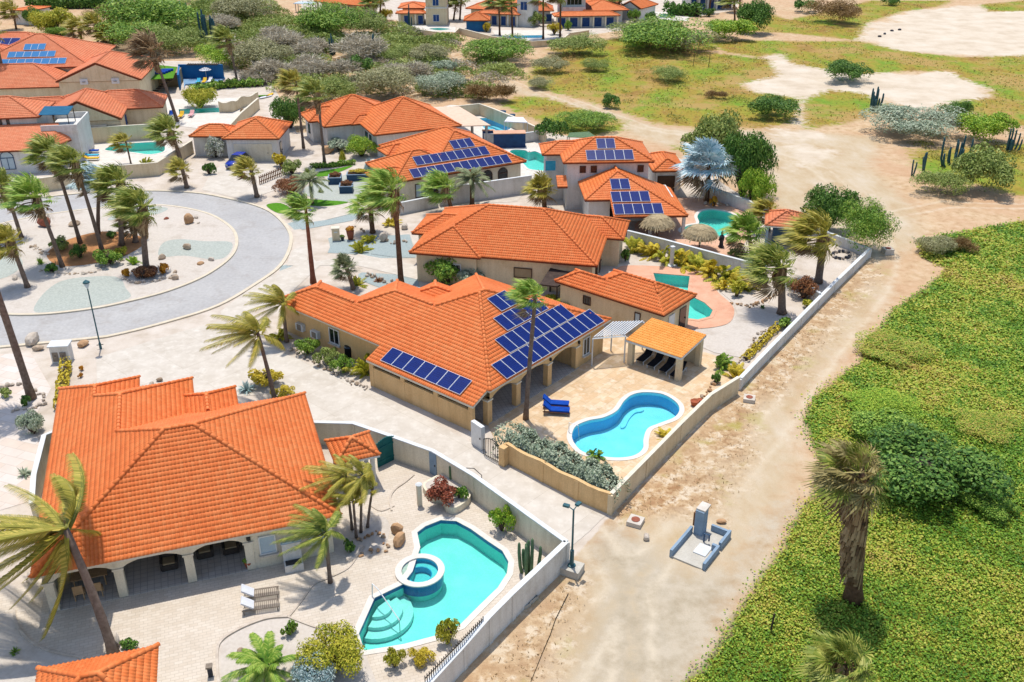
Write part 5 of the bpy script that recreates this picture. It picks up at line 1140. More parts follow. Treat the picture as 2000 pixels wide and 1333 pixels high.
def palm(base, crown, label, kind='fan', size=1.3, mat='frond_green', trunk='trunk_grey', r0=.2, r1=.13, skirt=.25, group=None, lean_y=0.0, name='palm_tree', frac=.9, z0=0.1):
    b = G(base[0], base[1], z0); b.z = z0; c = AtY(crown[0], crown[1], b.y+lean_y); t = thing(name, label, 'palm tree', b, group); H = c.z-b.z
    # trunk: gentle S from base to crown
    pts = []; rad = []
    for k in range(TRN+1):
        f = k/TRN; q = b.lerp(c, f); q += Vector(((c.x-b.x)*.25*(f*f-f), 0, 0)); pts.append(q); rad.append((r0*1.35 if k == 0 else r0)*(1-f)+r1*f+(.012 if k % 2 else 0))
    m_ = MB(); m_.tube(pts, rad, 10); m_.build('trunk', MATS[trunk], t, True)
    R = random.Random(int(base[0]*13+base[1]*7)); bank = {'fan': FAN, 'fanc': FANC, 'fanm': FANM, 'fea': FEA, 'fec': FEC, 'feb': FEB}[kind]; jz = R.uniform(-.25, .25)
    for (k, e, me) in bank:
        dead = (kind in ('fan', 'fanc', 'fanm') and e == 0)
        if R.random() > (frac if not dead else min(1, .35+skirt*1.6)): continue
        s_ = size*1.12*R.uniform(.78, 1.15); o = bpy.data.objects.new('frond', me); link(o, t)
        o.matrix_basis = Matrix.Translation(c+Vector((0, 0, R.uniform(-.25, .1) if not dead else -R.uniform(.1, .6)))) @ Matrix.Rotation(jz+R.uniform(-.15, .15), 4, 'Z') @ Matrix.Scale(s_*(1 if not dead else .85), 4)
        o.material_slots[0].link = 'OBJECT'; o.material_slots[0].material = MATS['frond_dead' if dead and R.random() < .75 else ('frond_green' if mat == 'leaf_shag' and R.random() < .45 else 'frond_yellow' if kind == 'feb' and R.random() < .5 else mat)]
    if skirt > .3:      # hanging thatch of dead leaves
        rr = np.random.default_rng(int(base[0])); n = int(420*skirt); V = []
        for i in range(n):
            th = rr.random()*2*math.pi; f = rr.random()*skirt*.45; q = c.lerp(b, f); rd = r1+.28*(1-f/(skirt*.45+.01))*rr.random()+.05; p0 = q+Vector((math.cos(th)*rd, math.sin(th)*rd, .2)); L = rr.uniform(.5, 1.1); p1 = p0+Vector((math.cos(th)*.12-.1, math.sin(th)*.12, -L)); w = Vector((-math.sin(th), math.cos(th), 0))*.05
            V += [p0-w, p0+w, p1+w*1.6, p1-w*1.6]
        me = nmesh('skirt', np.array([tuple(v) for v in V]), np.arange(len(V)).reshape(-1, 4), MATS['frond_dead'], rr.random(n)); link(bpy.data.objects.new('skirt', me), t)
    return t
# ------------------------------------------------------------------ garden walls
def wall(label, pts, th=.2, mat='stucco_white', cop='fascia_white', z0=-.05, pil=True, cw=.09, name='garden_wall', wave=0.0):
    """pts carry their own top heights; optional scalloped dips between pilasters"""
    P = []
    for a, b in zip(pts[:-1], pts[1:]):
        n = max(1, int((b-a).length/.6)) if wave else 1
        for k in range(n):
            q = a.lerp(b, k/n); q.z -= wave*math.sin(math.pi*k/n)**2; P.append(q)
    P.append(pts[-1].copy()); t = thing(name, label, 'wall', (pts[0].x, pts[0].y, 0))
    def band(w, zlo, dz):
        mb = MB(); N = len(P); vs = []
        for i, p in enumerate(P):
            tt = P[min(i+1, N-1)]-P[max(i-1, 0)]; tt.z = 0; tt.normalize(); n = Vector((-tt.y, tt.x, 0))
            for s_ in (1, -1):
                vs.append((p.x+n.x*w/2*s_, p.y+n.y*w/2*s_, zlo if zlo is not None else p.z)); vs.append((p.x+n.x*w/2*s_, p.y+n.y*w/2*s_, p.z+dz))
        fs = []
        for i in range(N-1):
            a, b = 4*i, 4*i+4; fs += [(a, a+1, b+1, b), (a+2, b+2, b+3, a+3), (a+1, a+3, b+3, b+1), (a, b, b+2, a+2)]
        fs += [(0, 2, 3, 1), (4*N-4, 4*N-3, 4*N-1, 4*N-2)]; return mb.add(vs, fs)
    band(th, z0, 0).build('wall', MATS[mat], t); band(th+cw, None, .07).build('coping', MATS[cop], t)
    if pil:
        for a, b in zip(pts[:-1], pts[1:]):
            L = (b-a).length; n = max(1, round(L/4.2)); rz = math.atan2(b.y-a.y, b.x-a.x)
            for k in range(n):
                q = a.lerp(b, k/n); mb = MB(); mb.box((q.x, q.y, (q.z-.02+z0)/2), (.3, th+.07, q.z-.02-z0), rz); mb.build('pilaster', MATS[mat], t)
    return t
def WP(px, h): return [G(u, v, h) for u, v in px]
wl1 = wall('cream wall with white coping running along the concrete lane to the street lamp corner', WA, .2, 'stucco_cream', 'fascia_white')
wall('white wall along the sandy track with an iron fence on its lower end', WA2, .22, 'stucco_white', 'fascia_white')
wall('short tan wall at the left rear corner of the near villa', WP([(120,838),(86,852),(66,930),(62,985)], 1.5), .22, 'stucco_cream', 'fascia_white', pil=False)
wall('scalloped tan wall along the lane below the silvery hedge', WP([(990,867),(1060,903),(1128,938),(1194,966)], 1.45), .22, 'stucco_tan', 'stucco_tan', cw=.02, wave=.13)
wall('tan wall along the track beside the kidney shaped pool', [G(1194,966,1.45)]+WP([(1262,897),(1330,828),(1388,772),(1443,738)], 1.35), .22, 'stucco_sand', 'fascia_cream', cw=.04)
wall('long low white wall between coral paved pool garden and the sandy track', WP([(1446,740),(1500,684),(1565,618),(1630,553),(1699,487),(1640,464),(1600,448)], .9), .22, 'stucco_white', 'fascia_white')
wall('white dividing wall behind the row of yellow palms', WP([(1226,452),(1300,470),(1400,497),(1496,522)], 1.2), .2, 'stucco_white', 'fascia_white', pil=False)
wall('small curved white wall beside the rust coloured bush', smooth(WP([(1562,546),(1580,556),(1592,568),(1602,574)], 1.1), 4, False), .18, 'stucco_white', 'fascia_white', pil=False)
wall('white wall in blue shade behind the silver palm', WP([(1371,360),(1420,378),(1465,394),(1480,404)], 1.3), .2, 'stucco_white', 'fascia_white', pil=False)
wall('low white front wall below the window of the solar roofed villa', WP([(779,398),(855,383)], 1.3), .2, 'stucco_white', 'fascia_white', pil=False)
wall('tall white wall behind the grey date palm', WP([(857,369),(925,360),(1038,344)], 2.0), .2, 'stucco_white', 'fascia_white', pil=False)
wall('tan wall in front of the tapering turquoise pool', WP([(60,352),(150,340),(218,326),(306,319),(374,276)], 1.6), .2, 'stucco_sand', 'fascia_cream', pil=False)
wall('tan wall behind the tapering turquoise pool', WP([(164,252),(206,249),(310,243)], 2.1), .2, 'stucco_sand', 'fascia_cream', pil=False)
wall('wavy topped tan wall beside the clipped round hedge', WP([(426,199),(450,199),(470,190),(503,181)], 1.7), .2, 'stucco_sand', 'fascia_cream', pil=False, wave=.35)
wall('straight tan wall running down from the wavy one to the double garage', WP([(504,193),(470,222),(446,248)], 1.6), .2, 'stucco_sand', 'fascia_cream', pil=False)
wall('cream wall enclosing the light blue round pool', WP([(878,210),(936,204),(962,213),(1010,232),(1066,258)], 1.7), .2, 'stucco_sand', 'fascia_cream', pil=False)
wall('white terrace wall below the light blue round pool', WP([(945,262),(1000,264),(1066,256)], 1.3), .2, 'stucco_white', 'fascia_white', pil=False)
wall('low sand wall around the far tower villa pool', WP([(733,46),(790,55),(885,68),(896,56)], 1.0), .25, 'stucco_sand', 'fascia_cream', pil=False)
wall('curving sand wall below the far two storey villas', WP([(898,56),(960,72),(1040,82),(1098,78),(1112,66),(1150,60)], 1.2), .25, 'stucco_sand', 'fascia_cream', pil=False)
# doors and gates in the lane walls
def panel_door(p, q, h, mat, label, name='gate', boards=0, z0=.03):
    d = (q-p); L = d.length; rz = math.atan2(d.y, d.x); n = Vector((-math.sin(rz), math.cos(rz), 0)); c = (p+q)/2; t = thing(name, label, name.replace('_', ' ').split()[-1], (c.x, c.y, 0))
    if boards:
        for k in range(boards):
            w = p.lerp(q, (k+.5)/boards); mb = MB(); hh = h*(1+.12*math.sin(math.pi*(k+.5)/boards)); mb.box((w.x, w.y, z0+hh/2), (L/boards-.015, .06, hh), rz); mb.build('board', MATS[mat], t)
        for z in (.4, h*.8): mb = MB(); mb.box((c.x-n.x*.05, c.y-n.y*.05, z), (L, .05, .1), rz); mb.build('rail', MATS[mat], t)
    else:
        mb = MB(); mb.box((c.x, c.y, z0+h/2), (L, .3, h), rz); mb.build('leaf', MATS[mat], t)
        mb = MB(); mb.box((c.x+math.cos(rz)*L*.38, c.y+math.sin(rz)*L*.38, h*.5), (.06, .4, .12), rz); mb.build('handle', MATS['iron_dark'], t)
    return t
fz_ = lambda p: Vector((p.x, p.y, 0))
panel_door(fz_(WA[3].lerp(WA[4], -.12)), fz_(WA[3].lerp(WA[4], .12)), 1.66, 'concrete_blue', 'pale blue grey door in the cream lane wall', 'garden_door')
panel_door(G(738,915), G(772,898), 1.75, 'paint_teal', 'teal green board gate beside the little gazebo', 'board_gate', 9)
panel_door(G(924,866), G(944,880), 1.75, 'frame_white', 'white door between garage wall and silvery hedge', 'white_door')
g0, g1 = G(945,890), G(978,908); gt = thing('iron_gate', 'open wrought iron gate standing in the lane', 'gate', (g0.x, g0.y, 0)); d_ = g1-g0; rz_ = math.atan2(d_.y, d_.x)
for k in range(11):
    q = g0.lerp(g1, k/10); hh = 1.25+.3*math.sin(math.pi*k/10); mb = MB(); mb.tube([(q.x, q.y, .08), (q.x, q.y, hh)], .022, 5); mb.build('bar', MATS['iron_dark'], gt)
mb = MB(); mb.tube([(g0.lerp(g1, k/10).x, g0.lerp(g1, k/10).y, 1.25+.3*math.sin(math.pi*k/10)) for k in range(11)], .03, 5); mb.build('top_rail', MATS['iron_dark'], gt)
mb = MB(); mb.tube([(g0.x, g0.y, .1), (g1.x, g1.y, .1)], .03, 5); mb.build('bottom_rail', MATS['iron_dark'], gt)
mb = MB(); q = G(985,908); mb.box((q.x, q.y, .7), (.6, .45, 1.4), B.ang); tag(mb.build('gate_pier', MATS['stucco_tan']), 'tan stucco pier at the open iron gate', 'pier')
mb = MB(); h0, h1 = G(911,928), G(941,942); mb.tube([h0, h0+Vector((0, 0, .5)), h0.lerp(h1, .5)+Vector((0, 0, .75)), h1+Vector((0, 0, .5)), h1], .03, 6); tag(mb.build('hoop_rail', MATS['iron_dark']), 'low bent iron hoop rail behind the cream lane wall', 'rail')
# iron fence on the white wall's lower end
fa, fb = WA2[2].lerp(WA2[3], .1), WA2[4]; ft = thing('iron_fence', 'dark iron picket fence on top of the white wall beside the near pool', 'fence', (fa.x, fa.y, fa.z))
nrm_ = Vector((fb.y-fa.y, -(fb.x-fa.x), 0)).normalized()*-.0
for k in range(30):
    q = fa.lerp(fb, k/29)-Vector((.16, .12, 0)); mb = MB(); mb.box((q.x, q.y, 1.2+.35), (.035, .035, .85), .7); mb.build('picket', MATS['iron_dark'], ft)
for z in (1.35, 1.8): mb = MB(); a_, b_ = fa-Vector((.16, .12, 0)), fb-Vector((.16, .12, 0)); mb.tube([(a_.x, a_.y, z), (b_.x, b_.y, z)], .025, 5); mb.build('rail', MATS['iron_dark'], ft)

# ------------------------------------------------------------------ furniture
def lounger(p, rz, cloth, frame, label, back=.6, slats=False, thick=.09, group=None, L=1.9, W=.66, pad=None):
    t = thing('sun_lounger', label, 'lounger', p, group); M = Matrix.Translation(p) @ Matrix.Rotation(rz, 4, 'Z'); R3 = M.to_3x3()
    def bx(name, c, s, mat, tilt=0.0):
        mb = MB(); mb.box(M @ Vector(c), s, 0, R3 @ Matrix.Rotation(tilt, 3, 'Y')); return mb.build(name, MATS[mat], t)
    for sy in (-1, 1): bx('side_rail', (.2, sy*W*.46, .3), (L*.98, .05, .06), frame)
    for sx in (-.65, 1.05):
        for sy in (-1, 1): bx('leg', (sx, sy*W*.46, .15), (.05, .05, .3), frame)
    if slats:
        for k in range(13): bx('slat', (-.1+k*.1, 0, .33), (.06, W*.9, .025), frame)
    else: bx('seat_pad', (.48, 0, .35+thick/2-.03), (L*.68, W*.9, thick), cloth)
    a = back; c = (-.17-.35*math.cos(a), 0, .36+.35*math.sin(a)); b_ = bx('backrest', c, (.72, W*.9, thick), cloth, a)
    return t
e1a = B.ang
qb = G(1062,790).lerp(G(1064,803), 0); d_ = G(1108,803)-G(1060,800); rzb = math.atan2(d_.y, d_.x)
lounger(G(1080,796), rzb, 'cloth_blue', 'wood_brown', 'blue cushioned lounger nearer the villa arcade', .75, thick=.12)
lounger(G(1081,809), rzb, 'cloth_blue', 'wood_brown', 'blue cushioned lounger nearer the silvery hedge', .75, thick=.12)
for i, (fx_, fy_, hx_, hy_, lb) in enumerate(((1250,712,1272,694,'leftmost'), (1271,722,1293,703,'second from left'), (1293,733,1316,712,'third from left'), (1314,743,1335,722,'rightmost, partly behind the post'))):
    a_, b_ = G(hx_, hy_), G(fx_, fy_); lounger(a_.lerp(b_, .45), math.atan2(b_.y-a_.y, b_.x-a_.x), 'cloth_black', 'white_metal', 'black sling lounger under the amber cabana, '+lb, .7, thick=.05, group='black loungers under the cabana')
lounger(G(503,1168), math.radians(12), 'cloth_white', 'wood_grey', 'slatted lounger with white folded cushion nearer the villa', .65, True)
lounger(G(503,1192), math.radians(12), 'cloth_white', 'wood_grey', 'slatted lounger with white folded cushion nearer the planting bed', .65, True)
for u, v, c_, lb in ((388,164,'cloth_sky','turquoise lounger on the far blue deck'), (400,163,'cloth_yellow','yellow lounger on the far blue deck'), (411,162,'cloth_white','white lounger on the far blue deck'), (334,229,'cloth_blue','blue lounger at the end of the lap pool'), (355,230,'cloth_yellow','yellow lounger beside the lap pool'), (375,228,'cloth_pink','pink lounger beside the lap pool')):
    lounger(G(u, v), -1.5, c_, 'white_metal', lb, .6)
for v, c_, lb in ((300,'cloth_blue','blue lounger by the tapering pool, upper of two'), (309,'cloth_sky','sky blue lounger by the tapering pool, middle'), (315,'cloth_yellow','yellow lounger by the tapering pool, lowest')): lounger(G(176, v), .1, c_, 'white_metal', lb, .5)
# terrace furniture of the near villa
def wicker(p, rz, label):
    t = thing('wicker_armchair', label, 'armchair', p); M = Matrix.Translation(p) @ Matrix.Rotation(rz, 4, 'Z')
    for nm, c, s, mt in (('seat', (0, 0, .22), (.8, .8, .36), 'wicker'), ('backrest', (0, .36, .5), (.8, .14, .55), 'wicker'), ('arm', (-.4, 0, .35), (.12, .8, .5), 'wicker'), ('arm', (.4, 0, .35), (.12, .8, .5), 'wicker'), ('cushion', (0, -.03, .44), (.62, .6, .1), 'stucco_shade')):
        mb = MB(); mb.box(M @ Vector(c), s, rz); mb.build(nm, MATS[mt], t)
for u_, v_, lb in ((6.3, 2.0, 'dark wicker armchair under the left arch of the near terrace'), (8.2, 2.4, 'dark wicker armchair under the middle of the near terrace'), (9.6, 2.3, 'dark wicker armchair under the right arch of the near terrace')):
    wicker(A.W(u_, v_, .08), A.ang+math.pi*.0, lb)
def chair(p, rz, label):
    t = thing('teak_chair', label, 'chair', p); M = Matrix.Translation(p) @ Matrix.Rotation(rz, 4, 'Z')
    mb = MB(); mb.box(M @ Vector((0, 0, .44)), (.5, .5, .05), rz); mb.build('seat', MATS['teak'], t); mb = MB(); mb.box(M @ Vector((0, .24, .72)), (.5, .04, .5), rz); mb.build('backrest', MATS['teak'], t)
    for sx in (-.22, .22):
        for sy in (-.22, .22): mb = MB(); mb.box(M @ Vector((sx, sy, .21)), (.05, .05, .42), rz); mb.build('leg', MATS['teak'], t)
for u_, v_, r_, lb in ((1.8, .95, math.pi, 'left teak chair at the terrace dining table'), (2.7, .9, math.pi, 'right teak chair at the terrace dining table'), (3.7, 2.2, 1.6, 'white cushioned teak chair behind the first column')): chair(A.W(u_, v_, .08), A.ang+r_, lb)
tb_ = thing('dining_table', 'teak dining table in the left bay of the near terrace', 'table', A.W(2.3, 2.0, .08)); mb = MB(); mb.box(A.W(2.3, 2.0, .8), (1.8, 1.0, .05), A.ang); mb.build('table_top', MATS['teak'], tb_)
for a_ in (-.75, .75):
    for b_ in (-.4, .4): mb = MB(); mb.box(A.W(2.3+a_, 2.0+b_, .43), (.07, .07, .7), A.ang); mb.build('leg', MATS['teak'], tb_)
# fountain cabinet against the near villa wall
c = A.W(12.75, -.05, 0); fc = thing('wall_fountain', 'white wall fountain box with dark basin beside the near villa window', 'fountain', c)
mb = MB(); mb.box(c+Vector((0, 0, .9)), (1.0, .12, 1.7), A.ang); mb.build('back_panel', MATS['stucco_white'], fc); mb = MB(); mb.box(c-A.e2*.3+Vector((0, 0, .25)), (1.0, .55, .5), A.ang); mb.build('basin', MATS['stucco_white'], fc)
mb = MB(); mb.box(c-A.e2*.3+Vector((0, 0, .505)), (.85, .42, .02), A.ang); mb.build('water', MATS['glass_dark'], fc); mb = MB(); mb.box(c-A.e2*.1+Vector((0, 0, 1.78)), (1.1, .3, .08), A.ang); mb.build('hood', MATS['concrete_blue'], fc)
# pots
def pot(u, v, r, h, label, mat='terracotta', plant='leaf_green', z0=.03, ph=.8):
    p = G(u, v, z0); t = thing('plant_pot', label, 'pot', p); mb = MB(); mb.lathe(p, [(r*.65, 0), (r*.95, h*.7), (r, h*.9), (r*1.05, h), (r*.85, h), (r*.8, h*.85), (.01, h*.85)], 14); mb.build('pot', MATS[mat], t, True)
    if plant: place(TPL['s%d' % (int(u) % 3)], plant, Matrix.Translation(p+Vector((0, 0, h*.85))) @ Matrix.Diagonal((r*1.4, r*1.4, r*2*ph, 1)), t, 'plant')
pot(487,1108,.26,.42,'terracotta pot with small plant beside the third terrace column', z0=.1)
pot(1356,793,.3,.4,'wide terracotta urn among stones beside the kidney pool', plant=None); pot(1366,788,.2,.3,'small broken terracotta jar lying by the kidney pool urn', plant=None)
pot(685,468,.4,.95,'tall terracotta pot with orange flowers beside the sand coloured post box', 'rust', 'leaf_orange'); pot(669,470,.2,.3,'small dark pot left of the tall terracotta pot', 'stone_dark')
pot(982,228,.5,.8,'dark purple planter, left of two by the round blue pool', 'paint_blue', None); pot(1000,235,.5,.8,'dark purple planter, right of two by the round blue pool', 'paint_blue', None)
pot(1425,478,.3,.4,'dark red pot beside the statue and round pool', 'rust', 'leaf_dark'); pot(475,348,.35,.5,'brown pot at the foot of the driveway palm', 'terracotta', None)
# sand coloured letter box pier, driveway pillar, white post
c = G(657,470); lt = thing('letterbox_pier', 'sand coloured letterbox pier beside the palm lined drive', 'pier', c); mb = MB(); mb.box(c+Vector((0, 0, .65)), (.75, .6, 1.3), .15); mb.build('body', MATS['stucco_sand'], lt); mb = MB(); mb.box(c+Vector((0, 0, 1.34)), (.85, .7, .08), .15); mb.build('cap', MATS['fascia_cream'], lt); mb = MB(); mb.box(c+Vector((.05, -.31, .95)), (.35, .05, .12), .15); mb.build('slot', MATS['frame_white'], lt)
c = G(1311,520); ps = thing('white_post', 'tall white square post in front of the yellow palm hedge', 'post', c); mb = MB(); mb.box(c+Vector((0, 0, .95)), (.28, .28, 1.9), .4); mb.build('shaft', MATS['stucco_white'], ps); mb = MB(); mb.box(c+Vector((0, 0, 1.94)), (.38, .38, .08), .4); mb.build('cap', MATS['fascia_white'], ps); mb = MB(); mb.box(c+Vector((0, 0, .06)), (.8, .8, .1), .4); mb.build('base', MATS['fascia_white'], ps)
c = G(820,988); ps = thing('garden_pillar', 'cream pillar with white cap standing alone beside the raised flower bed', 'pillar', c); mb = MB(); mb.box(c+Vector((0, 0, .75)), (.26, .26, 1.5), .4); mb.build('shaft', MATS['stucco_cream'], ps); mb = MB(); mb.lathe(c+Vector((0, 0, 1.5)), [(.2, 0), (.22, .05), (.12, .12), (.02, .16)], 10); mb.build('cap', MATS['fascia_white'], ps)
c = G(412,1322); ps = thing('bollard_lamp', 'small dark garden lamp pillar at the bottom edge', 'lamp', c); mb = MB(); mb.box(c+Vector((0, 0, .3)), (.2, .2, .6), .2); mb.build('post', MATS['stone_dark'], ps); mb = MB(); mb.box(c+Vector((0, 0, .66)), (.3, .3, .1), .2); mb.build('cap', MATS['wood_grey'], ps)
# raised flower bed
rb = smooth(GP([(826,962),(838,950),(870,940),(912,968),(918,985),(892,1005),(872,1002),(862,985),(842,982)]), 4); rt = thing('raised_bed', 'curved cream raised flower bed against the lane wall', 'planter', rb[0]); mb = MB(); mb.prism(rb, 0, .5); mb.build('bed_wall', MATS['stucco_cream'], rt); mb = MB(); mb.prism(offset_poly(rb, -.16), .3, .515); mb.build('soil', MATS['gravel_white'], rt)
# blue planter boxes
for u, v, w_, l_, lb, pl in ((655,358,1.5,1.5,'square dark blue planter box, upper of two on the grey yard','leaf_rust'), (677,375,1.5,1.5,'square dark blue planter box, lower of two on the grey yard','leaf_rust'), (703,352,3.0,1.3,'long dark blue planter box with yellow hedge plants','leaf_gold')):
    c = G(u, v); t = thing('planter_box', lb, 'planter', c); mb = MB(); mb.box(c+Vector((0, 0, .4)), (w_, l_, .8), .08); mb.build('box', MATS['paint_blue'], t); mb = MB(); mb.box(c+Vector((0, 0, .82)), (w_+.1, l_+.1, .06), .08); mb.build('rim', MATS['concrete_blue'], t); mb = MB(); mb.box(c+Vector((0, 0, .86)), (w_-.2, l_-.2, .03), .08); mb.build('soil', MATS['interior'], t)
    place(TPL['m1'], pl, Matrix.Translation(c+Vector((0, 0, .8))) @ Matrix.Diagonal((w_*.45, l_*.45, .55, 1)), t, 'plants')
# electricity kiosk
c = G(124,705); kt = thing('utility_kiosk', 'white utility kiosk with two grey doors beside yellow shrubs', 'kiosk', c); kz = .1
mb = MB(); mb.box(c+Vector((0, 0, .7)), (1.35, .9, 1.4), kz); mb.build('body', MATS['stucco_white'], kt); mb = MB(); mb.box(c+Vector((0, 0, 1.45)), (1.55, 1.1, .1), kz); mb.build('roof_slab', MATS['fascia_white'], kt)
for sx in (-.3, .3): mb = MB(); mb.box(c+Vector((sx, -.47, .55)), (.45, .04, .8), kz); d2 = mb.build('door', MATS['wood_grey'], kt); mb = MB(); mb.box(c+Vector((sx, -.5, .65)), (.05, .03, .1), kz); mb.build('latch', MATS['iron_dark'], d2)
# street lamps
c = G(197,682); lm = thing('street_lamp', 'tall teal street lamp with glass lantern beside the roundabout road', 'street lamp', c); hl = AtY(168,565,c.y).z
mb = MB(); mb.tube([c, c+Vector((0, 0, .5)), c+Vector((0, 0, .55)), c+Vector((0, 0, hl))], [.11, .1, .06, .05], 8); mb.build('pole', MATS['steel_teal'], lm)
mb = MB(); mb.lathe(c+Vector((0, 0, hl)), [(.05, 0), (.2, .35), (.22, .5)], 10); mb.build('lantern_glass', MATS['glass_pale'], lm); mb = MB(); mb.lathe(c+Vector((0, 0, hl+.5)), [(.27, 0), (.25, .08), (.1, .2), (.02, .26)], 10); mb.build('lantern_hood', MATS['steel_teal'], lm); mb = MB(); mb.box(c+Vector((0, 0, .35)), (.5, .06, .04), .3); mb.build('crossbar', MATS['iron_dark'], lm)
c = G(1116,1118); lm = thing('street_lamp', 'teal street lamp on concrete block at the white wall corner', 'street lamp', c); mb = MB(); mb.box(c+Vector((0, 0, .22)), (1.15, .95, .46), -.45); mb.build('concrete_base', MATS['concrete'], lm); hl = AtY(1120,996,c.y).z
mb = MB(); mb.tube([c+Vector((0, 0, .45)), c+Vector((0, 0, 1.5)), c+Vector((0, 0, 1.52)), c+Vector((0, 0, hl))], [.12, .11, .06, .05], 8); mb.build('pole', MATS['steel_teal'], lm)
mb = MB(); mb.lathe(c+Vector((0, 0, .45)), [(.24, 0), (.22, .06), (.12, .1)], 10); mb.build('base_flange', MATS['steel_teal'], lm)
for a_, n_ in ((2.7, 'left'), (.9, 'right')):
    v_ = Vector((math.cos(a_), math.sin(a_), 0)); mb = MB(); mb.tube([c+Vector((0, 0, hl-.05)), c+v_*.3+Vector((0, 0, hl+.1))], .03, 5); arm_ = mb.build('arm', MATS['steel_teal'], lm); mb = MB(); mb.box(c+v_*.42+Vector((0, 0, hl+.12)), (.34, .22, .12), a_); mb.build('lamp_head', MATS['steel_teal'], arm_)
# pump basin
L0, B0, R0 = G(1307,1088), G(1376,1117), G(1412,1046); pz = math.atan2(B0.y-L0.y, B0.x-L0.x); pe1 = Vector((math.cos(pz), math.sin(pz), 0)); pe2 = Vector((-pe1.y, pe1.x, 0)); w_ = (B0-L0).length; l_ = (R0-B0).dot(pe2)
pt_ = thing('pump_basin', 'grey blue concrete pump basin with low walls and a small tower on the track', 'basin', L0)
def PB(n, u0, u1, v0, v1, z0, z1, mt):
    mb = MB(); mb.prism([L0+pe1*u0+pe2*v0, L0+pe1*u1+pe2*v0, L0+pe1*u1+pe2*v1, L0+pe1*u0+pe2*v1], z0, z1); return mb.build(n, MATS[mt], pt_)
PB('floor', .12, w_-.12, 0, l_-.1, -.02, .1, 'concrete'); PB('slab', w_*.45, w_*.8, l_*.28, l_*.55, .1, .16, 'fascia_white')
PB('side_wall', 0, .16, 0, l_*.75, 0, .5, 'concrete_blue'); PB('side_wall', w_-.16, w_, 0, l_*.55, 0, .5, 'concrete_blue'); PB('side_wall', w_-.16, w_, l_*.6, l_, 0, .55, 'concrete_blue'); PB('cross_wall', w_*.8, w_-.16, l_*.5, l_*.55, 0, .5, 'concrete_blue'); PB('back_wall', w_*.45, w_-.16, l_-.16, l_, 0, .5, 'concrete_blue')
tw = PB('tower', w_*.12, w_*.36, l_*.72, l_*.9, 0, 1.75, 'concrete_blue'); mb = MB(); c = L0+pe1*w_*.24+pe2*l_*.86; mb.box((c.x, c.y, 1.8), (.55, .8, .1), pz); mb.build('cap', MATS['concrete_pale'], tw); PB('hatch', w_*.06, w_*.12, l_*.74, l_*.88, .6, 1.5, 'wood_brown')
pp = MB(); c = L0+pe1*w_*.5+pe2*l_*.62; pp.tube([c+Vector((0, 0, .12)), c+Vector((0, 0, .7)), c+pe1*.3+Vector((0, 0, .72)), c+pe1*.3+Vector((0, 0, .3))], .05, 6); pp.build('pipe', MATS['paint_blue'], pt_)
# manhole blocks
for u, v, s_, z_, lb in ((1241,1023,.85,-.45,'concrete manhole block with rusty lid at the end of the lane'), (1463,783,.8,-.3,'concrete manhole block with rusty lid beside the tan boundary wall'), (1733,496,.9,.1,'tall concrete manhole block with rusty lid at the far white wall corner')):
    c = G(u, v); hh = .28 if v > 600 else .55; t = thing('manhole_block', lb, 'manhole', c); mb = MB(); mb.box(c+Vector((0, 0, hh/2)), (s_, s_, hh), z_); mb.build('block', MATS['concrete_pale'], t); mb = MB(); mb.lathe(c+Vector((0, 0, hh)), [(s_*.3, 0), (s_*.3, .03), (s_*.22, .05), (.01, .05)], 18); mb.build('lid', MATS['rust'], t)
# concrete blocks by the wall
for i, (u, v, z_, lb) in enumerate(((1029,1186,.75,'lowest grey concrete block lying against the white wall'), (1037,1178,.75,'second grey concrete block against the white wall'), (1044,1172,.75,'third grey concrete block against the white wall'), (1061,1150,.6,'grey concrete block lying apart near the street lamp base'))):
    c = G(u, v); t = thing('concrete_block', lb, 'block', c); R_ = Matrix.Rotation(z_, 3, 'Z')
    for n_, o_, s_ in (('face', (0, .085, .1), (.4, .03, .2)), ('face', (0, -.085, .1), (.4, .03, .2)), ('web', (-.185, 0, .1), (.03, .14, .2)), ('web', (0, 0, .1), (.03, .14, .2)), ('web', (.185, 0, .1), (.03, .14, .2))): mb = MB(); mb.box(c+R_ @ Vector(o_), s_, z_); mb.build(n_, MATS['concrete'], t)
mb = MB(); mb.tube([G(*q, .015) for q in ((1110,1160),(1085,1210),(1075,1240),(1060,1275),(1050,1300),(1034,1340))], .018, 5); tag(mb.build('cable', MATS['rubber']), 'thin black cable snaking across sand below the street lamp', 'cable')
# pergola with corrugated sheet beside the cabana
q = [G(1158,660,2.45), G(1222,655,2.4), G(1258,628,2.5), G(1196,630,2.55)]; pg = thing('pergola', 'pale corrugated pergola roof between villa and amber cabana', 'pergola', fz_(q[0]))
ax = (q[1]-q[0]); N = 11
for k in range(N):
    a_, b_ = q[0].lerp(q[1], (k+.2)/N), q[0].lerp(q[1], (k+.65)/N); c_, d_ = q[3].lerp(q[2], (k+.65)/N), q[3].lerp(q[2], (k+.2)/N); mb = MB(); mb.add([a_, b_, c_, d_]+[p+Vector((0, 0, .06)) for p in (a_, b_, c_, d_)], [(3, 2, 1, 0), (4, 5, 6, 7), (0, 1, 5, 4), (1, 2, 6, 5), (2, 3, 7, 6), (3, 0, 4, 7)]); mb.build('slat', MATS['white_metal'], pg)
for a_, b_ in ((q[0], q[1]), (q[3], q[2])): mb = MB(); mb.tube([a_-Vector((0, 0, .1)), b_-Vector((0, 0, .1))], .07, 4); mb.build('beam', MATS['fascia_white'], pg)
for p in q: mb = MB(); mb.tube([fz_(p), p-Vector((0, 0, .12))], .06, 6); mb.build('post', MATS['fascia_white'], pg)
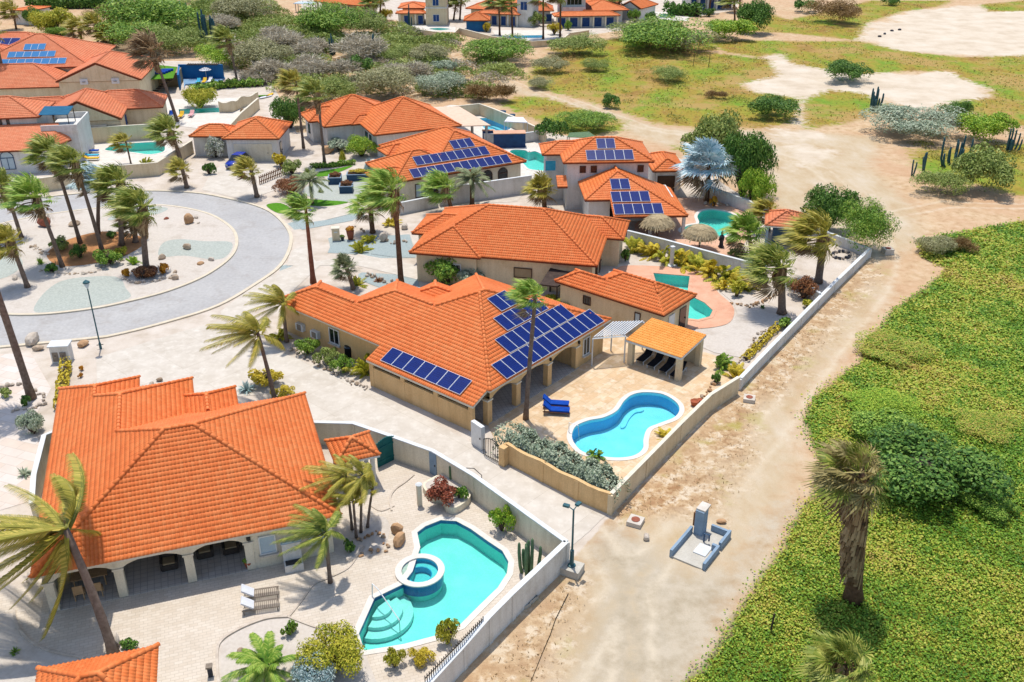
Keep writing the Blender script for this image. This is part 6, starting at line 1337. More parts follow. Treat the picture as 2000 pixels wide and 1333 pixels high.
# dark shingled lean-to beside the pool house
q = [G(1054,556,1.9), G(1088,560,1.9), G(1135,537,2.2), G(1075,524,2.3)]; lt = thing('shingle_shelter', 'small grey brown shingled lean-to roof behind the pool house', 'shelter', fz_(q[0])); mb = MB(); mb.add(q+[p-Vector((0, 0, .12)) for p in q], [(0, 1, 2, 3), (7, 6, 5, 4), (0, 4, 5, 1), (1, 5, 6, 2), (2, 6, 7, 3), (3, 7, 4, 0)]); mb.build('shingle_roof', MATS['wood_dark'], lt)
for p in q: mb = MB(); mb.tube([fz_(p)*.98+Vector(q[2])*.02*0+fz_(p)*.02, p-Vector((0, 0, .1))], .07, 6); mb.build('post', MATS['wood_dark'], lt)
# thatched umbrellas
for u, v, lb in ((1284,446,'thatched umbrella nearer the solar roofed porch'), (1367,467,'thatched umbrella nearer the statue by the round pool')):
    c = G(u, v, 1.2); c.z = 0; t = thing('thatched_umbrella', lb, 'umbrella', c, 'thatched umbrellas by the round pool'); mb = MB(); mb.tube([c, c+Vector((0, 0, 2.2))], .08, 7); mb.build('post', MATS['wood_brown'], t)
    mb = MB(); prof = [(1.62, 1.5), (1.7, 1.48), (1.62, 1.75), (1.25, 2.15), (.75, 2.42), (.3, 2.55), (.05, 2.6)]; mb.lathe(c, prof, 26); mb.build('thatch', MATS['thatch'], t, True)
    rr = np.random.default_rng(int(u)); n = 700; th = rr.random(n)*2*math.pi; k = rr.random(n); rad = .25+1.45*k; zz = np.interp(rad, [0, .75, 1.25, 1.62, 1.75], [2.62, 2.46, 2.2, 1.8, 1.5]); d = np.c_[np.cos(th), np.sin(th), np.zeros(n)]; P0 = np.c_[d[:, :2]*rad[:, None], zz+.02]; P1 = P0+d*.28+np.c_[np.zeros((n, 2)), -.06-.28*k**2]; w = np.c_[-d[:, 1], d[:, 0], np.zeros(n)]*.03
    me = nmesh('straw', np.stack([P0-w, P0+w, P1+w, P1-w], 1).reshape(-1, 3)+np.array(c), np.arange(4*n).reshape(n, 4), MATS['thatch'], rr.random(n)); link(bpy.data.objects.new('straw', me), t)
# statue by the round pool
c = G(1408,484); t = thing('statue', 'dark carved statue standing beside the round pool', 'statue', c); mb = MB(); mb.lathe(c, [(.3, 0), (.3, .15), (.22, .2), (.18, .6), (.24, .8), (.27, 1.1), (.2, 1.25), (.09, 1.32), (.13, 1.42), (.14, 1.55), (.08, 1.66), (.05, 1.85), (.01, 1.95)], 10); mb.build('figure', MATS['stone_dark'], t, True)
mb = MB(); mb.tube([c+Vector((-.2, 0, 1.15)), c+Vector((-.3, -.1, .85)), c+Vector((-.12, -.22, .7))], [.07, .06, .05], 6); mb.build('arm', MATS['stone_dark'], t)
# fire ring
c = G(1643,500); t = thing('stone_ring', 'ring of grey stones on gravel inside the far white wall corner', 'stone ring', c)
# far terrace: green deck and blue wall
q = GP([(275,158),(345,155),(350,132),(302,124),(285,140)], 0); t = thing('roof_terrace', 'raised terrace with green turf and blue loungers left of the blue deck', 'terrace', q[0]); mb = MB(); mb.prism([G(272,172,0), G(352,170,0), G(354,133,2.3), G(300,127,2.3)], 0, 2.3); mb.build('terrace_wall', MATS['stucco_shade'], t); mb = MB(); mb.prism([G(282,156,2.4), G(338,153,2.4), G(346,131,2.4), G(306,127,2.4)], 2.3, 2.36); mb.build('turf', MATS['turf'], t)
for k in range(4): mb = MB(); mb.box(G(312+k*5, 145-k*2, 2.4)+Vector((0, 0, .15)), (1.9, .6, .3), .1); mb.build('cushion', MATS['cloth_blue'], t)
st_ = MB(); 
for k in range(8): st_.box(G(300+k*5, 182-k*4, .2+k*.27), (.5, 1.0, .12), .9)
st_.build('stair', MATS['wood_dark'], t)
t = thing('blue_deck', 'far pool deck with deep blue back wall and pergola fringe', 'deck', G(390,165)); mb = MB(); mb.prism(GP([(360,176),(362,168),(430,163),(440,155),(436,150),(358,150)]), 0, .25); mb.build('deck', MATS['deck_blue'], t)
a_, b_ = G(352,157), G(438,157); mb = MB(); mb.prism([a_, b_, b_+Vector((0, .3, 0)), a_+Vector((0, .3, 0))], 0, 2.6); mb.build('back_wall', MATS['wall_blue'], t); a_, b_ = G(350,176), G(352,157); mb = MB(); mb.prism([a_, b_, b_+Vector((.3, 0, 0)), a_+Vector((.3, 0, 0))], 0, 2.4); mb.build('side_wall', MATS['wall_blue'], t)
for k in range(18): p = G(372+k*3.4, 157)+Vector((0, -.3, 2.7)); mb = MB(); mb.box(p, (.12, 1.4, .1)); mb.build('fringe_slat', MATS['wood_dark'], t)
pa = thing('parasol', 'white parasol on the far blue deck', 'parasol', G(404,158)); c = G(404,158); mb = MB(); mb.tube([c, c+Vector((0, 0, 2.1))], .04, 6); mb.build('pole', MATS['white_metal'], pa); mb = MB(); mb.lathe(c, [(1.1, 1.8), (.6, 2.05), (.03, 2.25)], 8); mb.build('canopy', MATS['cloth_white'], pa)
# teal doored block by the tapering pool
c = G(186,280); t = thing('pool_shed', 'tan pool shed with teal door by the tapering pool', 'shed', c); mb = MB(); mb.box(c+Vector((0, .9, 1.1)), (3.2, 1.6, 2.2), .1); mb.build('wall', MATS['stucco_sand'], t); mb = MB(); mb.box(c+Vector((.1, .07, .95)), (1.0, .1, 1.9), .1); mb.build('door', MATS['paint_teal'], t); mb = MB(); mb.box(c+Vector((0, .9, 2.25)), (3.4, 1.8, .1), .1); mb.build('roof_slab', MATS['fascia_cream'], t)
for u, v, s_, lb in ((954,280,(1.6,.4,1.7),'dark blue door panel in the white terrace wall'), (995,287,(4.2,1.6,1.9),'dark blue pump cabinet with brown lid by the scalloped pool')):
    c = G(u, v); t = thing('cabinet', lb, 'cabinet', c); mb = MB(); mb.box(c+Vector((0, 0, s_[2]/2)), s_, .05); mb.build('body', MATS['shutter_blue'], t); mb = MB(); mb.box(c+Vector((0, 0, s_[2]+.04)), (s_[0]+.1, s_[1]+.1, .08), .05); mb.build('lid', MATS['coral_paver'], t)
# white sun sail by the round blue pool
q = [G(985,238,2.3), G(1030,240,2.3), G(1022,230,2.4), G(992,229,2.4)]; t = thing('shade_sail', 'flat white shade canopy beside the round blue pool', 'canopy', fz_(q[0])); mb = MB(); mb.add(q+[p-Vector((0, 0, .1)) for p in q], [(0, 1, 2, 3), (7, 6, 5, 4), (0, 4, 5, 1), (1, 5, 6, 2), (2, 6, 7, 3), (3, 7, 4, 0)]); mb.build('canopy', MATS['cloth_white'], t)
for p in q: mb = MB(); mb.tube([fz_(p), p], .05, 6); mb.build('post', MATS['white_metal'], t)
# black water tank, bin
c = G(684,700); t = thing('water_tank', 'black water tank with lid beside the tan villa wall', 'tank', c); mb = MB(); mb.lathe(c, [(.38, 0), (.4, .9), (.36, 1.0)], 14); mb.build('body', MATS['rubber'], t); mb = MB(); mb.lathe(c+Vector((0, 0, 1.0)), [(.42, 0), (.36, .1), (.1, .16)], 14); mb.build('lid', MATS['glass_dark'], t)
# blue car on the driveway
def car(p, rz, label):
    t = thing('parked_car', label, 'car', p); M = Matrix.Translation(p) @ Matrix.Rotation(rz, 4, 'Z')
    prof = [(-2.05, .35, .62, .80), (-1.95, .28, .78, .86), (-1.3, .25, .9, .9), (-.6, .25, .95, .9), (.6, .25, .95, .9), (1.5, .25, .9, .9), (1.95, .28, .82, .84), (2.05, .4, .7, .76)]
    V = []; F = []
    for x, z0, z1, hw in prof: V += [(x, -hw*.92, z0), (x, -hw, (z0+z1)/2), (x, -hw*.86, z1), (x, hw*.86, z1), (x, hw, (z0+z1)/2), (x, hw*.92, z0)]
    for i in range(len(prof)-1):
        for k in range(6): a, b = 6*i+k, 6*i+(k+1) % 6; F.append((a, b, b+6, a+6))
    F += [tuple(range(5, -1, -1)), tuple(range(len(V)-6, len(V)))]; mb = MB(); mb.add([M @ Vector(v) for v in V], F); mb.build('body', MATS['paint_car'], t, True)
    mb = MB(); cab = [(-1.75, .9, .72), (-1.25, 1.42, .6), (.25, 1.46, .62), (1.0, .92, .74)]; V = []
    for x, z, hw in cab: V += [(x, -hw, z), (x, hw, z)]
    V += [(-1.75, -.74, .86), (-1.75, .74, .86), (1.0, -.76, .86), (1.0, .76, .86)]; mb.add([M @ Vector(v) for v in V], [(0, 1, 3, 2), (4, 5, 7, 6), (8, 0, 2, 4, 6, 10), (1, 9, 11, 7, 5, 3)]); mb.build('windows', MATS['glass_dark'], t)
    mb = MB(); mb.add([M @ Vector(v) for v in ((-1.25, -.61, 1.43), (-1.25, .61, 1.43), (.25, .63, 1.47), (.25, -.63, 1.47), (-1.2, -.55, 1.48), (-1.2, .55, 1.48), (.2, .57, 1.51), (.2, -.57, 1.51))], [(4, 7, 6, 5), (0, 3, 7, 4), (1, 5, 6, 2), (0, 4, 5, 1), (3, 2, 6, 7)]); mb.build('roof', MATS['paint_car'], t)
    for x in (-1.3, 1.3):
        for y in (-.84, .84):
            q = M @ Vector((x, y, .32)); ax = (M.to_3x3() @ Vector((0, 1, 0))); mb = MB(); mb.tube([q-ax*.11, q+ax*.11], .32, 14); w = mb.build('wheel', MATS['rubber'], t); mb = MB(); mb.tube([q-ax*.12, q+ax*.12], .18, 10); mb.build('rim', MATS['white_metal'], w)
    for y in (-.6, .6):
        mb = MB(); mb.box(M @ Vector((2.0, y, .66)), (.12, .35, .14), rz); mb.build('headlight', MATS['glass_pale'], t); mb = MB(); mb.box(M @ Vector((-2.02, y, .7)), (.08, .35, .14), rz); mb.build('tail_light', MATS['rust'], t)
car(G(466,325), math.radians(-100), 'bright blue compact car parked in front of the double garage')
# ------------------------------------------------------------------ rocks and cacti
def rock_mesh(seed):
    bm = bmesh.new(); bmesh.ops.create_icosphere(bm, subdivisions=2, radius=1.0); r = random.Random(seed); ks = [(Vector((r.gauss(0, 1), r.gauss(0, 1), r.gauss(0, 1))).normalized(), r.uniform(.55, .85)) for _ in range(9)]
    for v in bm.verts:
        d = v.co.normalized()
        for n, h in ks:
            e = v.co.dot(n)
            if e > h: v.co -= n*(e-h)*.85
        v.co += d*r.uniform(-.05, .05)
    me = bpy.data.meshes.new('rock'); bm.to_mesh(me); bm.free(); me.materials.append(MATS['rock']); return me
ROCKS = [rock_mesh(s_) for s_ in range(5)]
RN = [0]
def rock(u, v, wpx, label, mat='rock', hz=.6, parent=None, dy=.8, group=None, name='boulder', z0=.03):
    RN[0] += 1; p = G(u, v, z0); r = wpx/2/PXM(p); o = bpy.data.objects.new(name, ROCKS[RN[0] % 5]); link(o, parent)
    o.matrix_basis = Matrix.Translation(p+Vector((0, 0, r*hz*.7))) @ Matrix.Rotation(RN[0]*1.3, 4, 'Z') @ Matrix.Diagonal((r, r*dy, r*hz, 1)); o.material_slots[0].link = 'OBJECT'; o.material_slots[0].material = MATS[mat]
    if parent is None: tag(o, label, 'boulder', group)
    return o
for a in ((780,1062,38,'large tan boulder beside the near pool, lower of two','rock_tan',.75), (776,1042,30,'tan boulder beside the near pool, upper of two','rock_tan',.9), (370,438,20,'tall pink boulder on the roundabout island','rock_tan',1.3), (383,428,12,'white grey boulder above the tall pink one','rock_pale',.6), (325,430,11,'small red boulder on the roundabout island','rust',.6), (388,438,10,'small grey boulder beside the tall pink one','rock_pale',.5), (413,511,14,'pale grey boulder at the island kerb','rock_pale',.7), (392,518,16,'flat tan boulder near the island kerb','rock_tan',.5), (366,488,20,'brown boulder on the green gravel bed','rock',.8), (317,508,16,'brown boulder behind the orange shrub','rock',.9), (64,670,42,'wide pale boulder beside the road at left','rock_pale',.6), (75,684,26,'flat boulder in front of the wide pale one','rock',.4), (163,676,26,'long tan boulder left of the teal street lamp','rock_tan',.5), (88,444,30,'reddish tall boulder on the far side of the island','rust',.9), (146,442,26,'tan boulder behind the island palms','rock',.5), (30,547,18,'pale ring shaped boulder under the left island palm','rock_pale',.6), (343,548,16,'dark pitted boulder beside the orange shrub','rock',.8), (1262,1053,19,'pale stone below the lane manhole','rock_pale',.7), (1409,1021,21,'round tan stone beside the pump basin','rock_tan',.4), (470,1276,17,'brown boulder at the lower left planting bed','rock',.8), (225,1258,34,'grey boulder at the foot of the near coconut palm','rock_pale',.9), (749,472,20,'white pointed boulder on blue gravel','rock_pale',1.1), (790,447,20,'pale boulder behind the tall palm','rock_pale',.7), (312,745,14,'tan stone on the lane planting spot','rock',.7), (297,752,12,'pale stone on the lane planting spot','rock_pale',.6), (535,300,10,'small stone beside the garage','rock',.6), (640,300,30,'big tan boulder in front of the white walled villa','rock_tan',.6), (1655,505,10,'small dark stone in the far gravel corner','stone_dark',.5), (1558,566,14,'tan stone beside rust bush','rock_tan',.5)):
    rock(*a)
def stone_row(path, n, wpx, label, mat='rock_pale', name='stone_border', jit=4):
    P = GP(path); t = thing(name, label, 'stones', P[0]); R = random.Random(n*7+int(path[0][0]))
    L = [(a, b) for a, b in zip(path[:-1], path[1:])]
    for k in range(n):
        f = (k+.5)/n*len(L); i = min(int(f), len(L)-1); g = f-i; u = L[i][0][0]*(1-g)+L[i][1][0]*g+R.uniform(-jit, jit); v = L[i][0][1]*(1-g)+L[i][1][1]*g+R.uniform(-jit, jit)*.5
        rock(u, v, wpx*R.uniform(.6, 1.3), '', mat if R.random() < .7 else 'rock', R.uniform(.5, .9), t, name='stone')
stone_row([(240,548),(270,556),(300,552),(335,545),(345,535)], 26, 9, 'row of grey stones around the orange flowering bed'); stone_row([(75,530),(110,535),(145,540),(180,535),(215,518),(245,510)], 36, 8, 'scattered grey stones edging the soil mound'); stone_row([(60,478),(75,490),(90,500)], 24, 7, 'heap of pale stones on the left of the island', jit=9)
stone_row([(0,760),(40,750),(80,770),(90,790),(60,800),(20,805)], 26, 10, 'ring of stones around the left palm bed'); stone_row([(560,680),(620,712),(680,745),(720,762)], 46, 8, 'strip of stones and rubble along the tan villa wall', jit=7); stone_row([(1505,640),(1480,655),(1460,690),(1440,715)], 22, 7, 'stones edging the white gravel yard'); stone_row([(1430,590),(1460,600),(1490,590),(1520,575)], 26, 7, 'tan stones around the yellow garden shrub', 'rock_tan', jit=6)
stone_row([(1355,785),(1380,775),(1395,755),(1400,745)], 16, 9, 'loose tan stones below the cabana palms', 'rock_tan', jit=6); stone_row([(690,1060),(735,1040),(760,1075),(700,1085)], 20, 9, 'loose tan stones under the clump of palms', 'rock_tan', jit=8); stone_row([(715,535),(740,545),(770,560),(805,565)], 18, 8, 'loose stones on the gravel by the tall palm', jit=8); stone_row([(1380,400),(1410,400),(1440,402)], 18, 8, 'white stones at the foot of the silver palm', jit=6); stone_row([(690,440),(720,470),(760,475),(800,470)], 16, 7, 'stones scattered on the blue gravel garden', jit=9)
for a in range(14):
    w = 2*math.pi*a/14; c = G(1643,500); bpy_o = rock(1643+17*math.cos(w), 500+7*math.sin(w), 9, '', 'stone_dark' if a % 3 else 'rock_pale', .7, next(o for o in bpy.data.objects if o.name.startswith('stone_ring')), name='stone')
def cactus(u, v, n, h, spread, label, mat='cactus', r=.09):
    p = G(u, v); t = thing('column_cactus', label, 'cactus', p); R = random.Random(int(u*3+v))
    for k in range(n):
        a = R.random()*2*math.pi; d = spread*R.random(); q = p+Vector((math.cos(a)*d, math.sin(a)*d*.7, 0)); H = h*R.uniform(.45, 1.0); lx, ly = math.cos(a)*.25*R.random(), math.sin(a)*.2*R.random(); mb = MB(); mb.tube([q*.85+p*.15, q+Vector((lx*.3, ly*.3, H*.25)), q+Vector((lx, ly, H*.7)), q+Vector((lx, ly, H*.95)), q+Vector((lx, ly, H))], [r, r, r*.95, r*.8, r*.2], 7); mb.build('stem', MATS[mat], t, True)
cactus(1033,1118,7,2.6,.5,'pale column cactus clump at the white wall corner inside the pool garden', 'cactus', .1); cactus(882,950,1,2.2,.02,'single tall green cactus in the raised flower bed'); cactus(1706,218,9,4.2,1.2,'blue green column cactus on the far scrub bank','cactus_blue',.16); cactus(1866,325,16,4.0,2.2,'large clump of column cacti at right','cactus_blue',.14); cactus(1968,298,10,3.5,1.6,'leaning column cacti at the right edge','cactus_blue',.12); cactus(1804,335,3,2.5,.4,'few short cactus stems left of the big cactus clump','cactus_blue',.13); cactus(365,50,9,5.5,1.6,'dark column cactus clump in the far scrub, left','cactus_blue',.2); cactus(415,82,14,6.5,2.2,'dark column cactus clump in the far scrub beside a palm','cactus_blue',.22); cactus(648,108,6,4.5,1.2,'tall thin cacti in grey scrub, centre','cactus_blue',.15); cactus(735,113,5,4.5,.8,'dense dark cactus clump in grey scrub','cactus_blue',.2); cactus(622,102,5,3.5,1.4,'short thin cacti left of the tall ones in scrub','cactus_blue',.12); cactus(803,62,3,6,.5,'slender tall cactus below the tower villa','cactus_blue',.15); cactus(497,135,3,4,.4,'dark cactus stub behind the stony bank','cactus_blue',.25); cactus(1783,345,2,2.2,.3,'pair of thin cactus posts beside the track','cactus_blue',.1); cactus(1640,118,4,2.0,.6,'tiny far cactus beside round bush','cactus_blue',.1) if False else None
for u, v, h, lb in ((1505,1235,1.2,'dark stick standing in the green vines'), (1354,130,2.6,'left fence post in the dry field'), (1384,132,2.6,'right fence post in the dry field')): mb = MB(); p = G(u, v); mb.tube([p, p+Vector((.05, 0, h))], .05, 6); tag(mb.build('post', MATS['wood_dark']), lb, 'post')

# ------------------------------------------------------------------ shrubs and trees
b = bush
# near villa garden
b(650,1285,135,.62,'leaf_yellow','big yellow green bush at the bottom beside the near pool','l'); b(618,1325,110,.6,'leaf_bluegrey','silver grey bush at the bottom edge','l'); b(875,1238,52,1.15,'leaf_yellow','round yellow green shrub at the pool edge by the iron fence','m'); b(770,1290,42,1.1,'leaf_yellow','small round golden shrub below the near pool','m'); b(820,1285,52,.6,'leaf_gold','low spreading golden shrub between pool and iron fence','m'); b(565,1232,34,.9,'leaf_green','small leafy shrub in white gravel','s'); b(980,1018,52,1.15,'leaf_bright','round clipped green shrub against the cream lane wall','m')
b(862,962,70,.5,'leaf_red','red flowering shrubs filling the raised bed','m', z0=.5); b(897,965,34,.8,'leaf_green','green shrub at the end of the raised bed','s', z0=.45); b(685,1070,34,.8,'leaf_dark','dark green shrub beside the terrace palm','s'); b(480,752,50,.65,'leaf_bluegrey','spiky grey agave beside the lane','r',core=False); b(518,738,70,.5,'leaf_gold','bright yellow shrub beside the lane drive','m'); b(555,768,46,.5,'leaf_gold','yellow shrub tucked behind the near roof ridge','m')
b(62,832,60,.75,'leaf_silver','grey green bush beside the left yard wall','m'); b(45,920,46,.6,'leaf_silver','low grey plant left of the near villa','r',core=False); b(250,1262,40,.6,'leaf_dark','dark leafy plant by the near coconut trunk','s'); b(28,1270,30,.7,'leaf_green','yucca rosette at lower left','r',core=False); b(12,770,30,.6,'leaf_olive','small shrub in the left palm bed','s'); b(48,785,30,.8,'leaf_dark','dark shrub under the left palm','s')
hedge(GP([(130,718),(128,740),(122,770),(118,800)]), .7, .7, 'leaf_gold', 'row of golden shrubs below the utility kiosk', leaf=.1); b(160,720,14,.8,'leaf_orange','tiny orange shrub, upper beside the kiosk hedge','s'); b(157,735,12,.8,'leaf_orange','tiny orange shrub, lower beside the kiosk hedge','s')
_h0, _h1 = G(990,867,1.45)+B.e1*1.05, G(1194,966,1.45)+B.e1*1.05
hedge([_h0.lerp(_h1, f) for f in (-.06, .1, .25, .4, .6, .8, .93)], 1.75, 1.85, 'leaf_silver', 'thick silvery green hedge along the lane wall of the pool terrace', leaf=.085, dens=380, lumpy=.16)
b(1302,846,58,.5,'leaf_gold','yellow grassy clump beside the kidney pool','a',core=False); b(1163,882,52,.6,'leaf_green','small green palm like plant at the pool corner','a',core=False)
b(1410,700,62,.9,'leaf_green','green plant behind the cabana post','a',core=False); b(1437,720,70,.7,'leaf_gold','golden spiky plants at the wall corner by the cabana','a',core=False); b(1400,742,26,.9,'leaf_dark','dark shrub below the cabana corner','s')
b(600,678,52,.7,'leaf_green','low green plants along the tan villa wall, left','m'); b(640,698,50,.7,'leaf_olive','low pale plants along the tan villa wall, middle','m'); b(672,716,48,.7,'leaf_green','low green plants along the tan villa wall, right','m'); b(712,700,72,1.1,'leaf_yellow','tall yellow green areca clump at the garage corner','a',core=False); b(555,690,40,.9,'leaf_yellow','yellow plant at the tan villa left corner','d',core=False) if False else None
b(547,645,56,.8,'leaf_yellow','small yellow palm plant at the left end of the tan villa','a',core=False)
b(868,535,90,.6,'leaf_green','leafy green bush against the sand villa wall','m'); b(925,538,85,.5,'leaf_silver','pale green bush against the sand villa wall','m'); b(1100,590,70,.35,'leaf_yellow','yellow green plants behind the solar roof ridge','m'); b(1222,500,24,1.2,'leaf_dark','dark potted plant at the sand villa right corner','s')
# yellow palm hedge, pool gardens
for i, (u, v) in enumerate(((1245,472),(1275,480),(1305,490),(1335,498),(1362,506),(1390,516),(1418,526),(1445,538),(1462,545))):
    b(u, v, 84, .62, 'leaf_gold' if i % 2 else 'leaf_yellow', 'yellow areca palm in the hedge before the white dividing wall, number %s from the left' % ('one','two','three','four','five','six','seven','eight','nine')[i], 'a', core=False, group='row of yellow palms', name='areca_palm', cat='palm')
b(1412,550,52,.6,'leaf_gold','small yellow plant in front of the palm hedge','a',core=False); b(1440,570,32,.9,'leaf_yellow','yellow green shrub ringed by tan stones','s'); b(1572,568,62,.65,'leaf_rust','rust red bush beside the small curved white wall','m'); b(1445,496,50,.35,'leaf_olive','low mounded olive shrub behind the white dividing wall','m'); b(1490,598,18,.7,'leaf_dark','tiny dark agave in gravel','r',core=False)
hedge(GP([(1520,640),(1480,680),(1455,705)]), .6, .45, 'leaf_gold', 'low yellow plants inside the long white wall', leaf=.1); b(1533,632,40,.6,'leaf_green','green plant inside the long white wall','s'); b(1580,598,30,.6,'leaf_yellow','yellow green plant near the rust bush','s')
b(1455,330,95,1.3,'leaf_dark','tall dark green tree behind the silver palm','l',name='tree',cat='tree'); b(1400,285,120,.8,'leaf_olive','olive tree crown behind the silver palm','l',name='tree',cat='tree'); b(1475,375,70,1.1,'leaf_bright','leafy green tree beyond the shaded white wall','l',name='tree',cat='tree'); b(1480,402,34,.6,'leaf_yellow','low clipped yellow green shrub by the shaded wall','m'); b(1395,395,20,1.2,'leaf_orange','small orange plant at the silver palm foot','s')
b(1620,415,100,.85,'leaf_dark','dark green tree behind the bar hut','l',name='tree',cat='tree'); b(1680,452,120,.7,'leaf_green','feathery green tree outside the far wall corner','f',name='tree',cat='tree'); b(1560,400,60,.9,'leaf_olive','small olive tree beside the bar hut roof','m',name='tree',cat='tree') if False else None
# island shrubs
b(155,495,32,.9,'leaf_dark','dark shrub at the foot of an island palm','m'); b(210,505,58,.6,'leaf_green','wide green shrub on the island soil mound','m'); b(235,495,30,.7,'leaf_yellow','yellow green shrub beside the wide island shrub','s'); b(215,460,26,.6,'leaf_dark','small dark shrub at the back of the island mound','s'); b(120,478,46,.6,'leaf_olive','olive shrub on the left of the island mound','m'); b(78,508,28,.9,'leaf_green','pale green agave on the island, left','r',core=False); b(100,525,34,.6,'leaf_dark','low dark shrub in front of the mound','s'); b(262,505,42,.8,'leaf_bright','small bright fan plant beside the big palm','a',core=False); b(318,527,30,.8,'leaf_orange','bright orange flowering shrub on the island, right','s'); b(248,534,24,.8,'leaf_orange','bright orange flowering shrub on the island, left','s'); b(283,535,60,.4,'leaf_rust','low rusty shrub around the big palm foot','m'); b(243,430,24,.8,'leaf_gold','yellow shrub behind the big island palm','s')
# drives
b(420,292,44,.9,'leaf_white','white flowering oleander by the garage','m'); b(407,332,28,.8,'leaf_dark','round dark shrub on the garage forecourt','s'); b(548,315,36,.8,'leaf_gold','golden shrub beside the garage door','s'); b(570,330,44,.6,'leaf_olive','olive shrub by the timber fence','m'); b(570,365,70,.45,'leaf_rust','dry rust coloured shrub bank by the drive','l'); b(600,335,40,.8,'leaf_olive','drooping dry plant above the rust bank','d',core=False)
hedge(GP([(610,330),(650,327),(690,322)]), .7, .6, 'leaf_green', 'low clipped hedge before the white walled villa', leaf=.12); b(705,290,70,.55,'leaf_bright','rounded bright green shrub before the white walled villa','l'); b(665,285,60,.4,'leaf_silver','grey green shrub at the white villa wall','m'); b(592,312,30,.9,'leaf_yellow','small yellow green plant by the villa path','s') if False else None
b(720,318,34,1.1,'leaf_bluegrey','small blue grey fan plant at the solar villa corner','d',core=False); b(668,300,24,1.2,'leaf_yellow','small yellow green palm plant before the white villa','d',core=False); b(705,475,50,.9,'leaf_yellow','leafy cycad clump on the blue gravel','a',core=False); b(724,460,46,.7,'leaf_yellow','second cycad above the leafy clump','a',core=False); b(762,430,52,.5,'leaf_gold','golden shrub left of the tall palm','a',core=False); b(697,545,44,.8,'leaf_yellow','small yellow plant beside the grassy yucca','a',core=False); b(738,545,26,.6,'leaf_rust','dry rosette on the gravel','r',core=False); b(626,370,20,.8,'leaf_olive','tiny palm on the grey yard','r',core=False)
b(565,225,70,.85,'leaf_dark','dark green tree between the garage and white villa','l',name='tree',cat='tree')
# pools at left
b(390,195,68,.55,'leaf_yellow','rounded clipped hedge bush behind the lap pool','l'); hedge(GP([(380,182),(440,172),(508,169)]), 1.6, 1.2, 'leaf_green', 'long flat green hedge above the lap pool wall', leaf=.2, dens=40); b(75,178,60,.6,'leaf_dark','dark tree beside the far left gazebo','l',name='tree',cat='tree'); b(83,190,54,.5,'leaf_gold','golden shrubs in front of the far left gazebo','l'); b(282,312,36,.8,'leaf_yellow','small spiky plant beside the tapering pool','a',core=False); b(287,262,30,.5,'leaf_olive','low olive shrub against the tan pool wall','m'); b(480,220,26,.5,'leaf_brown','dry brown shrub at the wavy wall','m')
hedge(GP([(62,18),(150,18),(212,16)]), 2.4, 2.6, 'leaf_dark', 'tall dark clipped hedge at the top left', leaf=.3, dens=30); b(100,48,80,.6,'leaf_yellow','big rounded yellow green bush at the top left','l'); b(68,36,44,.7,'leaf_dark','dark bush left of the yellow green one','l'); b(115,66,46,.5,'leaf_green','green bush below the yellow green one','l')
# far gardens
hedge(GP([(1304,30),(1340,31),(1365,33)]), 2.6, 2.6, 'leaf_dark', 'tall dark hedge by the far green pool', leaf=.3, dens=30); b(1240,33,26,1.0,'leaf_green','round green tree beside the far veranda','m',name='tree',cat='tree'); b(1270,38,30,.7,'leaf_dark','dark shrub by the far pool','m'); b(1385,26,28,.6,'leaf_dark','dark rounded shrub under the far palms','m'); b(752,30,26,.9,'leaf_gold','golden shrub left of the far porch','m'); b(1040,40,44,.6,'leaf_olive','spreading tree over the far pool bar','m',name='tree',cat='tree'); b(950,55,20,1.0,'leaf_gold','small golden shrub by the blue gazebo','m'); b(1083,58,30,.8,'leaf_gold','golden shrub by the curving sand wall','m'); b(1110,52,18,1.0,'leaf_green','small tree at the end of the far veranda','m')
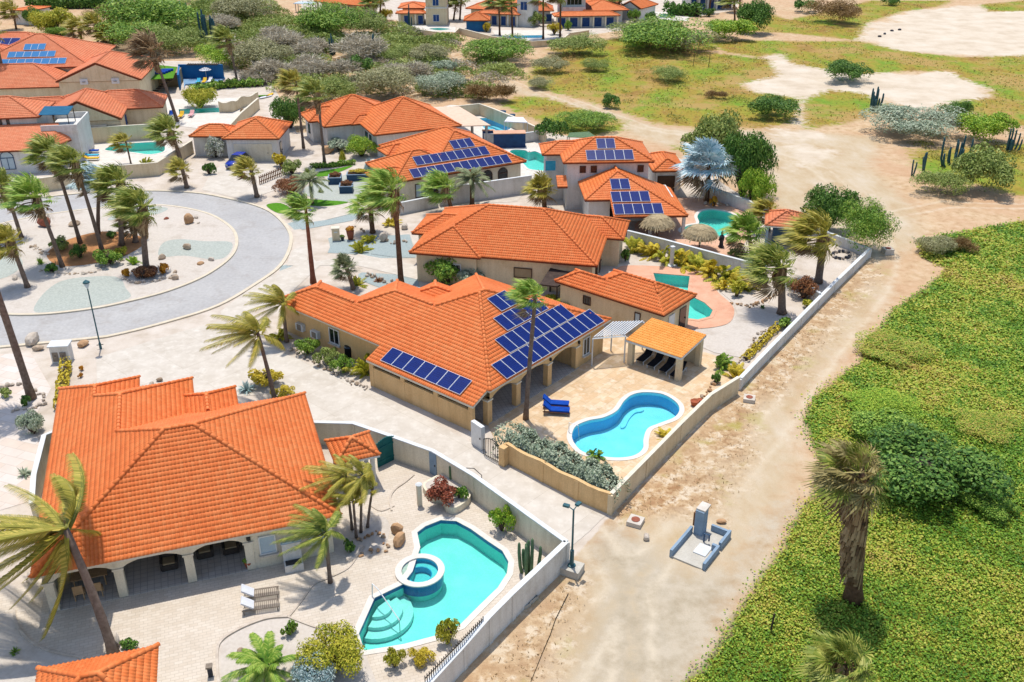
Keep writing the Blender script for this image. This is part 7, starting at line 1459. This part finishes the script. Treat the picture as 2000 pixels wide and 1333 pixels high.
# open scrubland
for i, (u, v, w, h, mt, lb, k) in enumerate((
 (650,45,150,.35,'leaf_green','wide bright green acacia at the far scrub centre','f'), (715,52,90,.4,'leaf_olive','olive acacia right of the wide green one','f'), (975,100,140,.32,'leaf_green','round green acacia below the curving wall','f'), (1290,76,200,.26,'leaf_green','largest wide acacia in the far field','f'), (1262,62,120,.28,'leaf_olive','olive acacia behind the largest one','f'), (1345,82,110,.36,'leaf_drab','drab acacia at the right end of the largest one','f'), (1120,92,120,.3,'leaf_olive','low olive acacia left of the largest one','f'), (1425,62,95,.4,'leaf_bright','bright green spreading shrub at the salt flat','l'), (1480,40,80,.7,'leaf_dark','dark dense tree at the top right field','l'), (1630,26,105,.4,'leaf_brown','brown green thicket at the top right','f'), (1575,14,50,.5,'leaf_dark','small dark bush above the brown thicket','m'), (1738,5,36,.4,'leaf_dark','tiny dark bush on the far right field','m'),
 (1650,143,92,.42,'leaf_dark','lone rounded dark bush on the salt flat','l'), (1507,213,95,.42,'leaf_dark','dark rounded bush beside the salt flat','l'), (1192,200,42,.6,'leaf_dark','small dark bush in the dry grass','m'), (1165,130,60,.35,'leaf_olive','low olive bush in the dry grass, left','f'), (1300,148,80,.3,'leaf_olive','low olive bush in the dry grass, right','f'), (1070,128,80,.35,'leaf_drab','grey olive bush beside the path','f'), (1055,165,58,.35,'leaf_drab','low grey green bush by the path','f'), (1400,185,50,.35,'leaf_brown','small brown dry bush in the field','t'),
 (1790,240,190,.28,'leaf_silver','wide grey green thicket on the far right bank','f'), (1870,222,60,.7,'leaf_dark','dark green bush at the end of the thicket','l'), (1925,255,110,.5,'leaf_bright','yellow green bush below the dark one at right','l'), (1930,340,130,.6,'leaf_olive','large olive tree at the right edge','l'), (1835,360,110,.4,'leaf_olive','spreading olive bush left of the right edge tree','f'), (1870,480,80,.45,'leaf_brown','dry brown bush at the edge of the vines','t'), (1830,485,80,.45,'leaf_drab','drab bush beside the dry brown one','f'),
 (80,90,90,.45,'leaf_olive','olive acacia behind the left villa','f'), (280,45,190,.35,'leaf_green','broad green acacia at the far left scrub','f'), (260,75,150,.35,'leaf_green','green acacia below the broad one at left','f'), (340,85,120,.4,'leaf_olive','olive green acacia behind the far terrace','f'), (420,115,100,.4,'leaf_bright','light green acacia behind the blue deck','f'), (500,110,130,.4,'leaf_drab','grey green acacia right of the blue deck','f'), (470,20,130,.35,'leaf_drab','drab acacia at the top left of the path','f'), (225,30,100,.3,'leaf_brown','brown scrub beside the top left hedge','f'),
 (700,135,60,.6,'leaf_dark','small dark green bush in grey scrub','m'), (770,112,70,.4,'leaf_olive','olive bush beside the dark cactus','f'), (868,132,50,.5,'leaf_silver','rounded silver bush on the sand','m'), (845,110,90,.4,'leaf_drab','drab acacia beside the silver bush','f'), (640,180,110,.45,'leaf_olive','olive bush behind the white walled villa','f'), (760,170,150,.35,'leaf_drab','long drab thicket behind the pyramid roof','f'), (860,170,110,.4,'leaf_silver','silvery thicket behind the pyramid roof','f'), (960,180,110,.4,'leaf_brown','tall brown grass clump by the path','t'), (1075,258,60,.8,'leaf_dark','dark plants beside the green tarp roof','m'), (1140,240,120,.3,'leaf_green','low bright green bush above the two storey villa','f'))):
    b(u, v, w, h, mt, lb, k, core=False, name='scrub_bush' if k != 'l' else 'bush', cat='bush')
for i, (u, v, w) in enumerate(((540,75,150),(600,95,120),(700,95,160),(560,130,160),(640,135,140),(820,85,120),(780,140,120),(880,90,100),(500,150,90),(620,70,100),(740,75,110),(440,45,110),(930,150,60))):
    if i in (5, 7, 9, 10, 12): continue
    b(u, v, w, .32, 'leaf_mauve', 'leafless grey mauve scrub, '+('upper left beside the sandy path', 'just left of the thin cacti', 'behind the dense dark cactus', 'above the tall tree by the garage', 'below the thin cacti', 'below the far tower villa pool wall', 'right of the small dark green bush', 'left of the round green acacia', 'on the stony bank by the dark cactus stub', 'under the wide bright green acacia', 'between bright acacia and cactus', 'above the light green acacia at left', 'on bare sand by the silver bush')[i], 't', core=False, name='dry_scrub', cat='bush', group='leafless grey scrub')
# right hand side of the track
b(1750,680,150,.16,'vine','drab spreading bush rising from the vines, upper','f',core=False); b(1715,790,150,.16,'leaf_bright','dark feathery bush in the vines, middle','f',core=False); b(1815,925,270,.32,'leaf_dark','large dark green bush behind the shaggy palm','l'); b(1745,845,170,.25,'leaf_green','green mound of shrub above the large dark bush','l'); b(1925,985,110,.3,'leaf_green','small green mound right of the large dark bush','l'); b(1930,840,140,.14,'vine','low mound of vines at right','f',core=False)

# ------------------------------------------------------------------ palms
G1 = 'palms on the roundabout island'
palm((286,528),(278,405),'big shaggy palm with pale trunk beside the orange shrubs','fan',1.75,r0=.3,r1=.2,skirt=.8,group=G1); palm((265,474),(262,432),'short palm hidden behind the big shaggy one','fan',1.3,'frond_green','trunk_grey',.26,.2,.6,G1); palm((238,480),(236,358),'leaning palm with thick grey trunk on the island','fan',1.8,r0=.26,r1=.2,skirt=.4,group=G1); palm((200,492),(146,318),'tall slim palm in the middle of the island','fan',1.6,r0=.2,r1=.13,skirt=.5,group=G1); palm((157,476),(102,300),'tall slim palm leaning left with bushy crown','fan',1.6,r0=.2,r1=.13,skirt=.4,group=G1); palm((122,522),(72,388),'windswept palm with ragged crown on the island','fan',1.85,'frond_bright',r0=.2,r1=.15,skirt=.4,group=G1); palm((54,562),(20,472),'palm with yellowing crown at the island left','fan',1.5,'frond_yellow',r0=.22,r1=.16,skirt=.4,group=G1); palm((42,465),(8,362),'palm with hanging dead leaves at the left edge','fan',1.5,r0=.2,r1=.15,skirt=.8,group=G1); palm((192,458),(195,352),'silver blue palm on the island','fan',1.7,'frond_silver',r0=.2,r1=.15,skirt=.2,group=G1)
palm((62,778),(-52,440),'tall grey trunk rising out of the left edge','fan',1.8,r0=.27,r1=.2); palm((18,192),(-14,60),'dark trunk at the far left edge','fan',2.0,r0=.3,r1=.25)
palm((365,367),(356,332),'short palm at the roundabout kerb','fan',1.25,'frond_yellow',r0=.25,r1=.2); palm((502,385),(490,332),'palm in front of the blue car','fan',1.35,'frond_yellow',r0=.25,r1=.2); palm((355,320),(334,258),'bushy palm at the tan wall corner','fan',1.9,'frond_green',r0=.26,r1=.2,skirt=.6); palm((256,322),(246,278),'small pool side palm with two thin stems','fan',1.2,'frond_yellow',r0=.1,r1=.09); palm((346,238),(298,102),'very tall leaning palm with brown crown by the lap pool','fan',2.6,'frond_dead','trunk_grey',.24,.16,.5); palm((464,164),(446,76),'tall palm behind the hedge of the lap pool','fan',2.0,'frond_green',r0=.2,r1=.14,skirt=.6); palm((593,290),(578,160),'tall thin palm left of the white walled villa','fan',1.6,'frond_yellow',r0=.18,r1=.12,skirt=.3); palm((634,320),(620,182),'tall thin palm in front of the white walled villa','fan',1.7,'frond_green',r0=.18,r1=.12,skirt=.5)
palm((610,398),(605,352),'feather palm on the grey yard','fec',2.1,'frond_date',r0=.16,r1=.12); palm((612,553),(597,408),'slender red trunked palm beside the road','fan',1.25,'frond_bright','trunk_red',.24,.12,.1); palm((784,562),(770,372),'tall palm with thick brown trunk on the gravel garden','fan',1.75,'frond_bright','trunk_brown',.27,.17,.5); palm((728,455),(722,402),'full round green fan palm','fanc',1.5,'frond_bright','trunk_brown',.26,.22,frac=.95); palm((883,418),(870,368),'bright green fan palm before the low white wall','fan',1.6,'frond_bright','trunk_brown',.22,.2,.4); palm((922,402),(922,348),'grey green date palm before the tall white wall','fec',2.3,'frond_date','trunk_brown',.26,.24,frac=.98); palm((1064,410),(1060,368),'shaggy palm at the two storey villa corner','fanc',1.55,'frond_yellow','trunk_brown',.26,.24,.7); palm((690,565),(676,522),'grassy yucca on the white gravel','fanc',1.1,'frond_date','trunk_grey',.2,.18,frac=.9)
palm((560,668),(552,592),'yellowing coconut palm at the left end of the tan villa','fea',2.0,'frond_yellow','trunk_grey',.15,.12,frac=.85); palm((537,782),(503,650),'windblown yellow coconut palm beside the lane','fea',2.4,'frond_yellow','trunk_grey',.15,.11,frac=.95); palm((1027,818),(1046,578),'very tall thin palm in front of the solar panels','fan',1.1,'frond_bright','trunk_grey',.17,.12,.1); palm((645,1138),(636,1040),'small bent palm beside the terrace windows','fea',1.7,'frond_green','trunk_grey',.11,.09,frac=.9)
for i, (bx_, by_, cx_, cy_) in enumerate(((688,1035,676,930),(705,1040,708,925),(696,1050,690,980),(718,1030,728,955))): palm((bx_,by_),(cx_,cy_),'palm in the clump behind the near villa corner, '+('left','centre rear','centre front','right')[i],'fea',1.6,'frond_yellow','trunk_grey',.08,.06,frac=.6,group='clump of palms by the villa corner')
palm((222,1278),(128,1035),'large coconut palm with long hanging fronds at lower left','feb',4.5,'frond_yellow','trunk_grey',.24,.16,frac=1.0,lean_y=1.5); palm((1666,1170),(1678,925),'shaggy fan palm with thick brown skirt standing in the vines','fanm',1.6,'leaf_shag','trunk_brown',.42,.38,1.7,frac=.95); palm((1655,1395),(1655,1300),'low fan palm at the bottom right edge','fanm',1.3,'frond_green','trunk_brown',.3,.25,.6,frac=.8)
palm((1380,393),(1386,322),'large silver blue fan palm beyond the round pool','fanc',2.9,'frond_silver','trunk_brown',.28,.25,frac=.95); palm((1527,612),(1525,525),'bushy fan palm beside the long white wall','fan',1.9,'frond_green','trunk_grey',.34,.25,.6); palm((1598,552),(1610,462),'windswept palm in the far gravel corner','fan',2.0,'frond_yellow','trunk_grey',.34,.28,.6); palm((1468,505),(1462,452),'bright fan palm beside the round pool','fanc',1.7,'frond_bright','trunk_grey',.2,.18,.2); palm((1502,452),(1505,412),'small palm in front of the bar hut','fan',1.3,'frond_yellow','trunk_grey',.14,.12); palm((1478,560),(1478,535),'short palm behind the bushy fan palm','fanc',1.2,'frond_green','trunk_brown',.2,.2) if False else None
palm((520,1335),(520,1300),'yellow green areca palm at the bottom edge','fec',1.75,'frond_bright','trunk_grey',.1,.1,frac=.9)
for i, (bx_, by_, cx_, cy_) in enumerate(((976,70,974,2),(1001,73,999,6),(1061,77,1061,-8),(1094,73,1095,-12),(732,45,728,2),(742,42,744,-2),(886,40,892,2),(898,40,902,-4),(1385,26,1390,-20),(1435,42,1434,2),(1445,24,1445,-10),(1208,40,1210,-6))):
    palm((bx_,by_),(cx_,cy_),'slim far palm before the top row of houses, number %s from the left' % {4:'one',5:'two',6:'three',7:'four',0:'five',1:'six',2:'seven',3:'eight',11:'nine',8:'ten',9:'eleven',10:'twelve'}[i],'fan',2.2,'frond_green','trunk_brown',.22,.17,.3,'slim palms at the far houses')
for i, (bx_, by_, cx_, cy_) in enumerate(((160,85,156,55),(192,92,188,48),(222,92,216,68),(270,92,268,70),(32,58,25,22))): palm((bx_,by_),(cx_,cy_),'far palm behind the left villas, number %s from the right' % ('four','three','two','one','five')[i],'fan',2.2,'frond_yellow','trunk_brown',.22,.17,.5,'palms behind the left villas')

# ------------------------------------------------------------------ uncountable cover: vines, dry tufts, field grass
def scatter(n, xr, yr, zones, minin, r, dens=None):
    x = r.uniform(*xr, n); y = r.uniform(*yr, n); d = np.full(n, -99.0)
    for z in zones: d = np.maximum(d, sdf(x, y, z))
    k = d+r.normal(size=n)*.35 > minin
    if dens is not None: k &= r.random(n) < dens(x, y)
    return x[k], y[k]
def leaf_carpet(name, x, y, size, hgt, mat, label, cat, r, aspect=.7, tilt=.5, tint=None):
    n = len(x); P = np.c_[x, y, hgt]; nr = r.normal(size=(n, 3))*tilt+np.array([0, 0, 1]); nr /= np.linalg.norm(nr, axis=1)[:, None]; t = np.cross(nr, r.normal(size=(n, 3))); t /= np.linalg.norm(t, axis=1)[:, None]; bb = np.cross(nr, t); t *= size[:, None]; bb *= size[:, None]*aspect
    me = nmesh(name, np.stack([P-t, P-bb, P+t, P+bb], 1).reshape(-1, 3), np.arange(4*n).reshape(n, 4), MATS[mat], r.random(n) if tint is None else tint); o = link(bpy.data.objects.new(name, me)); return tag(o, label, cat, kind='stuff')
r_ = np.random.default_rng(5)
x, y = scatter(900000, (4, 75), (26, 108), Z_VINE, .1, r_, lambda x, y: np.clip((62/np.maximum(y, 30))**2.2, .12, 1)*(abs(x) < .62*y+8))
lump = np.sin(x*1.3+np.sin(y*.9))*np.sin(y*1.1+np.cos(x*.7)); big = np.sin(x*.23+1)*np.sin(y*.19+2)+.5*np.sin(x*.51+y*.37)
p2_ = np.sin(x*.62+y*.41)*np.sin(y*.55-x*.33+1.3); tn = np.clip(.30+.12*lump+.22*big+.16*np.clip(p2_, -.2, 1)+r_.normal(size=len(x))*.2, .02, .98)
leaf_carpet('vine_cover', x, y, (.06+.0011*np.maximum(y-34, 0))*r_.uniform(.7, 1.3, len(x)), .05+.16*r_.random(len(x))**1.5+.1*np.clip(lump, 0, 1), 'vine', 'dense green and yellow beach vines covering the ground right of the track', 'ground cover', r_, .75, .4, tn)
x, y = scatter(60000, (-2, 45), (30, 92), Z_DRY[:2], .2, r_, lambda x, y: np.clip(.35+.5*np.sin(x*.9+y*.3)*np.sin(y*.7), .05, .8))
leaf_carpet('dry_tufts', x, y, r_.uniform(.05, .13, len(x)), .02+.05*r_.random(len(x)), 'leaf_brown', 'thin dry grass and litter on the sand beside the boundary walls', 'dry grass', r_, .2, .6)
x, y = scatter(150000, (0, 190), (95, 290), Z_GRASS, .5, r_, lambda x, y: (x < .58*y+10)*np.clip(.4+.4*np.sin(x*.35)*np.sin(y*.21+1), .05, .9))
leaf_carpet('field_grass', x, y, r_.uniform(.12, .3, len(x)), .04+.08*r_.random(len(x)), 'leaf_field', 'patchy olive and brown grass across the far field', 'grass', r_, .35, .8)

# tangled low scrub between the bushes of the far scrubland: nobody could count it
def scrub_mass(name, zone, n_m, per, mats_lab, hr, rr_, seed, xr, yr, leaf):
    r = np.random.default_rng(seed); x, y = scatter(n_m*6, xr, yr, zone, 1.0, r); x, y = x[:n_m], y[:n_m]; X = []; S = []; H = []; T = []
    for cx, cy in zip(x, y):
        R0 = r.uniform(*rr_); h = R0*r.uniform(*hr); n = int(per*R0*R0); d = r.normal(size=(n, 3)); d /= np.linalg.norm(d, axis=1)[:, None]; d[:, 2] = abs(d[:, 2]); q = r.uniform(.75, 1.05, n)[:, None]
        wob = (1+.25*np.sin(3*np.arctan2(d[:, 1], d[:, 0])+r.random()*6))[:, None]
        X.append(np.c_[cx+d[:, 0:1]*R0*q*wob, cy+d[:, 1:2]*R0*q*wob, d[:, 2:3]*h*q]); S.append(leaf*r.uniform(.5, 1.4, n)); T.append(np.clip(r.random()*.7+r.normal(size=n)*.12, 0, .99))
    X = np.concatenate(X); S = np.concatenate(S); T = np.concatenate(T); mat, label = mats_lab
    leaf_carpet(name, X[:, 0], X[:, 1], S, X[:, 2]+.03, mat, label, 'scrub', r, .3, 1.2, T)
ZS = [GP([(215,70),(250,15),(330,2),(520,2),(560,30),(620,50),(760,55),(880,75),(920,95),(1010,140),(990,185),(900,195),(780,185),(640,200),(560,170),(520,155),(450,140),(400,115),(300,110)])]
scrub_mass('scrub_cover', ZS, 270, 60, ('leaf_olive', 'low tangled olive scrub filling the far scrubland'), (.35, .6), (1.6, 4.2), 11, (-120, 12), (140, 290), .3)
scrub_mass('dry_scrub_cover', ZS, 50, 60, ('leaf_mauve', 'low grey leafless scrub between olive bushes in the far scrubland'), (.3, .5), (1.4, 3.6), 12, (-110, 12), (140, 270), .26)
ZF = [GP([(1040,150),(1060,110),(1400,90),(1520,120),(1440,165),(1560,192),(1500,245),(1300,240),(1150,195)]), GP([(1690,225),(1850,205),(2050,250),(2050,370),(1850,350),(1790,300)])]
scrub_mass('field_tussocks', ZF, 130, 50, ('leaf_field', 'low grass tussocks scattered over the dry field'), (.15, .35), (.6, 1.8), 13, (0, 130), (95, 230), .16)

# timber fence by the rust bank, green tarp, boards and debris
fa, fb = G(508,362), G(566,338); tf = thing('timber_fence', 'brown timber picket fence above the rust coloured bank', 'fence', fa)
for k in range(18): q = fa.lerp(fb, k/17); mb = MB(); mb.box((q.x, q.y, .55), (.12, .05, 1.1), math.atan2(fb.y-fa.y, fb.x-fa.x)); mb.build('picket', MATS['wood_brown'], tf)
for z in (.35, .85): mb = MB(); c = (fa+fb)/2; mb.box((c.x, c.y+.06, z), ((fb-fa).length, .05, .09), math.atan2(fb.y-fa.y, fb.x-fa.x)); mb.build('rail', MATS['wood_brown'], tf)
q = [G(1108,268,1.2), G(1168,270,1.3), G(1150,258,1.5), G(1112,260,1.4)]; t = thing('tarp_shelter', 'grey green tarp roof behind the two storey villa', 'shelter', fz_(q[0])); mb = MB(); mb.add(q+[v-Vector((0, 0, .08)) for v in q], [(0, 1, 2, 3), (7, 6, 5, 4), (0, 4, 5, 1), (1, 5, 6, 2), (2, 6, 7, 3), (3, 7, 4, 0)]); mb.build('tarp', MATS['cactus'], t)
for v in q: mb = MB(); mb.tube([fz_(v), v], .06, 6); mb.build('pole', MATS['wood_grey'], t)
for u, v, c_, rz, lb in ((508,190,'turf',.3,'green board leaning near the wavy wall'), (518,192,'cloth_white',.9,'white board lying near the wavy wall'), (527,188,'cloth_yellow',1.4,'yellow board lying near the wavy wall')):
    p_ = G(u, v); t = thing('surfboard', lb, 'surfboard', p_); mb = MB(); M_ = Matrix.Translation(p_+Vector((0, 0, .15))) @ Matrix.Rotation(rz, 4, 'Z'); N_ = 14; ring = [M_ @ Vector((1.4*math.cos(2*math.pi*k/N_), .32*math.sin(2*math.pi*k/N_), 0)) for k in range(N_)]; mb.prism(ring, .1, .2); mb.build('deck', MATS[c_], t); f_ = MB(); f_.add([M_ @ Vector(w) for w in ((-1.2, 0, .04), (-1.0, 0, .04), (-1.2, 0, .3), (-1.2, .03, .04))], [(0, 1, 2), (0, 2, 3), (1, 3, 2)]); f_.build('fin', MATS['rubber'], t)
for i, (u, v, lb) in enumerate(((1718,73,'lowest dark debris heap on the far salt flat'), (1728,68,'second dark debris heap on the far salt flat'), (1742,62,'third dark debris heap on the far salt flat'), (1757,60,'rightmost dark debris heap on the far salt flat'))): rock(u, v, 8, lb, 'stone_dark', .5)
